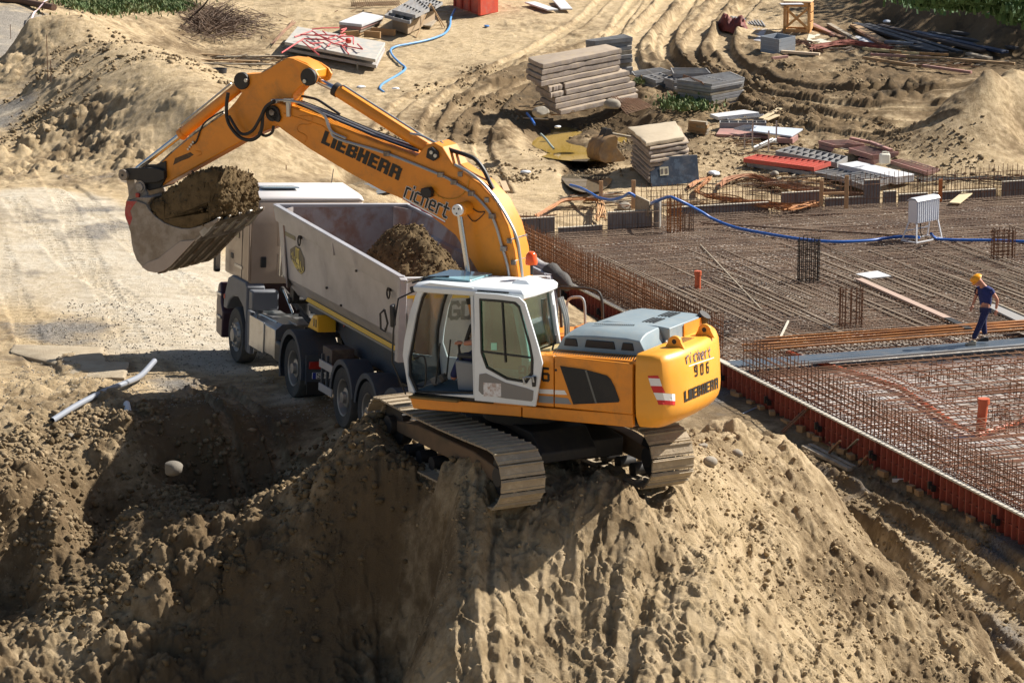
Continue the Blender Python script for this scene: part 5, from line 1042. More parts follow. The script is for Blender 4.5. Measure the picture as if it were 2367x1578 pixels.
crumbs(bpy.data.objects['soil_heap'], FE.M, 2600, .006, .028, 5, 'loose crumbs on the heap in the bucket'); crumbs(hp_, FT.M, 6000, .007, .034, 6, 'loose crumbs on the heap in the tipper')
# ================================================================ foundation slab
CONC = mat('concrete', (.30, .29, .27), .9, col2=(.20, .18, .16), nsc=2, dirt=.4, dcol=(.33, .26, .17), bump=.4, bsc=20)
RUST = mat('rusty_bar', (.23, .115, .06), .8, col2=(.15, .08, .045), nsc=1.2, dirt=.3, dcol=(.28, .15, .07))
RUSTO = mat('fresh_rust_bar', (.42, .17, .045), .75, col2=(.25, .10, .035), nsc=2)
BARG = mat('mill_bar', (.29, .205, .14), .6, .2, col2=(.17, .11, .075), nsc=.8)
WOOD = mat('timber', (.40, .26, .13), .75, col2=(.28, .17, .085), nsc=6, stretch=(1, 1, 6), dirt=.3, bump=.2)
WOODG = mat('weathered_board', (.34, .29, .22), .85, col2=(.22, .18, .13), nsc=5, dirt=.4, bump=.3)
BOARD = mat('shutter_board', (.25, .235, .23), .8, col2=(.17, .16, .16), nsc=3, stretch=(8, 8, .5), dirt=.35, dcol=(.2, .15, .11), bump=.2)
REDF = mat('formwork_red', (.24, .05, .036), .75, col2=(.18, .045, .036), nsc=2.5, dirt=.3, dsc=4, dcol=(.30, .19, .13), bump=.15)
PALE = mat('pale_top', (.50, .46, .38), .8, dirt=.4, dcol=(.36, .28, .18))
def poly(name, pts, mt_, **k): mb = MB(); mb.v = [tuple(p) for p in pts]; mb.f = [tuple(range(len(pts)))]; return ob(name, mb, mt_, smooth=0, **k)
US = 14.4
m, t, b, N, L = nodes('blinding'); tc = N('ShaderNodeTexCoord').outputs['Object']
n1, n2, n3 = noise(t, tc, .22, 6, .6), noise(t, tc, 9, 5, .7), noise(t, tc, 1.3, 6, .7)
c = mixn(t, ramp(t, n1, .42, .6), (.15, .115, .085), (.34, .30, .26)); c = mixn(t, ramp(t, n2, .55, .62), c, (.70, .66, .6)); c = mixn(t, ramp(t, n3, .55, .7, 0, .8), c, (.07, .055, .045))
L(c, b.inputs['Base Color']); b.inputs['Roughness'].default_value = .8
poly('blinding_concrete', [sl(US, 0), sl(UB, 0), sl(UB, VB), sl(UB2, VB), sl(UB2, 24), sl(US, 24)][::-1], m, kind='structure')
m2, t, b, N, L = nodes('blinding_pale'); tc = N('ShaderNodeTexCoord').outputs['Object']
n1, n2, n3 = noise(t, tc, .3, 6, .6), noise(t, tc, 6, 5, .7), noise(t, tc, 1.6, 6, .7)
c = mixn(t, ramp(t, n1, .38, .62), (.56, .54, .52), (.36, .32, .28)); c = mixn(t, ramp(t, n3, .52, .66, 0, .7), c, (.14, .10, .075)); c = mixn(t, ramp(t, n2, .58, .68), c, (.72, .7, .68))
L(c, b.inputs['Base Color']); b.inputs['Roughness'].default_value = .55
poly('blinding_concrete', [sl(-9, 0, -3.65), sl(US, 0, -3.65), sl(US, 24, -3.65), sl(-9, 24, -3.65)], m2, kind='structure')
# bar mats
def bars(name, segs, r_, mt_, label, **k):
    A, B_ = zip(*segs); me = rods_mesh(name, np.array([tuple(a) for a in A]), np.array([tuple(b_) for b_ in B_]), r_); me.materials.append(mt_)
    return ob(name, me, None, smooth=0, label=label, kind='stuff', **k)
def mat_layer(u0, u1, v0, v1, z, su, sv, jit=.03, lim=None, skip=0):
    S = []; v = v0
    while v < v1:
        ue = u1 if lim is None else (UB if v < VB else UB2) - .1
        o = random.uniform(0, 3); a = u0 - o
        pj = random.gauss(0, jit)
        while a < ue:
            b_ = min(ue, a + random.uniform(3.5, 6)); nj = random.gauss(0, jit)
            if b_ > u0 and random.random() > skip: S.append((sl(max(a, u0), v + pj, z + random.uniform(-.01, .02)), sl(b_, v + nj, z + random.uniform(-.01, .02))))
            a, pj = b_, nj
        v += su * random.choice((.85, 1, 1.15))
    u = u0
    while u < u1:
        vs_ = v0 if u < UB else max(v0, VB); a = vs_ - random.uniform(0, 3); pj = random.gauss(0, jit)
        while a < v1:
            b_ = min(v1, a + random.uniform(3, 5)); nj = random.gauss(0, jit)
            if b_ > vs_ and random.random() > skip: S.append((sl(u + pj, max(a, vs_), z + .02 + random.uniform(-.01, .02)), sl(u + nj, b_, z + .02 + random.uniform(-.01, .02))))
            a, pj = b_, nj
        u += sv * random.choice((.85, 1, 1.15))
    return S
bars('rebar_mat', mat_layer(US + .9, UB2 - .1, .1, 20, -3.36, .17, .17, lim=1), .0125, BARG, 'upper steel bar mat of the far slab')
bars('rebar_mat', mat_layer(US + .9, UB2 - .1, .1, 20, -3.53, .2, .2, .02, lim=1), .0115, RUST, 'lower steel bar mat of the far slab')
S = []
for k in range(70):       # extra bars laid in pairs on top, along the slab edge
    v = .8 + k * .27; u = US + 1 + random.uniform(0, 6)
    for j in range(random.randint(1, 3)): S.append((sl(u, v + j * .05, -3.31), sl(min(u + random.uniform(5, 9), UB - .3), v + j * .05 + random.uniform(-.15, .15), -3.31)))
bars('loose_bars', S, .016, mat('light_bar', (.36, .28, .2), .6, .3), 'long bars laid over the slab mat')
bars('rebar_mat', mat_layer(-8, US - .7, .1, 13, -3.42, .26, .17, .03, skip=.12), .0125, RUST, 'steel bar mat of the near slab')
bars('rebar_mat', mat_layer(-8, US - 2, .1, 7, -3.25, .9, .24, .05, skip=.2), .0135, mat('red_brown_bar', (.27, .11, .055), .7), 'raised bars of the near slab')
S = []
for k in range(620):      # chairs and bent stirrups scattered on the pale zone
    u, v = random.uniform(-1, 12.5), random.uniform(3.0, 12); a = random.uniform(.3, .9); h_ = random.uniform(.15, .32)
    p = sl(u, v, -3.45); q = sl(u + .12 * math.cos(a * 4), v + .3 * math.sin(a), -3.45); S += [(p, p + Vector((0, 0, h_))), (p + Vector((0, 0, h_)), q + Vector((0, 0, h_))), (q + Vector((0, 0, h_)), q)]
bars('bar_chairs', S, .011, RUST, 'wire chairs and stirrups standing between the bars')
def curtain(u0, u1, v, z1, sp, rows, r_=.013, z0=-3.62, wob=.01):
    S = []; u = u0
    while u < u1: S.append((sl(u, v, z0), sl(u + random.gauss(0, wob), v + random.gauss(0, wob), z1 + random.uniform(-.05, .05)))); u += sp
    for i in range(rows):
        z = z0 + .25 + (z1 - z0 - .4) * i / max(1, rows - 1); a = u0
        while a < u1: b_ = min(u1, a + 5); S.append((sl(a, v + .02, z + random.gauss(0, .008)), sl(b_, v + .02, z + random.gauss(0, .008)))); a = b_
    return S
bars('rebar_curtain', curtain(15.9, UB - .3, .28, -2.5, .135, 8) + curtain(15.9, UB - .3, .55, -2.52, .135, 7), .0155, mat('curtain_rust', (.30, .145, .07), .75, col2=(.18, .09, .05), nsc=.7), 'double curtain of rusty bars along the far formwork')
bars('rebar_curtain', curtain(-8, 14.2, .28, -2.62, .19, 5) + curtain(-8, 14.2, .55, -2.65, .19, 5), .012, mat('curtain_brown', (.22, .115, .07), .75, col2=(.14, .08, .05), nsc=.6), 'double curtain of brown bars along the near formwork')
# back walls of shuttering with their bars
def vb(px, py, z=-3.6): q = at(px, py, z); return slinv(q.x, q.y)
def wallseg(px0, px1, ybase, htop, u, label, mt_=BOARD, th=.08, zb_=-3.62, cat='shuttering'):
    v0, v1 = vb(px0, ybase)[1], vb(px1, ybase)[1]; n = max(1, round((v1 - v0) / .5)); M0 = Matrix.Translation(sl(u, v0, zb_)) @ Matrix.Rotation(math.atan2(FN.y, FN.x), 4, 'Z')
    e_ = empty('shutter_wall', M0, label, cat, 'shuttering at the back of the slab'); h_ = htop
    w_ = (v1 - v0) / n
    for k in range(n): ob('board', MB().box((w_ * (k + .5), th / 2, h_ / 2), (w_ - .012, th + .01 * (k % 2), h_ - .01 * (k % 3))), mt_, e_, bevel=.006)
    ob('capping', MB().box(((v1 - v0) / 2, th / 2, h_ + .012), (v1 - v0, th + .03, .025)), PALE, e_, bevel=.004)
    return e_
wallseg(1130, 1288, 560, .74, UB, 'dark shutter wall at the far left corner of the slab, left of the low gap')
wallseg(1289, 1404, 556, .40, UB, 'low shutter board in the gap of the left back wall')
wallseg(1405, 1522, 550, .78, UB, 'dark shutter wall between the low gap and the round-topped post')
ob('post', MB().tube([sl(UB - .05, vb(1529, 548)[1], z) for z in (-3.6, -2.55, -2.5)], [.11, .11, .08], 16), CONC, smooth=50, label='grey round-topped post at the step of the back wall', cat='post')
wallseg(1537, 1800, 512, .5, UB2, 'long low shutter board right of the step, under the hose')
wallseg(1803, 1913, 500, .76, UB2, 'tall dark shutter panel left of the wooden stake with the crossbar')
wallseg(1915, 2020, 498, .5, UB2, 'low shutter board behind the wooden stake')
wallseg(2022, 2066, 499, 1.02, UB2, 'tallest shutter panel left of the white cabinet')
wallseg(2067, 2102, 496, .62, UB2, 'short shutter panel just left of the white cabinet')
wallseg(2103, 2182, 494, .50, UB2, 'shutter panel behind the white cabinet', REDF if 0 else BOARD)
wallseg(2183, 2356, 489, .5, UB2, 'low shutter board right of the white cabinet')
wallseg(2357, 2420, 484, .72, UB2, 'tall shutter panel at the right edge of the photo')
q = at(1490, 498, -3.0); ob('board', MB().hexa([at(1468, 497, -3), at(1500, 500, -3), at(1503, 499, -3), at(1471, 496, -3), at(1468, 497, -3) + Vector((0, 0, .62)), at(1500, 500, -3) + Vector((0, 0, .45)), at(1503, 499, -3) + Vector((0, 0, .45)), at(1471, 496, -3) + Vector((0, 0, .62))]), WOODG, bevel=.006, label='weathered board panel standing behind the round-topped post', cat='panel')
def vcurt(v0, v1, u, z1, sp, rows):
    S = []; v = v0
    while v < v1: S.append((sl(u, v, -3.6), sl(u + random.gauss(0, .01), v + random.gauss(0, .012), z1 + random.uniform(-.06, .06)))); v += sp
    for i in range(rows): z = -3.4 + (z1 + 3.4) * (i + .6) / rows; S.append((sl(u - .02, v0, z), sl(u - .02, v1, z)))
    return S
bars('rebar_curtain', vcurt(-1, VB - .1, UB - .22, -2.68, .105, 2), .0105, BARG, 'bars in front of the left back wall')
bars('rebar_curtain', vcurt(VB + .2, 20, UB2 - .25, -2.5, .11, 2) + vcurt(VB + .2, 20, UB2 + .25, -2.38, .17, 2), .0115, RUST, 'bars standing at the right back wall')
# column cages
def cage(px, py, w_, d_, h_, n, label, mt_=DARK, z=-3.4, tilt=0, ties=8):
    p = at(px, py, z); e_ = empty('column_cage', TZ(p, math.atan2(FN.y, FN.x) + tilt), label, 'rebar cage', 'column cages standing on the slab')
    per = [(i / n) for i in range(n)]; P = []
    for a in per:
        s_ = a * 2 * (w_ + d_)
        if s_ < w_: P.append((s_ - w_ / 2, -d_ / 2))
        elif s_ < w_ + d_: P.append((w_ / 2, s_ - w_ - d_ / 2))
        elif s_ < 2 * w_ + d_: P.append((w_ / 2 - (s_ - w_ - d_), d_ / 2))
        else: P.append((-w_ / 2, d_ / 2 - (s_ - 2 * w_ - d_)))
    for x, y in P: ob('vertical_bar', MB().cyl((x, y, -.15), (x + random.uniform(-.01, .01), y, h_ + random.uniform(-.04, .04)), .014, 5), mt_, e_)
    for i in range(ties):
        z_ = .1 + (h_ - .2) * i / (ties - 1); c_ = [(-w_ / 2, -d_ / 2), (w_ / 2, -d_ / 2), (w_ / 2, d_ / 2), (-w_ / 2, d_ / 2), (-w_ / 2, -d_ / 2)]
        ob('stirrup', MB().tube([(x * 1.04, y * 1.04, z_) for x, y in c_], .008, 4), mt_, e_)
    return e_
cage(1868, 656, .55, .3, 1.28, 14, 'tall dark column cage standing mid slab below the blue hose', ties=9)
cage(1966, 758, .52, .4, 1.05, 12, 'dark column cage near the long plank, left of the walking worker', RUST, ties=6)
cage(2318, 600, .6, .4, .9, 12, 'faint column cage below the blue hose near the right edge', RUST)
cage(1558, 540, .35, .3, 1.15, 12, 'rust orange column cage beside the round-topped post', RUSTO, ties=10)
cage(1588, 536, .3, .3, .6, 8, 'small grey bar cage right of the orange cage', BARG, ties=4)
# ---------------------------------------------------------------- red formwork
ORD = ['', 'second ', 'third ', 'fourth ', 'fifth ', 'sixth ', 'seventh ', 'eighth ', 'ninth ', 'tenth ', 'eleventh ', 'twelfth ', 'thirteenth ']
rib_me = MB().box((0, -.06, .31), (.02, .1, .6)).mesh('rib', 0); rib_me.materials.append(mat('rib_red', (.38, .10, .07), .7, dirt=.4, dcol=(.42, .26, .18), dsc=6))
ang = math.atan2(FDIR.y, FDIR.x); PW = 2.7
sheet_me = (MB().box((PW / 2, 0, .31), (PW - .01, .02, .64))).mesh('face_sheet', 0); sheet_me.materials.append(mat('formwork_sheet', (.24, .04, .028), .8, col2=(.17, .04, .032), nsc=1.5, dirt=.35, dsc=3, dcol=(.26, .15, .1)))
rail_me = (MB().box((PW / 2, -.05, .645), (PW - .006, .14, .03))).mesh('top_rail', 0); rail_me.materials.append(PALE)
brail_me = (MB().box((PW / 2, -.06, .03), (PW - .01, .11, .025))).mesh('bottom_rail', 0); brail_me.materials.append(REDF)
end_me = MB().box((0, -.062, .31), (.035, .125, .62)).mesh('end_rib', 0); end_me.materials.append(REDF)
clamp_me = MB().box((0, -.16, .33), (.16, .1, .07)).box((0, -.2, .36), (.05, .08, .16)).box((.07, -.15, .3), (.04, .1, .12)).mesh('clamp', 0); clamp_me.materials.append(DARK)
midr_me = MB().box((PW / 2, -.03, .33), (PW - .03, .04, .03)).mesh('mid_rail', 0); midr_me.materials.append(REDF)
# local +x runs along FDIR; outside (towards the lane) is local +y: mirror with a turn about z
for k in range(12):
    u0 = -4.6 + PW * k; p = sl(u0 + PW, 0, -3.95)
    vis = k - 1; lab = ('red ribbed formwork panel edging the slab, nearest and mostly outside the photo' if vis < 0 else 'red ribbed formwork panel edging the slab, cut by the right edge of the photo' if vis == 0 else 'red ribbed formwork panel edging the slab, %sfull one from the right edge' % ORD[vis - 1]) if vis < 6 else ('red ribbed formwork panel beyond the excavator, %sone behind its counterweight' % ORD[vis - 6])
    e_ = empty('formwork_panel', TZ(p, ang + math.pi, tx=random.gauss(0, .012)), lab, 'formwork panel', 'red formwork panels along the slab edge')
    # after the half turn local +x points back to the camera and local -y away from the slab? keep the ribs on the lane side
    sgn = 1 if (Matrix.Rotation(ang + math.pi, 3, 'Z') @ Vector((0, -1, 0))).dot(Vector((-FN.x, -FN.y, 0))) > 0 else -1
    MS = Matrix.Diagonal((1, sgn, 1, 1))
    for me_, nm in ((sheet_me, 'face_sheet'), (rail_me, 'top_rail'), (brail_me, 'bottom_rail'), (midr_me, 'mid_rail')): ob(nm, me_, None, e_, M=MS)
    for j in range(1, 10): ob('rib', rib_me, None, e_, M=Matrix.Translation((j * PW / 10, 0, 0)) @ MS)
    for x_ in (.02, PW - .02): ob('end_rib', end_me, None, e_, M=Matrix.Translation((x_, 0, 0)) @ MS)
    ob('clamp', clamp_me, None, e_, M=Matrix.Translation((PW - .02, 0, 0)) @ MS)
blk_me = MB().box((0, 0, .06), (.16, .12, .12)).mesh('wood_block', 0); blk_me.materials.append(WOOD)
Z3 = lambda x, y: (1600 + x / 3.016, 780 + y / 3.016)
for i, q in enumerate([(255,340),(385,410),(425,425),(520,475),(580,515),(670,555),(755,605),(795,612),(880,662),(950,698),(995,722),(1090,792),(1190,812),(1265,845),(1330,890),(1490,965),(1675,1072),(1745,1100),(1945,1200),(2125,1290),(2220,1340)]):
    p = at(*Z3(*q), -3.95); u_, v_ = slinv(p.x, p.y); p = sl(u_, min(v_, -.22), -3.9)
    ob('wood_block', blk_me, None, M=TZ(p, ang + random.uniform(-.5, .5), random.uniform(-.1, .1)) @ Matrix.Diagonal((random.uniform(.9, 1.6), 1, random.uniform(.8, 1.2), 1)), label='short wooden block wedged at the foot of the red formwork', cat='wood block', group='wood blocks at the foot of the formwork')
# the joint strip, orange bars and boards
def board(name, a, b_, wd, th, mt_, label, cat='plank', group=None, up=(0, 0, 1), bev=.006): return ob(name, MB().beam(a, b_, wd, th, up), mt_, bevel=bev, label=label, cat=cat, group=group)
STR = mat('strip_steel', (.14, .17, .2), .35, .6, dirt=.4, dcol=(.2, .16, .12))
board('walkway_strip', sl(14.35, .0, -3.36), sl(14.55, 14, -3.38), .6, .04, STR, 'blue grey steel strip crossing the slab that the worker walks on', 'walkway')
board('edge_channel', sl(13.95, .4, -3.37), sl(14.15, 14, -3.37), .08, .06, mat('channel', (.3, .31, .32), .4, .5, dirt=.3), 'pale channel along the near edge of the steel strip', 'channel')
for i in range(7): board('long_bar', sl(15.4 + i * .09 + .5 * (i % 2), .9 + .2 * i, -3.3 + .012 * i), sl(15.5 + i * .1, 14, -3.3 + .012 * i), .05, .04, RUSTO, 'long rust orange bar beside the steel strip, %s' % ['nearest the strip', 'second from the strip', 'third from the strip', 'middle one of the seven', 'third from the far side', 'second from the far side', 'farthest from the strip'][i], 'steel bar', 'orange bars beside the strip')
board('plank', at(1985, 645, -3.27), at(2196, 738, -3.27), .22, .05, mat('pink_plank', (.42, .30, .24), .8, dirt=.3), 'long narrow plank laid across the bars, pointing at the worker', 'plank')
board('plank', at(2190, 735, -3.25), at(2240, 760, -3.25), .2, .04, DARK, 'dark short board at the end of the long plank', 'plank')
board('plank', at(2290, 705, -3.28), at(2420, 768, -3.28), .4, .05, mat('grey_plank', (.28, .27, .26), .8, dirt=.3), 'wide grey plank right of the worker', 'plank')
board('plank', at(2295, 698, -3.25), at(2420, 752, -3.25), .07, .05, WOODG, 'thin pale batten on the wide grey plank', 'plank')
ob('board', MB().hexa([at(*p, -3.3) for p in [(1978, 635), (2010, 645), (2060, 640), (2028, 628)]] + [at(*p, -3.3) + Vector((0, 0, .03)) for p in [(1978, 635), (2010, 645), (2060, 640), (2028, 628)]]), mat('white_board', (.6, .6, .6), .6), label='small white board lying flat on the bars', cat='board')
board('batten', at(1804, 779, -3.3), at(1822, 742, -3.25), .05, .05, WHT if 0 else PALE, 'short pale stick lying on the slab near the orange bars', 'stick')
board('batten', at(1618, 480 + 85, -3.3), at(1760, 715, -3.3), .035, .035, WOODG, 'very long thin batten lying aslant across the bars', 'batten')
board('batten', at(1275, 565, -3.3), at(1312, 600, -3.3), .035, .035, WOODG, 'thin batten at the far left corner of the slab', 'batten')
board('long_bar', at(1620, 515, -3.3), at(2100, 545, -3.3), .05, .05, BARG, 'thick grey bar lying below the back wall', 'steel bar')
def standpipe(px, py, h_, r_, label, z=-3.45, tilt=0):
    p = at(px, py, z); ob('drain_pipe', MB().tube([p, p + Vector((tilt, 0, h_))], r_, 18).tube([p + Vector((tilt, 0, h_ - .1)), p + Vector((tilt, 0, h_ + .02))], r_ * 1.18, 18), mat('orange_pipe', (.55, .12, .05), .45) if 'orange_pipe' not in bpy.data.materials else bpy.data.materials['orange_pipe'], smooth=50, label=label, cat='pipe', group='orange drain pipes standing in the slab')
standpipe(1612.5, 674, .55, .085, 'upright orange drain pipe alone in the middle of the slab')
standpipe(2266, 1000, .75, .11, 'upright orange drain pipe in the pale near slab at right', -3.6, .05)
ob('buried_pipe', MB().tube([at(1820, 815, -3.55), at(2080, 895, -3.55), at(2215, 985, -3.55), at(2262, 1005, -3.55), at(2400, 960, -3.55)], .06, 10), bpy.data.materials['orange_pipe'], label='orange drain pipe lying under the bars of the near slab', cat='pipe')
# ---------------------------------------------------------------- blue hose
HOSE = mat('blue_hose', (.02, .12, .45), .4, dirt=.15)
def hose(pts, r_, label, mt_=HOSE): return ob('hose', MB().tube(smoothpts(pts, 6), r_, 8), mt_, smooth=60, label=label, cat='hose')
hose([at(1318,428,-2.95), at(1343,435,-2.93), at(1366,447,-2.9), at(1384,457,-2.9), at(1410,462,-2.85), at(1436,457,-2.7), at(1455,447,-2.5), at(1475,460,-2.7), at(1492,474,-2.8), at(1510,468,-2.6), at(1543,456,-2.3), at(1560,459,-2.3), at(1590,473,-2.5), at(1620,489,-2.8), at(1650,507,-3.05), at(1700,526,-3.22), at(1770,540,-3.25), at(1860,554,-3.25), at(1935,559,-3.25), at(2010,556,-3.25), at(2060,549,-3.25), at(2096,547,-3.25), at(2125,549,-3.2)], .045, 'thick blue hose sagging over the back wall and lying across the slab')
hose([at(2152,540,-2.9), at(2158,548,-3.15), at(2172,553,-3.24), at(2230,555,-3.25), at(2310,556,-3.25), at(2450,562,-3.25)], .045, 'thick blue hose running right from the white cabinet')
# ---------------------------------------------------------------- white cabinet on legs
fa, fb, fc = at(2120, 562, -3.33), at(2174, 551, -3.33), at(2094, 556, -3.33)
ux = (fb - fa); wln = ux.length; ux.normalize(); uy = Vector((-ux.y, ux.x, 0)); cw_ = .72; c_ = fa
Mc = Matrix((ux.to_4d() * 1, uy.to_4d(), Vector((0, 0, 1, 0)), Vector((0, 0, 0, 1)))).transposed(); Mc = Matrix.Translation(fa) @ Matrix.Rotation(math.atan2(ux.y, ux.x), 4, 'Z')
e_ = empty('cabinet', Mc, 'white ribbed electrical cabinet on splayed legs standing on the slab', 'cabinet'); WC = mat('cabinet_white', (.72, .74, .78), .45, dirt=.08)
D_ = .42
ob('cabinet_box', MB().prism([(.06, .56), (D_ - .04, .56), (D_ - .04, 1.2), (.3, 1.25), (.12, 1.25), (.06, 1.2)], .03, wln - .04, ax=0), WC, e_, bevel=.015)
ob('lid', MB().prism([(.03, 1.2), (.12, 1.275), (.3, 1.275), (D_, 1.2), (D_, 1.22), (.3, 1.3), (.12, 1.3), (.03, 1.22)], .01, wln - .01, ax=0), WC, e_, bevel=.01)
for k in range(11): ob('rib', MB().box((.07 + k * (wln - .14) / 10, .052, .88), (.018, .022, .62)), WC, e_)
for x0, x1 in ((.05, -.06), (wln - .06, wln + .04)):
    for y0, y1 in ((.08, -.02), (D_ - .06, D_ + .1)): ob('leg', MB().beam((x0, y0, .58), (x1, y1, 0), .035, .035, (1, 0, 0)), WC, e_)
for a, b_ in (((-.06, -.02, .02), (wln + .04, -.02, .02)), ((-.06, -.02, .02), (-.06, D_ + .1, .02)), ((wln + .04, -.02, .02), (wln + .04, D_ + .1, .02)), ((-.06, D_ + .1, .02), (wln + .04, D_ + .1, .02)), ((0, D_ + .05, .3), (wln, D_ + .05, .3))): ob('crossbar', MB().beam(a, b_, .03, .03), WC, e_)
for x_ in (.25, .4): ob('cable', MB().tube([(x_, .2, .56), (x_ + .02, .22, .3), (x_ + .1, .2, .08)], .015, 6), BLK, e_)
# ---------------------------------------------------------------- stakes with crossbars
ST = mat('stake_wood', (.50, .30, .15), .8, dirt=.2)
def stake(px, py, h_, w_=.13, label='', z=-2.98): p = at(px, py, z); return ob('stake', MB().box(p + Vector((0, 0, h_ / 2 - .1)), (w_, .05, h_ + .2)), ST, bevel=.006, label=label, cat='stake', group='wooden stakes behind the slab')
stake(1389, 462, .6, .12, 'shorter wooden stake at the left end of the crossbar, by the rust orange bundle'); stake(1464, 468, .7, .13, 'wooden stake at the right end of the crossbar, touched by the blue hose')
board('crossbar', at(1389, 455, -2.9), at(1464, 453, -2.85), .04, .07, WOODG, 'grey crossbar nailed between the two left stakes', 'board')
stake(1898, 462, .62, .12, 'short wooden stake left of the tall stake with orange paint'); stake(1956, 468, .85, .13, 'tall wooden stake behind the low shutter board')
board('crossbar', at(1898, 448, -2.8), at(1962, 446, -2.8), .04, .08, ST, 'wooden crossbar with a red mark between the right stakes', 'board')
ob('stake', MB().box(at(2173, 462, -2.95) + Vector((0, 0, .3)), (.12, .05, .7)), mat('orange_stake', (.6, .2, .06), .8), label='orange painted stake right of the white cabinet', cat='stake')
board('board', at(2206, 470, -3.25), at(2236, 446, -3.15), .35, .04, mat('light_wood', (.6, .48, .3), .8), 'pale board leaning behind the right back wall', 'board')
# ---------------------------------------------------------------- worker on the slab
def skinbody(name, V_, Ed, Rr, mt_, parent=None, sub=2, **k):
    me = bpy.data.meshes.new(name); me.from_pydata([Vector(v) for v in V_], Ed, []); o = bpy.data.objects.new(name, me); COL.objects.link(o)
    sk_ = o.modifiers.new('skin', 'SKIN'); sk_.use_smooth_shade = True
    for i, r_ in enumerate(Rr): me.skin_vertices[0].data[i].radius = (r_, r_) if not isinstance(r_, tuple) else r_
    me.skin_vertices[0].data[0].use_root = True
    s_ = o.modifiers.new('sub', 'SUBSURF'); s_.levels = sub; s_.render_levels = sub; me.materials.append(mt_)
    if parent: o.parent = parent
    return tag(o, **k)
SKIN = mat('skin', (.50, .22, .14), .6); NAVYC = mat('navy_cloth', (.012, .022, .11), .85, col2=(.02, .03, .15), nsc=8, bump=.3); NAVYT = mat('navy_trousers', (.012, .018, .08), .85, bump=.3); HLM = mat('yellow_helmet', (.88, .36, .01), .3)
pp = at(2266, 792, -3.32); e_ = empty('person', TZ(pp, .1), 'worker in yellow helmet, navy polo shirt and navy trousers walking left, looking down', 'person')
def J(px, py, y=0): return ((px - 650) / 694, y, (1452 - py) / 679)
# body (skin): pelvis, spine, neck, head, arms; one continuous mesh
Vb = [J(725,840), J(715,700), J(700,560), J(665,470), J(600,410), J(560,370), J(790,560,-.14), J(885,700,-.2), J(865,860,-.2), J(610,560,.14), J(575,720,.2), J(530,830,.2),
      J(700,900,-.09), J(640,1080,-.1), J(520,1340,-.1), J(740,900,.09), J(700,1080,.09), J(740,1320,.09)]
Eb = [(0,1),(1,2),(2,3),(3,4),(4,5),(2,6),(6,7),(7,8),(2,9),(9,10),(10,11),(0,12),(12,13),(13,14),(0,15),(15,16),(16,17)]
skinbody('body', Vb, Eb, [.13,.12,.12,.055,.075,.085,.055,.045,.032,.055,.042,.03,.09,.065,.045,.09,.065,.045], SKIN, e_)
def hand(p, d, s_):
    p = Vector(p); d = Vector(d).normalized(); n = Vector((0, 1, 0)); sd = d.cross(n).normalized(); Vh = [p, p + d * .05, p + d * .09]; Eh = [(0, 1), (1, 2)]; Rh = [.028, .036, .034]
    for k in range(4):
        a = p + d * .09 + sd * (.027 - .018 * k); ln = (.07, .08, .075, .06)[k]; i = len(Vh)
        Vh += [a + d * ln * .5 + n * s_ * .008, a + d * ln * .85 + n * s_ * .03]; Eh += [(2, i), (i, i + 1)]; Rh += [.0095, .008]
    i = len(Vh); Vh += [p + d * .05 + sd * .045, p + d * .085 + sd * .058]; Eh += [(1, i), (i, i + 1)]; Rh += [.012, .009]
    skinbody('hand', Vh, Eh, Rh, SKIN, e_, 1)
hand(J(865,865,-.2), (-.05, 0, -1), 1); hand(J(528,835,.2), (-.35, 0, -1), -1)
skinbody('shirt', [J(727,868), J(712,700), J(695,570), J(672,478), J(785,560,-.13), J(835,620,-.17), J(615,560,.13), J(592,640,.17)], [(0,1),(1,2),(2,3),(2,4),(4,5),(2,6),(6,7)], [.165,.16,.165,.1,.085,.075,.085,.075], NAVYC, e_)
skinbody('trousers', [J(722,815), J(702,895,-.09), J(638,1080,-.1), J(505,1375,-.1), J(742,900,.09), J(702,1080,.09), J(742,1335,.09)], [(0,1),(1,2),(2,3),(0,4),(4,5),(5,6)], [.145,.11,.085,.068,.11,.085,.068], NAVYT, e_)
ob('belt', MB().loft([[( J(722,y_)[0] + .135 * math.cos(a), .125 * math.sin(a), J(722,y_)[2] + .03 * math.cos(a)) for a in (2 * math.pi * k / 18 for k in range(18))] for y_ in (845, 822)]), mat('belt', (.15, .07, .04), .6), e_, smooth=60)
hc = Vector(J(558, 375))
hr_ = []
for th_, rr in ((0, .138), (.35, .135), (.7, .125), (1.05, .085), (1.35, .035)): hr_.append([(hc.x + .01 + rr * math.cos(a) * 1.08 - .05 * math.sin(th_), rr * math.sin(a) * .92, hc.z + .01 + .13 * math.sin(th_)) for a in (2 * math.pi * k / 18 for k in range(18))])
MH = Matrix.Translation(hc) @ Matrix.Rotation(-.75, 4, 'Y') @ Matrix.Translation(-hc)
ob('helmet', MB().loft(hr_), HLM, e_, smooth=60, M=MH); ob('helmet_brim', MB().loft([[(hc.x + s_ * (.15 * math.cos(a)) - .03, s_ * .13 * math.sin(a), hc.z + z_) for a in (2 * math.pi * k / 18 for k in range(18))] for s_, z_ in ((1, .0), (1.05, -.008), (1.0, .012))]), HLM, e_, smooth=60, M=MH)
ob('face', MB().loft([[(hc.x - .05 + r_ * math.cos(a) * .9, r_ * .8 * math.sin(a), hc.z + z_) for a in (2 * math.pi * k / 14 for k in range(14))] for r_, z_ in ((.03, -.15), (.075, -.125), (.098, -.07), (.10, 0))]).box((hc.x - .145, 0, hc.z - .05), (.04, .03, .045)), SKIN, e_, smooth=60, M=MH)
for y_ in (-.035, .035): ob('eye', MB().box((hc.x - .135, y_, hc.z - .02), (.02, .028, .014)), BLK, e_, M=MH)
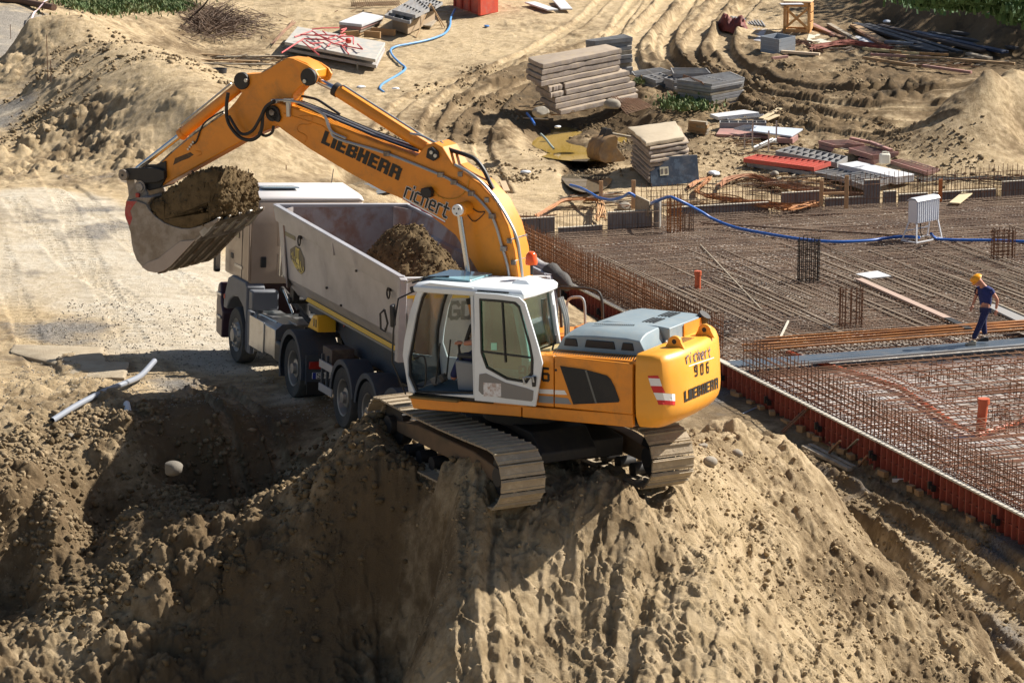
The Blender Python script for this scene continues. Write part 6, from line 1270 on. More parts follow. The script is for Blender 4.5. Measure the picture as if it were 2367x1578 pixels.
ob('mouth', MB().box((hc.x - .12, 0, hc.z - .1), (.02, .05, .01)), mat('lip', (.3, .08, .06), .6), e_, M=MH)
for x_, y_, px_, py_, rz_ in ((0, -.1, 485, 1435, .15), (1, .09, 735, 1405, -.1)):
    p = Vector(J(px_, py_, y_)); ob('shoe', MB().loft([[(p.x + x, p.y + s_ * w, p.z + z) for s_, w, z in ((-1, w_, -.05), (1, w_, -.05), (1, w_ * .7, h_), (-1, w_ * .7, h_))] for x, w_, h_ in ((-.17, .03, -.02), (-.1, .05, .01), (.02, .05, .06), (.1, .042, .05))]), mat('shoe_pale', (.45, .4, .3), .7) if x_ == 0 else DARK, e_, bevel=.01, smooth=60)
# ---------------------------------------------------------------- driver in the cab
e_ = empty('person', FE.M, 'excavator driver in dark shirt seated in the cab, hand on the control lever', 'person')
Vd = [(.02,.72,1.78),(-.02,.72,2.0),(-.02,.72,2.28),(.02,.72,2.42),(.06,.72,2.52),(.07,.72,2.6),(0,.92,2.3),(.12,1.0,2.05),(.42,.99,1.99),(0,.52,2.3),(.12,.45,2.05),(.42,.45,1.98),(.15,.84,1.75),(.5,.88,1.78),(.68,.88,1.42),(.15,.6,1.75),(.5,.58,1.78),(.68,.58,1.42)]
Ed_ = [(0,1),(1,2),(2,3),(3,4),(4,5),(2,6),(6,7),(7,8),(2,9),(9,10),(10,11),(0,12),(12,13),(13,14),(0,15),(15,16),(16,17)]
skinbody('body', Vd, Ed_, [.13,.13,.13,.06,.085,.085,.06,.048,.034,.06,.048,.034,.09,.07,.05,.09,.07,.05], SKIN, e_)
skinbody('shirt', [(.02,.72,1.82),(-.02,.72,2.0),(-.02,.72,2.27),(.01,.72,2.37),(0,.92,2.3),(.08,.98,2.13),(0,.52,2.3),(.08,.46,2.13)], [(0,1),(1,2),(2,3),(2,4),(4,5),(2,6),(6,7)], [.155,.16,.165,.09,.085,.07,.085,.07], mat('driver_shirt', (.05, .07, .06), .85), e_)
skinbody('trousers', [(.03,.72,1.77),(.15,.84,1.75),(.5,.88,1.78),(.68,.88,1.44),(.15,.6,1.75),(.5,.58,1.78),(.68,.58,1.44)], [(0,1),(1,2),(2,3),(0,4),(4,5),(5,6)], [.14,.1,.085,.06,.1,.085,.06], NAVYT, e_)
ob('hair', MB().loft([[(.06 + r_ * math.cos(a), .72 + r_ * .85 * math.sin(a), z_) for a in (2 * math.pi * k / 14 for k in range(14))] for r_, z_ in ((.105, 2.6), (.11, 2.65), (.09, 2.7), (.04, 2.725))]), mat('brown_hair', (.04, .025, .015), .8), e_, smooth=60)
ob('nose', MB().box((.165, .72, 2.57), (.035, .025, .04)), SKIN, e_, bevel=.008)
for y_ in (.685, .755): ob('eye', MB().box((.155, y_, 2.6), (.012, .024, .012)), BLK, e_)
def hand2(p):
    Vh = [Vector(p), Vector(p) + Vector((.06, 0, .01))]; Eh = [(0, 1)]; Rh = [.03, .036]
    for k in range(4): i = len(Vh); a = Vector(p) + Vector((.08, -.027 + .018 * k, .005)); Vh += [a + Vector((.035, 0, 0)), a + Vector((.045, 0, -.035))]; Eh += [(1, i), (i, i + 1)]; Rh += [.0095, .0085]
    i = len(Vh); Vh += [Vector(p) + Vector((.06, .045, -.01)), Vector(p) + Vector((.09, .04, -.03))]; Eh += [(1, i), (i, i + 1)]; Rh += [.011, .009]
    skinbody('hand', Vh, Eh, Rh, SKIN, e_, 1)
hand2((.42, .99, 2.0)); hand2((.42, .45, 1.99))
# ================================================================ things lying about the site
def G(px, py, h=0.):
    """a point h above the sloping site floor, seen at a photo pixel"""
    q = at(px, py, zb(py))
    for _ in range(12): y_img = pxof((q.x, q.y, q.z - h))[1]; q = at(px, py, zb(y_img) + h)
    return q
GREYF = mat('formwork_grey', (.30, .30, .30), .75, col2=(.22, .215, .22), nsc=2, dirt=.4, dcol=(.34, .28, .2))
PINKF = mat('formwork_pink', (.40, .20, .17), .75, col2=(.30, .17, .15), nsc=2, dirt=.45, dcol=(.38, .30, .22))
FILM = mat('film_face', (.45, .43, .42), .55, col2=(.36, .33, .32), nsc=1.5, dirt=.4, dcol=(.40, .33, .24))
WPAN = mat('white_panel', (.62, .62, .63), .6, col2=(.52, .52, .54), nsc=1.4, dirt=.3, dcol=(.45, .38, .28))
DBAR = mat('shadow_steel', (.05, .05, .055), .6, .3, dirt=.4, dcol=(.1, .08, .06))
def slabq(px4, h, th, Z=None):
    """box from the four corners of its top face (near left, near right, far right, far left)"""
    P = [G(*(Z(*p) if Z else p), h) for p in px4]; return [p - Vector((0, 0, th)) for p in P] + P
def flat(name, px4, h, th, mt_, label, cat, Z=None, group=None, bev=.01): return ob(name, MB().hexa(slabq(px4, h, th, Z)), mt_, bevel=bev, label=label, cat=cat, group=group)
def ribbed(px4, h, th, n, mt_, label, Z=None, mid=0, sheet=None, name='formwork_panel', rw=.035, group='formwork panels stored on the site', cat='formwork panel'):
    Q = slabq(px4, h, th, Z); a, b_, c, d = [Q[i] for i in range(4)]; up = Vector((0, 0, th))
    e_ = empty(name, a, label, cat, group); sh = a.copy()
    L_ = lambda p: p - sh
    ob('face_sheet', MB().hexa([L_(p) + Vector((0, 0, .0)) for p in (a, b_, c, d)] + [L_(p) + Vector((0, 0, .02)) for p in (a, b_, c, d)]), sheet or mt_, e_)
    for p, q in ((a, b_), (b_, c), (c, d), (d, a)): ob('side_rail', MB().beam(L_(p) + up / 2, L_(q) + up / 2, rw, th), mt_, e_)
    for k in range(1, n): u = k / n; ob('rib', MB().beam(L_(a.lerp(b_, u)) + up * .52, L_(d.lerp(c, u)) + up * .52, rw * .8, th * .9), mt_, e_)
    for k in range(mid): u = (k + 1) / (mid + 1); ob('mid_rib', MB().beam(L_(a.lerp(d, u)) + up * .5, L_(b_.lerp(c, u)) + up * .5, rw * .8, th * .8), mt_, e_)
    return e_
ZA = lambda x, y: (1700 + x / 4.704, 320 + y / 4.704)
ZBB = lambda x, y: (1600 + x / 8.4, 240 + y / 8.4)
ZC_ = lambda x, y: (1380 + x / 6.19, 60 + y / 6.19)
ZD = lambda x, y: (740 + x / 5.88, y / 5.88)
ZE = lambda x, y: (1620 + x / 6.19, y / 6.19)
ZF = lambda x, y: (1960 + x / 5.78, y / 5.78)
Z4r = lambda x, y: (640 + x / 7.35, 60 + y / 7.35)
ZS = lambda x, y: (1200 + x / 7.84, 80 + y / 7.84)
# stored panels at the right
ribbed([(130,262),(800,365),(1010,300),(300,225)], .14, .13, 8, GREYF, 'dusty grey ribbed panel lying under the bright red panel', ZA)
ribbed([(90,215),(850,312),(1035,252),(235,172)], .29, .14, 13, mat('formwork_bright_red', (.55, .10, .07), .65, dirt=.25), 'bright red ribbed panel on top of a grey one, nearest the back wall', ZA)
ribbed([(440,135),(1100,262),(1215,195),(620,80)], .2, .18, 9, GREYF, 'long grey ribbed panel behind the bright red one', ZA, 1)
ribbed([(910,70),(1240,160),(1420,110),(1080,40)], .14, .12, 6, PINKF, 'faded red panel at the bottom of the double red stack', ZA)
ribbed([(905,25),(1080,72),(1400,60),(1215,12)], .26, .12, 8, PINKF, 'faded red ribbed panel at the back left of the red stack', ZA)
ribbed([(1340,215),(1500,240),(1750,205),(1440,150)], .16, .16, 3, PINKF, 'red panel at the very bottom behind the jerry can', ZA)
ribbed([(1235,105),(1490,180),(1770,150),(1430,80)], .34, .17, 9, PINKF, 'faded red ribbed panel with two rails on top, left of the jerry can', ZA)
for a, b_, lab in (((1250,0),(1460,45),'dusty red rail lying on the back left red panel'), ((1460,40),(1690,130),'dusty pink rail lying across the red panels above the jerry can')): ob('rail', MB().beam(G(*ZA(*a), .42), G(*ZA(*b_), .42), .14, .09), PINKF, bevel=.01, label=lab, cat='rail')
for k in range(3): ob('timber', MB().beam(G(*ZA(1060 + 15 * k, 140 - 16 * k), .12), G(*ZA(1330 + 15 * k, 190 - 18 * k), .12), .09, .08), [WOOD, mat('yellow_timber', (.55, .42, .18), .7, dirt=.3), WOODG][k], bevel=.006, label=['brown timber nearest in the bundle between grey and red panels', 'yellow timber in the bundle between grey and red panels', 'grey timber at the back of the bundle between the panels'][k], cat='timber')
flat('white_panel', [(1115,278),(1740,420),(1945,385),(1320,245)], .30, .26, WPAN, 'large white topped panel block lying behind the grey ribbed panels', 'panel', ZA, bev=.02)
ribbed([(865,362),(1260,445),(1480,380),(1100,325)], .16, .14, 6, GREYF, 'grey ribbed panel sticking out left under its neighbour', ZA)
ribbed([(1110,400),(1400,505),(1670,435),(1380,358)], .32, .18, 6, GREYF, 'grey lattice panel nearest the back wall, right of the wooden stakes', ZA, 1)
ribbed([(1690,240),(2080,362),(2225,335),(1850,220)], .2, .12, 11, PINKF, 'narrow pinkish ribbed panel at the right of the panel store', ZA)
jp = G(*ZA(1620, 285), .25); jc = empty('jerry_can', TZ(jp, .2), 'translucent white plastic jerry can standing on the white panel', 'jerry can')
JM = mat('milky_plastic', (.78, .74, .62), .4); ob('can_body', MB().box((0, 0, .19), (.34, .24, .36)), JM, jc, bevel=.05, seg=3); ob('can_handle', MB().tube([(-.1, 0, .37), (-.08, 0, .43), (.06, 0, .43), (.08, 0, .37)], .02, 6), JM, jc); ob('can_cap', MB().cyl((.12, 0, .36), (.12, 0, .42), .035, 10), JM, jc)
flat('panel', [(340,200),(500,255),(1300,165),(1000,115)], .22, .12, WPAN, 'pinkish white panel lying at the back beyond the prop rack', 'panel', ZBB)
ribbed([(680,262),(700,305),(1400,245),(1380,200)], .12, .12, 5, GREYF, 'dark grey ribbed panel under the pinkish white one', ZBB)
ribbed([(540,365),(1430,370),(1420,325),(545,322)], .3, .26, 5, GREYF, 'grey frame panel standing on edge with five openings', ZBB)
for k, (a, b_) in enumerate((((1340,290),(1700,90)), ((1420,320),(1660,220)))): ob('board', MB().beam(G(*ZBB(*a), .2), G(*ZBB(*b_), .2), .2, .04), mat('light_wood2', (.55, .44, .27), .8), bevel=.005, label=['longer pale board leaning right of the edge-standing frame', 'shorter pale board leaning right of the edge-standing frame'][k], cat='board')
# curved white-blue sheet
mb = MB(); A0, A1, B1, B0 = [ZBB(*p) for p in [(800,475),(1930,625),(2150,485),(1010,405)]]
rr1 = []
for k in range(13):
    u = k / 12; s_ = .22 * math.exp(-((u - .12) / .2) ** 2) if u > .02 else .1
    rr1.append((G(*lerp(A0, A1, u), .28 + .3 * (1 - u) ** 2 * 0), G(*lerp(B0, B1, u), .28 + (.16 if u < .25 else .05 * (1 - u)))))
mb.loft([[p, p + Vector((0, 0, -.05)), q + Vector((0, 0, -.05)), q] for p, q in rr1]); ob('panel_sheet', mb, mat('bluish_sheet', (.50, .55, .62), .5, dirt=.3, dcol=(.5, .42, .3)), bevel=.005, smooth=50, label='bluish white sheet curling up at its left end, lying on a red edged panel', cat='sheet')
flat('panel', [(1640,660),(1950,680),(2060,600),(1800,590)], .2, .18, PINKF, 'red edged panel under the right end of the curling sheet', 'panel', ZBB)
flat('panel', [(460,590),(1490,630),(1400,570),(560,440)], .12, .1, PINKF, 'dusty pinkish slab lying left under the curling sheet', 'panel', ZBB)
# rack with steel props
e_ = empty('prop_rack', G(*ZBB(1330, 900)), 'galvanised rack of four posts holding pale steel props', 'rack'); o_ = Vector(e_.location)
for p, h_ in (((1015,920),.62),((1165,900),1.0),((1480,930),.72),((1630,780),.8)): q = G(*ZBB(*p)) - o_; ob('post', MB().beam(q, q + Vector((0, 0, h_)), .05, .05, (1, 0, 0)), PIPE, e_)
for k in range(7): a, b_ = G(*ZBB(1190 + 25 * (k % 3), 900 - 8 * k), .1 + .07 * (k // 3)) - o_, G(*ZBB(1560 + 30 * (k % 3), 730 - 8 * k), .12 + .07 * (k // 3)) - o_; ob('prop', MB().cyl(a, b_, .04, 10), mat('prop_white', (.55, .55, .53), .4, .5) if k == 0 else bpy.data.materials['prop_white'], e_)
# timber stack
lb = [('top', 300, 400), ('second from top', 430, 520), ('lowest', 560, 680)]
for k in range(8):
    a, b_ = (-60 + 30 * (k % 2), 300 + 52 * (k // 2) + 12), (270 + 20 * (k % 3), 345 + 62 * (k // 2))
    ob('timber', MB().beam(G(*ZBB(a[0], a[1] + 40), .55 - .14 * (k // 2)), G(*ZBB(b_[0], b_[1] + 40), .55 - .14 * (k // 2)), .2, .12), WOODG if k % 2 else WOOD, bevel=.01, label='weathered timber in the untidy pile behind the blue faced slab stack, %s' % ['top left', 'top right', 'second row left', 'second row right', 'third row left', 'third row right', 'bottom left', 'bottom right'][k], cat='timber', group='timber pile behind the blue faced stack')
# grid panels in the middle
def stack(px4, h, n, th, label, Z, mt_=GREYF, ribs=5, mid=1, jit=.03):
    """a pile of alike panels, each one a part of the pile's own object below the ribbed top one"""
    for k in range(n):
        hh = h - th * k
        if k == 0: ribbed(px4, h, th * .95, ribs, mt_, label + ', topmost panel', Z, mid)
        else:
            Q = slabq(px4, h, th * .9, Z); dx = Vector((random.gauss(0, jit), random.gauss(0, jit), -th * k)); ob('formwork_panel', MB().hexa([p + dx for p in Q]), GREYF if k % 3 else WOODG, bevel=.008, label=label + ', %s panel from the top' % ORD[k].strip(), cat='formwork panel', group='formwork panels stored on the site')
stack([(1150,765),(1640,830),(2110,745),(1900,655)], .88, 8, .11, 'big grey panel pile with a wire mesh leaning on it', ZC_, ribs=8)
ribbed([(500,650),(545,705),(1060,645),(900,595)], .2, .16, 6, GREYF, 'flat grey grid panel just right of the concrete slab pile', ZC_, 1)
stack([(655,715),(835,775),(1060,735),(900,668)], .42, 3, .13, 'small grey grid pile in front of the flat grid panel', ZC_, ribs=3)
stack([(965,740),(1100,780),(1250,760),(1100,700)], .5, 4, .12, 'grey pile between the small grid pile and the big one', ZC_, ribs=2)
ribbed([(1060,600),(1100,680),(1620,672),(1555,605)], .66, .16, 4, GREYF, 'grey four bay frame lying across the piles', ZC_)
ms = []; a, b_, c, d = G(*ZC_(1240, 700), .85), G(*ZC_(1500, 800), .95), G(*ZC_(1660, 1080), .1), G(*ZC_(1160, 960), .1)
for k in range(24): u = k / 23; ms.append((a.lerp(b_, u), d.lerp(c, u)))
for k in range(16): u = k / 15; ms.append((a.lerp(d, u), b_.lerp(c, u)))
bars('wire_mesh', ms, .012, RUST, 'rusty wire mesh leaning against the big grey panel pile'); 
ms = []; a, b_, c, d = G(*ZC_(80, 860), .5), G(*ZC_(560, 1000), .05), G(*ZC_(900, 1120), .03), G(*ZC_(420, 1260), .03)
for k in range(18): u = k / 17; ms.append((a.lerp(d, u), b_.lerp(c, u)))
for k in range(14): u = k / 13; ms.append((a.lerp(b_, u), d.lerp(c, u)))
bars('wire_mesh', ms, .012, RUST, 'rusty wire mesh lying before the concrete slab pile')
stack([(1210,100),(1370,120),(2050,48),(1900,-5)], 1.55, 9, .16, 'tall grey panel pile standing behind the concrete slab pile', ZS, ribs=5)
# rough concrete slabs: broken edges
ROUGH = mat('old_concrete', (.33, .275, .235), .95, col2=(.25, .205, .18), nsc=3, dirt=.5, dcol=(.40, .31, .2), dsc=5, bump=.5, topdust=.6)
def rough_slab(P, th, label, cat='concrete slab', group=None, seed=0, mt_=None, n=9, amp=.035, name='concrete_slab'):
    """P: four corners of the top face"""
    rnd = random.Random(seed); ring = []
    for i in range(4):
        a, b_ = P[i], P[(i + 1) % 4]
        for k in range(n): ring.append(a.lerp(b_, k / n))
    ctr = sum(P, Vector()) / 4; rings = []
    for z, ins in ((0, .06), (-.02, .0), (-th * .5, -.01), (-th + .02, .0), (-th, .05)):
        g = []
        for i, p in enumerate(ring): rr = random.Random(seed * 977 + i * 13); d = (ctr - p).normalized(); g.append(p + d * (ins + amp * 1.6 * rr.random() ** 2 + .012 * rnd.random()) + Vector((0, 0, z + .008 * rnd.random())))
        rings.append(g)
    return ob(name, MB().loft(rings), mt_ or ROUGH, smooth=25, label=label, cat=cat, group=group)
top = [ZS(430, 545), ZS(1870, 255), ZS(1600, 172), ZS(150, 415)]
TP = [G(*p, 1.9) for p in top]; sh = [(0, 0), (0, 0), (-4, 0), (-4, 0), (12, 3), (20, 2), (22, 3), (26, 5), (38, 3)]
LYR = ['topmost', 'second from the top', 'third from the top', 'fourth from the top', 'middle', 'fourth from the bottom', 'third from the bottom', 'second from the bottom', 'lowest']
rt = (TP[1] - TP[0]).normalized()
for k in range(9):
    th = .185; off = Vector((sh[k][0] / 62, 0, -.205 * k)) + rt * random.uniform(-.05, .12) + Vector((0, random.uniform(-.05, .05), 0))
    cut = [.0, .02, .0, .0, -.06, .0, -.08, -.1, -.02][k]; Pk = [TP[0] + off, TP[1] + off - rt * cut, TP[2] + off - rt * cut, TP[3] + off]
    if k in (4, 5, 8): # broken in two
        u = .18 if k != 8 else .62
        M1 = [Pk[0], Pk[0].lerp(Pk[1], u - .01), Pk[3].lerp(Pk[2], u - .01), Pk[3]]; M2 = [Pk[0].lerp(Pk[1], u + .01), Pk[1], Pk[2], Pk[3].lerp(Pk[2], u + .01)]
        rough_slab(M1, th, 'left piece of the broken slab in the big concrete pile, %s layer' % LYR[k], group='slabs of the big concrete pile', seed=k * 3 + 1); rough_slab(M2, th, 'right piece of the broken slab in the big concrete pile, %s layer' % LYR[k], group='slabs of the big concrete pile', seed=k * 3 + 2)
    else: rough_slab(Pk, th, 'old concrete slab in the big pile, %s layer' % LYR[k], group='slabs of the big concrete pile', seed=k * 3)
rough_slab([G(*ZS(*p), .2) for p in [(1850,1040),(2180,1010),(2110,950),(1880,980)]], .2, 'small broken concrete piece right of the big slab pile', seed=77, n=5)
# second pile with the dark blue sheet in front
ZG = lambda x, y: (1430 + x / 9.224, 270 + y / 9.224)
T2 = [G(*ZG(*p), 1.42) for p in [(600,560),(1440,420),(1230,90),(210,215)]]
TH2 = [.15, .1, .14, .12, .12, .12, .12, .12, .12, .12]; z_ = 0
for k in range(10):
    off = Vector((random.uniform(-.03, .05) + (.12 if k == 1 else .1 if k > 1 else 0), random.uniform(-.05, .05), -z_)); z_ += TH2[k] + .015
    rough_slab([p + off for p in T2], TH2[k], 'old concrete slab in the pile faced with a dark blue sheet, %s' % (['topmost', 'second', 'third', 'fourth', 'fifth', 'sixth', 'seventh', 'eighth', 'ninth', 'lowest'][k] + ' from the top' if 0 < k < 9 else ['topmost', 'lowest'][k > 0]), group='slabs of the blue faced pile', seed=200 + k, mt_=mat('sandy_slab', (.46, .38, .27), .95, dirt=.4, bump=.5) if k == 0 else None)
bs = [G(*ZG(*p), h_) for p, h_ in (((720,1485), 0), ((1750,1385), 0), ((1700,800), .85), ((690,870), .85))]
fo = Vector((-.05, -.12, 0)); mb = MB().hexa([bs[0] + fo, bs[1] + fo, bs[2] + fo, bs[3] + fo] + [p + fo + Vector((0, .04, 0)) for p in bs])
o_ = ob('blue_sheet', mb, mat('blue_sheet', (.022, .035, .06), .55, col2=(.06, .09, .13), nsc=3, ncut=(.5, .62), dirt=.3, dcol=(.2, .19, .18)), bevel=.006, label='dark blue sheet leaning on the near side of the second slab pile', cat='sheet')
lbl = [bs[0].lerp(bs[1], u).lerp(bs[3].lerp(bs[2], u), v) + fo + Vector((0, -.01, 0)) for u, v in ((.2, .36), (.38, .36), (.38, .66), (.2, .66))]
ob('paper_label', MB().hexa(lbl + [p + Vector((0, .004, 0)) for p in lbl]), mat('paper', (.55, .5, .36), .7, dirt=.3), o_)
for k in range(2):
    c0 = [lbl[0].lerp(lbl[1], .12 + .5 * k + a).lerp(lbl[3].lerp(lbl[2], .12 + .5 * k + a), b_) + Vector((0, -.006, 0)) for a, b_ in ((0, .2), (.26, .2), (.26, .8), (0, .8))]; ob('label_print', MB().hexa(c0 + [p + Vector((0, .003, 0)) for p in c0]), mat('label_ink', (.12, .1, .08), .7), o_)
# big board with a heap of red props
flat('board_deck', [(150,372),(1690,668),(1840,372),(370,110)], .22, .13, FILM, 'lower grey board of the pair carrying the red props', 'board', Z4r, bev=.012)
flat('board_deck', [(130,275),(1675,570),(1840,282),(350,12)], .52, .12, mat('board_top', (.40, .40, .37), .7, col2=(.52, .47, .4), nsc=3, dirt=.35), 'large grey board covered with a tangle of red props', 'board', Z4r, bev=.012)
q = G(*Z4r(1370, 740)); ob('post', MB().box(q + Vector((0, 0, .1)), (.06, .06, .25)), WOODG, label='short pale post propping the large board', cat='post')
PROP = mat('red_prop', (.62, .10, .10), .5, dirt=.25)
PR = [((300,190),(600,85)),((600,60),(760,40)),((760,40),(1060,35)),((600,90),(950,300)),((400,150),(760,170)),((950,300),(1350,380)),((990,160),(1190,265)),((1350,380),(1460,400)),((1370,310),(1450,390)),((780,90),(860,160)),((450,220),(820,235)),((820,235),(960,300)),((80,460),(450,220)),((430,260),(720,500)),((620,400),(740,350)),((1100,330),(1220,480)),((850,350),(940,280)),((560,300),(800,290)),((990,300),(1180,250)),((1090,70),(1180,45)),((1080,130),(1170,60)),((1060,180),(1160,140)),((640,150),(990,165)),((1060,180),(1290,180)),((1300,190),(1300,310)),((1130,330),(1170,300)),((880,200),(1000,170)),((900,240),(1010,230)),((500,250),(640,330)),((690,160),(900,230))]
e_ = empty('prop_heap', G(*Z4r(800, 300), .53), 'tangle of red steel props and tripods heaped on the large grey board', 'props'); o_ = Vector(e_.location)
for k, (a, b_) in enumerate(PR): h_ = .56 + .05 * (k % 5); ob('prop', MB().cyl(G(*Z4r(*a), h_) - o_, G(*Z4r(*b_), h_ + random.uniform(-.05, .05)) - o_, .028, 7), PROP, e_)
q = G(*Z4r(1215, 255), .7) - o_; ob('red_ball', MB().box(q, (.22, .2, .2), .4, .3), REDP, e_, bevel=.07, seg=3)
# white boards and grid panels at the top
for k in range(4): flat('board_stack', [(255 + 4 * k, 300 + 42 * k), (565 - 10 * k, 335 + 38 * k), (860 - 12 * k, 222 + 32 * k), (580, 165 + 38 * k)], .5 - .12 * k, .11, WPAN if k == 0 else [PINKF, WOODG, WOOD][k - 1], 'board in the short pile left of the grid panels, %s' % ['white topmost one', 'second from the top', 'third from the top', 'lowest'][k], 'board', ZD, 'boards of the short pile at the top')
ribbed([(880,205),(1215,290),(1290,200),(985,130)], .72, .12, 3, GREYF, 'grey grid panel jutting out under the top grid panels', ZD, 1)
ribbed([(985,135),(1290,205),(1480,110),(1300,-40)], .9, .14, 6, GREYF, 'grey grid panel on top of the pile left of the red container', ZD, 1)
ribbed([(1290,60),(1560,90),(1660,30),(1400,-40)], .8, .12, 6, GREYF, 'grey grid panel at the far end of the top pile', ZD, 1)
flat('timber_block', [(980,255),(1190,320),(1560,130),(1330,60)], .5, .45, mat('brown_board', (.33, .24, .15), .8, dirt=.4), 'brown boxed timber pile under the grid panels', 'timber', ZD, bev=.012)
for a, b_, lab in (((700,420),(1020,445),'brown timber with a yellow side lying right of the board pile'), ((600,465),(820,480),'shorter brown timber next to the board pile'), ((280,480),(520,460),'timber under the board pile')): ob('timber', MB().beam(G(*ZD(*a), .15), G(*ZD(*b_), .15), .12, .26), mat('brown_timber', (.36, .21, .09), .8, dirt=.3) if 'brown_timber' not in bpy.data.materials else bpy.data.materials['brown_timber'], bevel=.006, label=lab, cat='timber')
tp = G(*ZD(1500, 50), 1.0); e_ = empty('wooden_tripod', tp, 'thin wooden sticks leaning together by the grid panels', 'sticks')
for p in ((1250, 270, .3), (1305, 510, 0), (1660, 370, 0), (1700, 380, 0), (1480, 130, .5)): ob('stick', MB().cyl((0, 0, 0), G(*ZD(*p[:2]), p[2]) - tp, .025, 5), WOOD, e_)
flat('pallet', [(1330,330),(1500,360),(1580,275),(1430,255)], .1, .08, WOODG, 'small grey pallet right of the grid panels', 'pallet', ZD)
for k in range(12): a = G(*ZD(420 + 28 * k, -10)); b_ = G(*ZD(450 + 30 * k, 90 - 3 * k)); 
ms = [(G(*ZD(400 + 26 * k, -60), .5), G(*ZD(440 + 30 * k, 90 + 8 * math.sin(k)), .05)) for k in range(24)] + [(G(*ZD(420, 40 + 10 * k), .1), G(*ZD(1080, 20 + 10 * k), .1)) for k in range(6)]
bars('wire_mesh', ms, .013, RUST, 'rusty wire mesh lying at the top edge left of the grid panels')
# red container
cb = [G(*ZD(*p)) for p in [(1820,85),(2180,215),(2420,165)]]; e_ = empty('waste_container', cb[1], 'dented red steel container at the top edge with the blue hose beside it', 'container')
RC = mat('container_red', (.62, .075, .035), .5, col2=(.5, .07, .05), nsc=2, dirt=.35, dcol=(.42, .3, .22), bump=.2, bsc=5); o_ = Vector(e_.location)
a, b_, c = [p - o_ for p in cb]; d = a + (c - b_)
up = Vector((0, 0, 1.5)); ob('side_wall', MB().hexa([a, b_, b_ + Vector((.03, .04, 0)), a + Vector((.03, .04, 0)), a + up * 1.0, b_ + up, b_ + up + Vector((.03, .04, 0)), a + up + Vector((.03, .04, 0))]), RC, e_)
ob('end_wall', MB().hexa([b_, c, c + Vector((-.04, .04, 0)), b_ + Vector((-.04, .04, 0)), b_ + up, c + up, c + up + Vector((-.04, .04, 0)), b_ + up + Vector((-.04, .04, 0))]), RC, e_)
ob('back_wall', MB().hexa([d, c, c + Vector((0, .04, 0)), d + Vector((0, .04, 0)), d + up, c + up, c + up + Vector((0, .04, 0)), d + up + Vector((0, .04, 0))]), RC, e_)
for u in (.03, .3, .6, .97): p = a.lerp(b_, u); ob('rib', MB().beam(p + Vector((-.03, -.04, 0)), p + Vector((-.03, -.04, 1.5)), .08, .07, (1, 0, 0)), RC, e_, bevel=.01)
hose([G(*p, .04) for p in [(1052,22),(1042,42),(1040,60),(1030,76),(1010,86),(980,95),(940,103),(915,108),(903,116),(908,130),(924,146),(937,158),(925,170),(905,182),(885,194),(878,205),(888,214)]], .045, 'light blue hose winding down from the red container to the boom', mat('light_blue_hose', (.10, .30, .62), .4, dirt=.2))
hose([G(*p, .04) for p in [(1218,262),(1228,275),(1236,288)]], .045, 'short blue hose end dipping into the muddy puddle', HOSE)
hose([G(*p, .05) for p in [(1250,310),(1262,322),(1272,335),(1280,344)]], .04, 'grey hose end lying in the puddle', mat('grey_hose', (.25, .3, .27), .5))
for a, b_, lab in (((1290,0),(1310,22),'pale board right of the red container at the top edge'), ((1225,6),(1278,24),'white board lying flat right of the red container')): ob('board', MB().beam(G(*a, .1), G(*b_, .1), .5, .06), WPAN, bevel=.006, label=lab, cat='board')
# long boards lying at the left behind the stick
for k, (a, b_, w_, mt_, lab) in enumerate([((330,122),(520,128),.16,WOOD,'reddish board farthest back in the row behind the stick'), ((500,132),(665,130),.16,WOODG,'pale board behind the stick reaching toward the props'), ((345,136),(600,142),.2,WOOD,'long brown board in the middle of the row behind the stick'), ((395,146),(640,150),.16,WOODG,'grey board nearest in the row behind the stick'), ((360,154),(425,146),.4,WPAN,'short white board at the left end of the row')]):
    ob('board', MB().beam(G(*a, .08 + .02 * k), G(*b_, .08 + .02 * k), w_, .05), mt_, bevel=.005, label=lab, cat='board')
q = G(505, 172); ob('round_tub', MB().loft([[(q.x + r_ * math.cos(a), q.y + r_ * math.sin(a), q.z + z) for a in (2 * math.pi * k / 24 for k in range(24))] for r_, z in ((.30, 0), (.33, .2), (.33, .22), (.28, .22), (.27, .1))]), mat('tub', (.03, .03, .035), .5), smooth=40, label='black round tub lying on the sand behind the bucket stick', cat='tub')
# wooden tower, grey shutter box, tarpaulin
OW = mat('orange_wood', (.60, .31, .11), .7, col2=(.5, .26, .1), nsc=4)
qa, qb = G(*ZE(1195, 480)), G(*ZE(1540, 495)); e_ = empty('wooden_tower', TZ(qa, math.atan2((qb - qa).y, (qb - qa).x)), 'orange brown wooden crate tower with crossed braces', 'crate'); W_ = (qb - qa).length; H_ = 1.25
for x in (0, W_):
    for y in (0, W_ * .9): ob('post', MB().box((x, y, H_ / 2), (.1, .1, H_)), OW, e_, bevel=.005)
for z in (.12, H_ - .06):
    for y in (-.02, W_ * .9 + .02): ob('rail', MB().box((W_ / 2, y, z), (W_ + .1, .06, .22 if z > .5 else .12)), OW, e_, bevel=.005)
    for x in (-.02, W_ + .02): ob('rail', MB().box((x, W_ * .45, z), (.06, W_ * .9, .2)), OW, e_, bevel=.005)
ob('brace', MB().beam((0, -.03, .2), (W_, -.03, H_ - .2), .1, .04, (0, 1, 0)), OW, e_); ob('brace', MB().beam((W_, -.045, .2), (0, -.045, H_ - .2), .1, .04, (0, 1, 0)), OW, e_); ob('top_board', MB().box((W_ / 2, W_ * .45, H_ + .03), (W_ + .16, W_ + .06, .05)), mat('top_wood', (.6, .45, .28), .7), e_, bevel=.006)
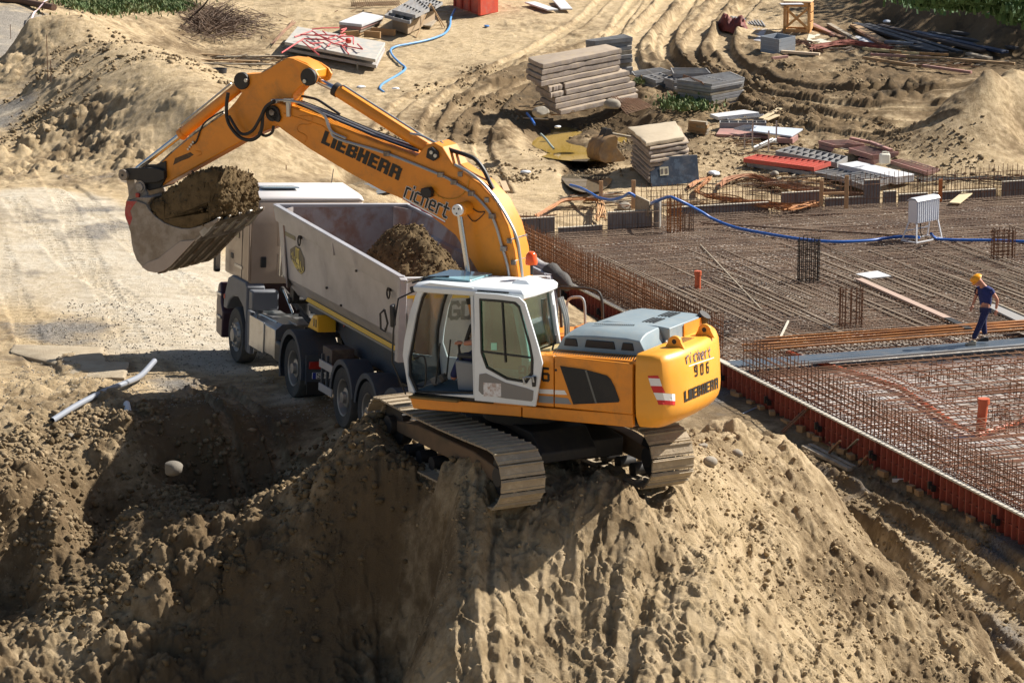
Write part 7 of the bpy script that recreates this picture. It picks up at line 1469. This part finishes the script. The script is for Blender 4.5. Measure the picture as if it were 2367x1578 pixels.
for k in range(3): ob('side_board', MB().box((W_ + .06, W_ * .45, .3 + .36 * k), (.03, W_ * .9, .3)), OW, e_)
ob('paper_sheet', MB().box(G(*ZE(1300, 60), 1.3), (.9, .5, .03), .1), WPAN, label='white sheet lying on top behind the wooden tower', cat='sheet')
ca, cb_, cc = G(*ZE(855, 745)), G(*ZE(1110, 790)), G(*ZE(1345, 745)); e_ = empty('shutter_box', ca, 'open grey box of shutter panels below the wooden tower', 'formwork box'); GB = mat('box_grey', (.26, .29, .33), .7, dirt=.3, dcol=(.35, .3, .22)); P_ = [ca - ca, cb_ - ca, cc - ca]; P_.append(P_[0] + P_[2] - P_[1])
for i in range(4):
    a, b_ = P_[i], P_[(i + 1) % 4]
    for j in range(4): ob('board', MB().beam(a + Vector((0, 0, .08 + .155 * j)), b_ + Vector((0, 0, .08 + .155 * j)), .04, .148), GB, e_, bevel=.004)
TARP = mat('red_brown_tarp', (.19, .035, .022), .7, col2=(.12, .025, .018), nsc=2.5, bump=.8, bsc=7)
sec2 = []
for i in range(26):
    u = i / 25; c = G(*lerp(ZE(215, 395), ZE(655, 470), u)); w_ = .55 * math.sin(math.pi * min(1, u * 1.0 + .03)) ** .5 + .05; hh = (.75 if u < .55 else .55) * (.75 + .3 * math.sin(u * 11)) * math.sin(math.pi * min(1, max(.04, u))) ** .4
    sec2.append([(c.x + .1 * math.sin(a) , c.y - w_ * math.cos(a), c.z + max(0, hh * math.sin(a))) for a in (math.pi * k / 15 for k in range(16))])
lump('tarpaulin_bundle', sec2, TARP, 'crumpled dark red tarpaulin bundle beside the wheel ruts', 'tarpaulin', .09, .25, seed=91)
RS = flat('ribbed_sheet', [(640,560),(850,590),(1000,330),(420,225)], .05, .04, FILM, 'grey ribbed sheet lying between the red tarpaulin and the shutter box', 'sheet', ZE)
for k in range(9): a, b_ = lerp((440, 235), (860, 300), k / 8), lerp((560, 330), (920, 380), k / 8); ob('slat', MB().beam(G(*ZE(*a), .1), G(*ZE(*b_), .1), .05, .04), GREYF, RS)
flat('canvas', [(1480,690),(2000,640),(2300,590),(1560,430)], .04, .03, mat('cream_canvas', (.55, .52, .42), .9, bump=.3), 'cream canvas spread out right of the wooden tower', 'canvas', ZE)
flat('canvas', [(2120,560),(2600,660),(2700,620),(2230,510)], .06, .03, WPAN, 'pale sheet half under the rusty bars', 'sheet', ZE)
# beams and planks towards the shaded bank
LB = [((1570,370),(2040,550),.22,RUST,ZE,'brown beam right of the wooden tower, nearer one'), ((1600,350),(1930,520),.16,PINKF,ZE,'reddish beam lying beside the brown one'), ((1830,350),(2230,580),.2,WOODG,ZE,'grey beam running down from the bank corner'), ((80,340),(480,560),.35,WOOD,ZF,'brown timber stack edge at the shadow line'), ((130,410),(450,590),.2,RUST,ZF,'rusty beam on the timber at the shadow line'),
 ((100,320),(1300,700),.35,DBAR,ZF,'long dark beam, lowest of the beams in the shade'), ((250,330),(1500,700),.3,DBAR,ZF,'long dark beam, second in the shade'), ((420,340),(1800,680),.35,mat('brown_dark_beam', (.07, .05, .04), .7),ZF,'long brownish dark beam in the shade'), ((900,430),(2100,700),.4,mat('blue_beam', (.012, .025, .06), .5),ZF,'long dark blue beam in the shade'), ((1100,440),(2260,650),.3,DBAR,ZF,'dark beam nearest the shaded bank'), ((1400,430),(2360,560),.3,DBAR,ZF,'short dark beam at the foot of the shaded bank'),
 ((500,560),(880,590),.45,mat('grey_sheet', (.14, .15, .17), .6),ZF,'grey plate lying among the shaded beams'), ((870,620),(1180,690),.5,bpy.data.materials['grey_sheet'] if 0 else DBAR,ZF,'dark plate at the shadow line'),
 ((300,730),(1100,765),.14,PINKF,ZF,'left half of the long pinkish plank in front of the beams'), ((640,740),(2230,855),.16,WOOD,ZF,'very long plank reaching right to the sand heap'), ((200,650),(950,720),.14,mat('yellow_board', (.62, .50, .25), .8),ZF,'yellowish board behind the long plank'), ((560,690),(1340,735),.12,OW,ZF,'orange board behind the long plank'), ((1600,720),(1900,785),.3,WOODG,ZF,'short grey board on the long plank'), ((1000,880),(1650,970),.14,PINKF,ZF,'pinkish plank in front of the long plank'), ((200,770),(900,880),.1,WOOD,ZF,'thin plank lying in the rubble before the long plank'),
 ((1150,740),(1700,780),.2,mat('pale_plank', (.6, .47, .33), .8),ZE,'pale plank lying in front of the grey shutter box'), ((1020,840),(1240,810),.12,PINKF,ZE,'short pink stick in front of the grey shutter box')]
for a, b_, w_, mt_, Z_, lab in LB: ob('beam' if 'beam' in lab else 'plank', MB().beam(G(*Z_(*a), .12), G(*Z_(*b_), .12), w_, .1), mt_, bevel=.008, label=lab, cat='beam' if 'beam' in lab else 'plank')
def bundle(name, pts, n, spread, r_, mt_, label, fan=0, hz_=.05, cat='steel bars'):
    """a bundle of bars, each bar a part"""
    e_ = empty(name, G(*pts[0]), label, cat); o_ = Vector(e_.location)
    for k in range(n):
        P = []
        for i, p in enumerate(pts): s_ = spread * (1 + fan * i); P.append(G(p[0] + random.gauss(0, s_ * 1.6), p[1] + random.gauss(0, s_), (p[2] if len(p) > 2 else hz_) + random.uniform(0, .12)) - o_)
        ob('bar', MB().tube(smoothpts(P, 3) if len(P) > 2 else P, r_, 4, caps=False), mt_, e_)
    return e_
ZQ = lambda x, y: (1180 + x / 6.19, 400 + y / 6.19)
bundle('bar_bundle', [ZQ(380, 610), ZQ(600, 480), ZQ(760, 395), ZQ(1000, 372), ZQ(1300, 378)], 34, 1.6, .018, RUSTO, 'rust orange bundle of bent bars with a frayed end behind the low gap', .0, .12)
bundle('bar_bundle', [ZQ(1290, 375), ZQ(1290, 480), ZQ(1290, 640)], 26, 1.5, .018, mat('tan_bar', (.5, .28, .12), .75), 'frayed fan of tan bars hanging down at the end of the orange bundle', 1.3, .15)
bundle('bar_bundle', [ZQ(80, 615), ZQ(400, 625), ZQ(640, 600)], 8, 1, .018, RUST, 'low rusty bars behind the left back wall')
bundle('bar_bundle', [(1640,452),(1700,462),(1760,470),(1830,478),(1890,468)], 16, 4, .02, RUSTO, 'spread of orange bars behind the tall dark shutter panel')
bundle('bar_bundle', [(1664,430),(1680,415),(1740,405),(1800,430),(1890,445)], 16, 2.5, .02, mat('orange_brown_bar', (.32, .13, .05), .75), 'bent orange brown bars curving left of the short stake')
bundle('bar_bundle', [(1594,430),(1620,417),(1640,412),(1610,440),(1640,455)], 10, 2, .02, RUSTO, 'bent orange bars at the corner of the blue faced pile')
bundle('bar_bundle', [(1760,415),(1830,430),(1900,442),(1990,450)], 14, 4, .018, RUST, 'brown bars lying before the stored panels')
bundle('bar_bundle', [(2120,418),(2200,410),(2280,412),(2380,420)], 10, 4, .018, DARK, 'dark bars lying at the right behind the wall')
bundle('bar_bundle', [(1880,108),(1960,98),(2000,103),(2060,112)], 40, 3.2, .02, mat('red_rust', (.22, .055, .03), .8), 'dark red heap of rusty bars below the canvas')
bundle('bar_bundle', [(1845,95),(1870,105),(1885,115)], 24, 4.5, .02, RUST, 'small tangle of rusty bars beside the grey shutter box')
bundle('bar_bundle', [(310,85),(335,92),(370,88)], 10, 4, .02, RUSTO, 'small tangle of orange bars beyond the sand bank')
bundle('bar_bundle', [(630,100),(655,75),(680,50)], 10, 2, .02, RUST, 'thin brown sticks leaning left of the large board')
# old digging bucket in the puddle
ob_ = G(1402, 372); e_ = empty('old_bucket', TZ(ob_, .5), 'old rusty digging bucket lying at the edge of the muddy puddle', 'bucket'); OB = mat('old_yellow', (.30, .17, .06), .75, col2=(.2, .12, .06), nsc=4, dirt=.4)
pr = [(-.5, .1), (-.55, .35), (-.45, .65), (-.2, .85), (.1, .9), (.2, .82), (.15, .5), (.5, .1), (.45, .02), (-.3, .0)]
for y in (-.42, .38): ob('side_plate', MB().prism(pr, y, y + .04), OB, e_, bevel=.008)
ob('shell', MB().loft([[(x, -.4, z), (x, .4, z), (x * .95, .4, z * .96 + .01), (x * .95, -.4, z * .96 + .01)] for x, z in [(.5, .05), (-.3, .0), (-.5, .1), (-.55, .35), (-.45, .65), (-.2, .85), (.1, .9)]]), OB, e_, smooth=60)
for y in (-.15, .12): ob('ear', MB().prism([(-.25, .8), (-.1, 1.1), (.08, 1.1), (.2, .85)], y, y + .05), DARK, e_, bevel=.008)
# muddy water in the hollows
for k, (cx_, cy_, a_, b2, lev) in enumerate(PUD):
    mb = MB(); n = 40; mb.v = [(cx_ + 1.15 * a_ * math.cos(q), cy_ + 1.15 * b2 * math.sin(q), lev) for q in (2 * math.pi * i / n for i in range(n))]; mb.f = [tuple(range(n))]
    ob('puddle_water', mb, mat('muddy_water', (.36, .235, .05), .07, spec=.8) if k == 0 else (bpy.data.materials.get('clear_puddle') or mat('clear_puddle', (.16, .13, .09), .03, spec=1.)), smooth=0, kind='structure')
# stones and rubble as single things
STONE = mat('stone', (.32, .28, .22), .9, col2=(.24, .21, .17), nsc=3, bump=.4, dirt=.3)
def rock(p, r_, label, mt_=STONE, seed=0, sq=(1, 1, .7), cat='stone', group=None, sub=3, name='stone'):
    import bmesh
    bm = bmesh.new(); bmesh.ops.create_icosphere(bm, subdivisions=sub, radius=1); rn = random.Random(seed); ds = [Vector((rn.gauss(0, 1), rn.gauss(0, 1), rn.gauss(0, 1))).normalized() for _ in range(7)]; lv = [rn.uniform(.62, .95) for _ in ds]
    for v in bm.verts:
        q = v.co.copy()
        for d, l in zip(ds, lv):
            t_ = q.dot(d)
            if t_ > l: q -= d * (t_ - l)
        v.co = Vector((q.x * sq[0], q.y * sq[1], q.z * sq[2])) * r_
    me = bpy.data.meshes.new(name); bm.to_mesh(me); bm.free(); me.shade_smooth(); me.set_sharp_from_angle(angle=math.radians(35)); me.materials.append(mt_)
    o = bpy.data.objects.new(name, me); COL.objects.link(o); o.location = p; o.rotation_euler = (0, 0, seed); return tag(o, label, cat, group)
def gp(px, py, z0): return ground_at(px, py, z0)
rock(gp(400, 1085, -.2) + Vector((0, 0, .02)), .17, 'large pale boulder at the edge of the shadow on the left', mat('boulder', (.17, .15, .12), .85, bump=.3), 3)
for i, (px, py, z0, r_, lab) in enumerate([(405, 1302, -1.5, .1, 'small grey stone in the dark pit below the boulder'), (1700, 1100, .0, .12, 'round log end like lump right of the tracks'), (1705, 1052, .2, .1, 'pale white stone right of the excavator'), (1640, 1072, .3, .12, 'brown stone just right of the right track'), (1625, 1035, .4, .09, 'small stone behind the right track'), (163, 1008, 0, .06, 'small round stone in the lit earth at left'), (1250, 265, -2, .3, 'pinkish stone at the end of the blue hose'), (1415, 248, -2, .3, 'grey broken stone below the big slab pile'), (1790, 405, -3, .15, 'round brown stone before the red panel'), (1445, 485, -3.2, .25, 'red brown lump behind the shutter wall')]):
    rock(gp(px, py, z0) + Vector((0, 0, r_ * .3)), r_, lab, seed=10 + i)
rough_slab([gp(x, y, 0) + Vector((0, 0, .12)) for x, y in ((1690,1135),(1780,1130),(1788,1112),(1700,1118))], .14, 'broken concrete plate sticking out of the mound right of the tracks', seed=301, n=5, mt_=STONE)
# buried road slabs at the left
for k, (P, lab) in enumerate([([(20,812),(245,868)  ,(245,800),(30,795)], 'sandy concrete road slab half buried at the left edge'), ([(150,868),(290,872),(300,835),(175,830)], 'second half buried slab between the first one and the grey pipe'), ([(60,840),(150,868),(190,850),(90,828)],'low broken edge piece of the buried slab')][:2]):
    q = [gp(x, y, 0) for x, y in P]; zt = max(p.z for p in q) * 0 + sum(p.z for p in q) / 4 + .04; rough_slab([at(x, y, zt) for x, y in P], .3, lab, seed=310 + k, mt_=mat('sandy_slab2', (.40, .33, .23), .95, col2=(.30, .24, .16), nsc=2, dirt=.7, bump=.8))
PVC = mat('grey_pvc', (.26, .28, .32), .4, dirt=.15)
def tubeon(pts, r_, label, mt_, z0=0, h=.05, name='pipe', cat='pipe', caps=True): P = [gp(x, y, z0) + Vector((0, 0, h + r_)) for x, y in pts]; zs = [p.z for p in P]; return ob(name, MB().tube(smoothpts(P, 4), r_, 14, caps), mt_, smooth=60, label=label, cat=cat)
pp_ = [gp(x, y, 0) for x, y in ((122, 975), (355, 838))]
ob('pipe', MB().tube(smoothpts([at(x, y, z) for x, y, z in ((120, 972, .2), (180, 935, .22), (240, 905, .24), (290, 885, .25), (325, 868, .2), (357, 834, .3))], 5), .052, 16, False), PVC, smooth=60, label='long bent grey plastic pipe lying across the edge of the haul road', cat='pipe')
ob('pipe', MB().tube([at(292, 930, .18), at(296, 950, .2), at(300, 970, .18)], .06, 12), WPAN, smooth=60, label='short white pipe stub in the shaded earth', cat='pipe')
# litter, planks and bars in front of the formwork
for a, b_, w_, mt_, lab in (((1858,1032),(1965,1085),.13,WOODG,'nearer weathered plank of the pair in front of the formwork'), ((1872,1028),(1975,1080),.11,WOODG,'farther weathered plank of the pair in front of the formwork'), ((2063,1110),(2103,1109),.05,WHT,'short white lath lying in the muddy lane'), ((1717,958),(1762,938),.04,PVC,'thin white pipe piece near the counterweight')):
    ob('plank', MB().beam(at(*a, -3.88), at(*b_, -3.88), w_, .07), mt_, bevel=.005, label=lab, cat='plank')
for a, b_, w_, mt_, lab in (((1800,1002),(1874,934),.05,RUST,'left brown steel angle leaning on the formwork'), ((1805,1004),(1878,936),.05,RUST,'right brown steel angle of the first pair leaning on the formwork'), ((1912,1052),(1942,1018),.05,RUST,'short rusty angle leaning near the plank pair'), ((1985,1078),(2005,1052),.04,RUST,'short rusty stick by the bottle'), ((1953,1043),(1983,1015),.05,WOODG,'pale lath leaning on the formwork')):
    ob('steel_angle', MB().beam(at(*a, -3.95), at(*b_, -3.3), w_, .03), mt_, label=lab, cat='bar')
for k, (px, py, s_, c) in enumerate([(1700,905,.16,'blue_plastic'),(1735,938,.2,'grey_plastic'),(1750,957,.13,'white_plastic'),(1770,967,.15,'white_plastic'),(2160,1158,.08,'white_plastic'),(2192,1174,.1,'grey_plastic'),(1125,62,.2,'blue_plastic'),(1215,400,.25,'white_plastic'),(1290,295,.2,'white_plastic'),(1650,403,.35,'white_plastic'),(915,207,.2,'white_plastic'),(835,203,.25,'white_plastic'),(2050,52,.3,'white_plastic'),(2095,52,.3,'white_plastic'),(2330,98,.25,'white_plastic'),(1972,62,.3,'white_plastic')]):
    mm = bpy.data.materials.get(c) or mat(c, {'blue_plastic': (.06, .2, .5), 'grey_plastic': (.3, .32, .34), 'white_plastic': (.7, .72, .75)}[c], .5)
    where = ['right behind the counterweight', 'below the first blue scrap', 'middle of three scraps by the formwork', 'lowest of three scraps by the formwork', 'in the muddy lane, farther one', 'in the muddy lane, nearer one', 'on the sand right of the hose', 'on the sandy path below the slab pile', 'on the muddy puddle', 'in front of the blue faced pile', 'beside the end of the light blue hose', 'left of the end of the light blue hose', 'in the shade at the foot of the bank', 'in the shade, second one', 'in the shade near the right edge', 'left of the shaded beams'][k]
    q = at(px, py, -3.98) if 800 < py < 1200 else G(px, py)
    rock(q + Vector((0, 0, .03)), s_ * .8, c.split('_')[0] + ' plastic scrap lying ' + where, mm, 40 + k, (1, .7, .35), 'litter', sub=2, name='plastic_scrap')
q = at(2052, 1085, -3.97); e_ = empty('bottle', q, 'clear plastic bottle with a red label standing at the foot of the formwork', 'bottle')
ob('bottle_body', MB().loft([[(r_ * math.cos(a), r_ * math.sin(a), z) for a in (2 * math.pi * k / 14 for k in range(14))] for r_, z in ((.045, 0), (.05, .03), (.05, .24), (.02, .32), (.02, .35))]), GL2, e_, smooth=60); ob('bottle_label', MB().cyl((0, 0, .12), (0, 0, .22), .052, 14), REDP, e_); ob('bottle_cap', MB().cyl((0, 0, .34), (0, 0, .37), .023, 10), REDP, e_)
ob('timber', MB().beam(G(1162, 420, .1), G(1172, 443, .1), .2, .06), mat('light_brown_wood', (.5, .36, .22), .8), label='short light brown board lying beside the boom on the sand', cat='board')
ob('board', MB().beam(G(1410, 308, .2), G(1465, 318, .2), .12, .06), WOODG, label='grey board bridging the puddle left of the blue faced pile', cat='board')
# stakes, pole and barrier tape on the bank
def rod_at(px, py0, py1, z0, r_, mt_, label): p = gp(px, py1, z0); h_ = (py1 - py0) / (F0 / (p - CO).length) / .98; return ob('stake_rod', MB().cyl(p, p + Vector((0, 0, h_)), r_, 6), mt_, label=label, cat='rod')
rod_at(342, 172, 313, .6, .022, mat('pole_grey', (.3, .32, .34), .5, .4), 'tall thin grey pole standing on the bank left of the stick')
for i, (px, a, b_, z0, lab) in enumerate([(111, 85, 187, 1.5, 'thin rusty rod at the top of the bank, left of the slope'), (100, 30, 85, 1.8, 'thin rod beside the tape near the top left'), (222, 180, 258, 1.0, 'thin rod on the bank, right of a shorter one'), (195, 185, 243, 1.0, 'thin rod on the bank carrying pink tape'), (162, 30, 65, 2.2, 'thin rod at the crest of the bank'), (25, 58, 90, 1.0, 'short rod near the left edge of the bank'), (662, 382, 415, 0, 'thin rod beyond the truck cab roof'), (118, 140, 190, 1.2, 'second thin rod beside the tape on the bank')]): rod_at(px, a, b_, z0, .012, RUST, lab)
TAPE = mat('pink_tape', (.75, .45, .45), .5, col2=(.8, .75, .75), nsc=8)
def tape(pts, label):
    P = smoothpts([gp(x, y, z) + Vector((0, 0, h_)) for x, y, z, h_ in pts], 5); mb = MB(); V_ = []
    for i, p in enumerate(P): n_ = Vector((.3 * math.sin(i * .7), 0, .05)); V_ += [p, p + n_.normalized() * .07]
    mb.v = [tuple(v) for v in V_]; mb.f = [(2 * i, 2 * i + 1, 2 * i + 3, 2 * i + 2) for i in range(len(P) - 1)]
    return ob('barrier_tape', mb, TAPE, smooth=0, label=label, cat='tape')
tape([(138,0,2,.3),(112,25,2,.4),(98,40,2,.5),(80,60,2,.4),(72,78,2,.1)], 'pink and white barrier tape fluttering at the top left of the bank'); tape([(65,92,1.5,.05),(90,97,1.5,.05),(112,105,1.5,.05)], 'red strip of tape lying on the bank'); tape([(240,222,1,.2),(280,235,1,.1),(310,245,1,.1),(336,257,1,.25)], 'pink barrier tape running to the thin grey pole'); tape([(190,170,1,.5),(196,185,1,.3),(215,215,1,.05)], 'pink tape hanging from a thin rod on the bank')
ob('log', MB().tube([gp(0, 4, .9) + Vector((0, 0, .12)), gp(60, 12, .9) + Vector((0, 0, .12)), gp(125, 24, .9) + Vector((0, 0, .1))], .13, 10), mat('bark', (.16, .09, .06), .9, bump=.5), smooth=60, label='brown log lying across the road in the top left corner', cat='log')
ob('plank', MB().beam(G(318, 26, .2), G(390, 16, .2), .15, .06), WOODG, label='grey plank lying in the grass at the top left', cat='plank')
# ---------------------------------------------------------------- grass, brush, weeds, loose clods
def gvec(px, py, z0):
    px, py = np.asarray(px, float), np.asarray(py, float); c, s = math.cos(PITCH), math.sin(PITCH); dx = (px - CX) / F0; q = (py - CY) / F0; dy = c - q * s; dz = -s - q * c; z = np.full(px.shape, float(z0))
    for _ in range(7): t_ = (z - CAMH) / dz; z = height((dx * t_)[None], (dy * t_)[None])[0][0]
    t_ = (z - CAMH) / dz; return np.stack([dx * t_, dy * t_, z], -1)
def blades(name, px, py, wx, wy, n, h_, mt_, label, lean=.5, wd=.02, surf=G):
    V_, F_ = [], []; i = 0; xs_ = [px + random.gauss(0, wx / 2.4) for _ in range(n)]; ys_ = [py + random.gauss(0, wy / 2.4) for _ in range(n)]; PS = gvec(xs_, ys_, zb(py))
    for k in range(n):
        p = Vector(PS[k]); a = random.uniform(0, 6.28); l = h_ * random.uniform(.5, 1.2); d = Vector((math.cos(a), math.sin(a), 0)); s_ = Vector((-d.y, d.x, 0)) * wd * random.uniform(.7, 1.5)
        t_ = p + Vector((0, 0, l)) + d * l * lean * random.random() * 1.6; mdl = p + Vector((0, 0, l * .6)) + d * l * lean * .4
        V_ += [p - s_, p + s_, mdl + s_, mdl - s_, t_]; F_ += [(i, i + 1, i + 2, i + 3), (i + 3, i + 2, i + 4)]; i += 5
    me = bpy.data.meshes.new(name); me.from_pydata([tuple(v) for v in V_], [], F_); me.materials.append(mt_); return ob(name, me, None, label=label, kind='stuff')
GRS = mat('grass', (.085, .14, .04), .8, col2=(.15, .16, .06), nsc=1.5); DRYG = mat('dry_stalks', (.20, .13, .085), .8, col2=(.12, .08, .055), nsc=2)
blades('grass', 250, 16, 150, 22, 3200, .2, GRS, 'bright green grass patch at the top left', wd=.03); blades('grass', 410, 18, 50, 12, 700, .25, GRS, 'small green grass patch by the dead brush', wd=.03); blades('grass', 340, 2, 110, 10, 1200, .3, GRS, 'green grass along the top edge', wd=.03)
blades('weeds', 1588, 244, 75, 24, 1300, .17, GRS, 'green weeds before the big grey panel pile', wd=.035); blades('weeds', 1482, 190, 25, 6, 200, .16, GRS, 'tuft of weeds between the panel piles', wd=.03)
blades('grass', 2230, 8, 150, 22, 2600, .25, mat('shade_grass', (.045, .10, .03), .8), 'dark grass on top of the shaded bank', wd=.04); blades('grass', 2345, 35, 50, 24, 900, .35, bpy.data.materials['shade_grass'], 'dark grass at the right end of the bank', wd=.04)  # darker copy of the grass, the bank's shade put into its colour
S = []
for k in range(1500):
    x, y = random.gauss(480, 62), random.gauss(60, 16); p = G(x, y); hh = max(.06, .65 - abs(x - 480) / 200) * random.uniform(.2, 1); a = random.uniform(0, 6.28); S.append((p + Vector((0, 0, random.random() * .25)), p + Vector((math.cos(a) * .7, math.sin(a) * .7, hh))))
bars('dead_brush', S, .012, DRYG, 'heap of dry dead brush twigs beyond the bank')
ob('branch', MB().tube([G(448, 35, .3), G(470, 15, .9), G(484, -4, 1.4)], .05, 7, True, .025), mat('dark_branch', (.04, .03, .025), .9), smooth=60, label='dark bare branch sticking up from the dead brush', cat='branch')
# loose clods and pebbles over the diggings
def scatter(name, n, region, rmin, rmax, mt_, label, seed=1, soft=1.0):
    """one mesh of many small uneven lumps resting on the ground"""
    R_ = np.random.RandomState(seed); X, Y = region(R_, n); Z_, rr_, dd_, _ = height(X[None], Y[None]); Z_ = Z_[0]
    import bmesh
    bm = bmesh.new(); bmesh.ops.create_icosphere(bm, subdivisions=1, radius=1); V0 = np.array([v.co[:] for v in bm.verts]); F0_ = np.array([[v.index for v in f.verts] for f in bm.faces]); bm.free()
    r_ = rmin + (rmax - rmin) * R_.rand(n) ** 3; sc = r_[:, None] * (.65 + .7 * R_.rand(n, 3)); jit = 1 + .42 * (R_.rand(n, len(V0)) - .5) * 2
    V = V0[None] * jit[..., None] * sc[:, None]; a = R_.rand(n) * 6.28; ca, sa = np.cos(a)[:, None], np.sin(a)[:, None]; x = V[..., 0] * ca - V[..., 1] * sa; y = V[..., 0] * sa + V[..., 1] * ca
    V = np.stack([x + X[:, None], y + Y[:, None], V[..., 2] * .85 + (Z_ + r_ * .35)[:, None]], -1).reshape(-1, 3); Fc = (F0_[None] + (np.arange(n) * len(V0))[:, None, None]).reshape(-1, 3)
    me = bpy.data.meshes.new(name); me.vertices.add(len(V)); me.vertices.foreach_set('co', V.ravel()); me.loops.add(Fc.size); me.loops.foreach_set('vertex_index', Fc.ravel().astype(np.int32)); me.polygons.add(len(Fc)); me.polygons.foreach_set('loop_start', (np.arange(len(Fc)) * 3).astype(np.int32)); me.update(calc_edges=True)
    me.materials.append(mt_); return ob(name, me, None, label=label, kind='stuff')
CLOD = mat('earth_clods', (.21, .155, .09), .95, col2=(.33, .25, .155), nsc=2, bump=.6, bsc=50, spec=.1); CLODL = mat('sandy_clods', (.40, .30, .175), .95, col2=(.25, .185, .11), nsc=1.5, bump=.6, bsc=50, spec=.1); CLODD = mat('moist_clods', (.13, .093, .052), .95, col2=(.19, .14, .08), nsc=2.5, bump=.6, bsc=50, spec=.1)
def reg(x0, x1, y0, y1, cl=0):
    def f(R_, n):
        if cl: k = R_.randint(0, cl, n); cx = x0 + (x1 - x0) * R_.rand(cl); cy = y0 + (y1 - y0) * R_.rand(cl); s_ = .12 + .5 * R_.rand(cl); return cx[k] + s_[k] * R_.randn(n), cy[k] + s_[k] * R_.randn(n)
        return x0 + (x1 - x0) * R_.rand(n), y0 + (y1 - y0) * R_.rand(n)
    return f
scatter('clods', 5000, reg(-8, -1.2, 40.5, 46.5, 90), .008, .07, CLODD, 'dark earth clods strewn over the pit on the left', 3)
scatter('clods', 3000, reg(-8.2, -3.5, 43, 47.5, 50), .012, .06, CLOD, 'earth clods on the lit bank at the left', 4)
scatter('clods', 4200, reg(2.5, 8.5, 38.5, 43.5, 90), .006, .038, CLODL, 'earth clods on the right side of the mound', 5)
scatter('clods', 1500, reg(-1.2, 3.0, 36.8, 42.8, 40), .005, .028, CLODL, 'earth clods under and before the excavator', 6)
scatter('clods', 3500, reg(-15, -6, 80, 96, 80), .01, .08, CLOD, 'crumbs of earth on the bank beside the haul road', 11)
scatter('clods', 5000, reg(-4, 15, 93.5, 112, 110), .015, .08, CLOD, 'lumps of earth on the rutted site floor', 7)
S = []
for cx_, cy_, wx_, wy_, n in ((1780, 420, 110, 18, 90), (2000, 110, 160, 14, 120), (1700, 330, 60, 25, 60), (560, 140, 110, 12, 60), (2150, 145, 120, 10, 80), (1350, 455, 60, 10, 40), (900, 30, 100, 18, 40), (2250, 405, 80, 14, 60), (1250, 250, 60, 20, 30), (1500, 470, 150, 6, 40)):
    for k in range(n):
        a = G(random.gauss(cx_, wx_ / 2), random.gauss(cy_, wy_ / 2), .03); t_ = random.gauss(0, .5); l = random.uniform(.15, 1.1); S.append((a, a + Vector((math.cos(t_) * l, math.sin(t_) * l, random.uniform(-.02, .1)))))
k_ = len(S) // 3
for i, (mt_, r_) in enumerate(((WOODG, .03), (WOOD, .022), (RUST, .016))): bars('debris_sticks', S[i::3], r_, mt_, 'splinters, laths and offcuts strewn over the site floor')
scatter('gravel', 9000, reg(-9, -1, 47.5, 58), .006, .022, STONE, 'gravel grains on the haul road', 8)
scatter('gravel', 7000, reg(3.5, 9.5, 48, 62), .01, .05, CLOD, 'crumbs of earth in the muddy lane', 9)
# ---------------------------------------------------------------- trees beyond the right corner, whose shade lies on the bank
LEAF = mat('leaves', (.05, .10, .025), .6, col2=(.09, .14, .035), nsc=1)
def tree(x, y, z, h_, r_, label, seed):
    rn = random.Random(seed); e_ = empty('tree', (x, y, z), label, 'tree', 'trees beyond the right corner'); mb = MB().tube([(0, 0, -.3), (.1, 0, h_ * .3), (.05, .1, h_ * .6)], .22, 8, True, .1)
    V_, F_ = [], []; i = 0
    for k in range(9):
        a = rn.uniform(0, 6.28); t_ = Vector((math.cos(a) * r_ * .7, math.sin(a) * r_ * .7, h_ * rn.uniform(.45, .95))); mb.tube([(.05, .05, h_ * .3), t_ * .6 + Vector((0, 0, h_ * .15)), t_], .07, 5, True, .02)
        for j in range(330):
            p = t_ + Vector((rn.gauss(0, r_ * .3), rn.gauss(0, r_ * .3), rn.gauss(0, r_ * .28))); u = Vector((rn.gauss(0, 1), rn.gauss(0, 1), rn.gauss(0, 1))).normalized() * .13; v = u.cross(Vector((rn.gauss(0, 1), rn.gauss(0, 1), 1))).normalized() * .1
            V_ += [p - u, p - v, p + u, p + v]; F_.append((i, i + 1, i + 2, i + 3)); i += 4
    ob('trunk', mb, mat('tree_bark', (.09, .065, .045), .9) if 'tree_bark' not in bpy.data.materials else bpy.data.materials['tree_bark'], e_, smooth=50)
    me = bpy.data.meshes.new('crown'); me.from_pydata([tuple(v) for v in V_], [], F_); me.materials.append(LEAF); ob('crown', me, None, e_)
for k, (x, y, h_) in enumerate(((24.5, 119, 7), (27, 123, 8), (23.5, 125.5, 7), (29, 117, 8), (31, 127, 9), (26, 130, 8))): tree(x, y, hz(x, y), h_, 2.8, 'leafy tree beyond the shaded bank at the right, %s' % ['nearest the corner', 'second one', 'third one', 'rightmost near one', 'tallest one', 'farthest one'][k], k)
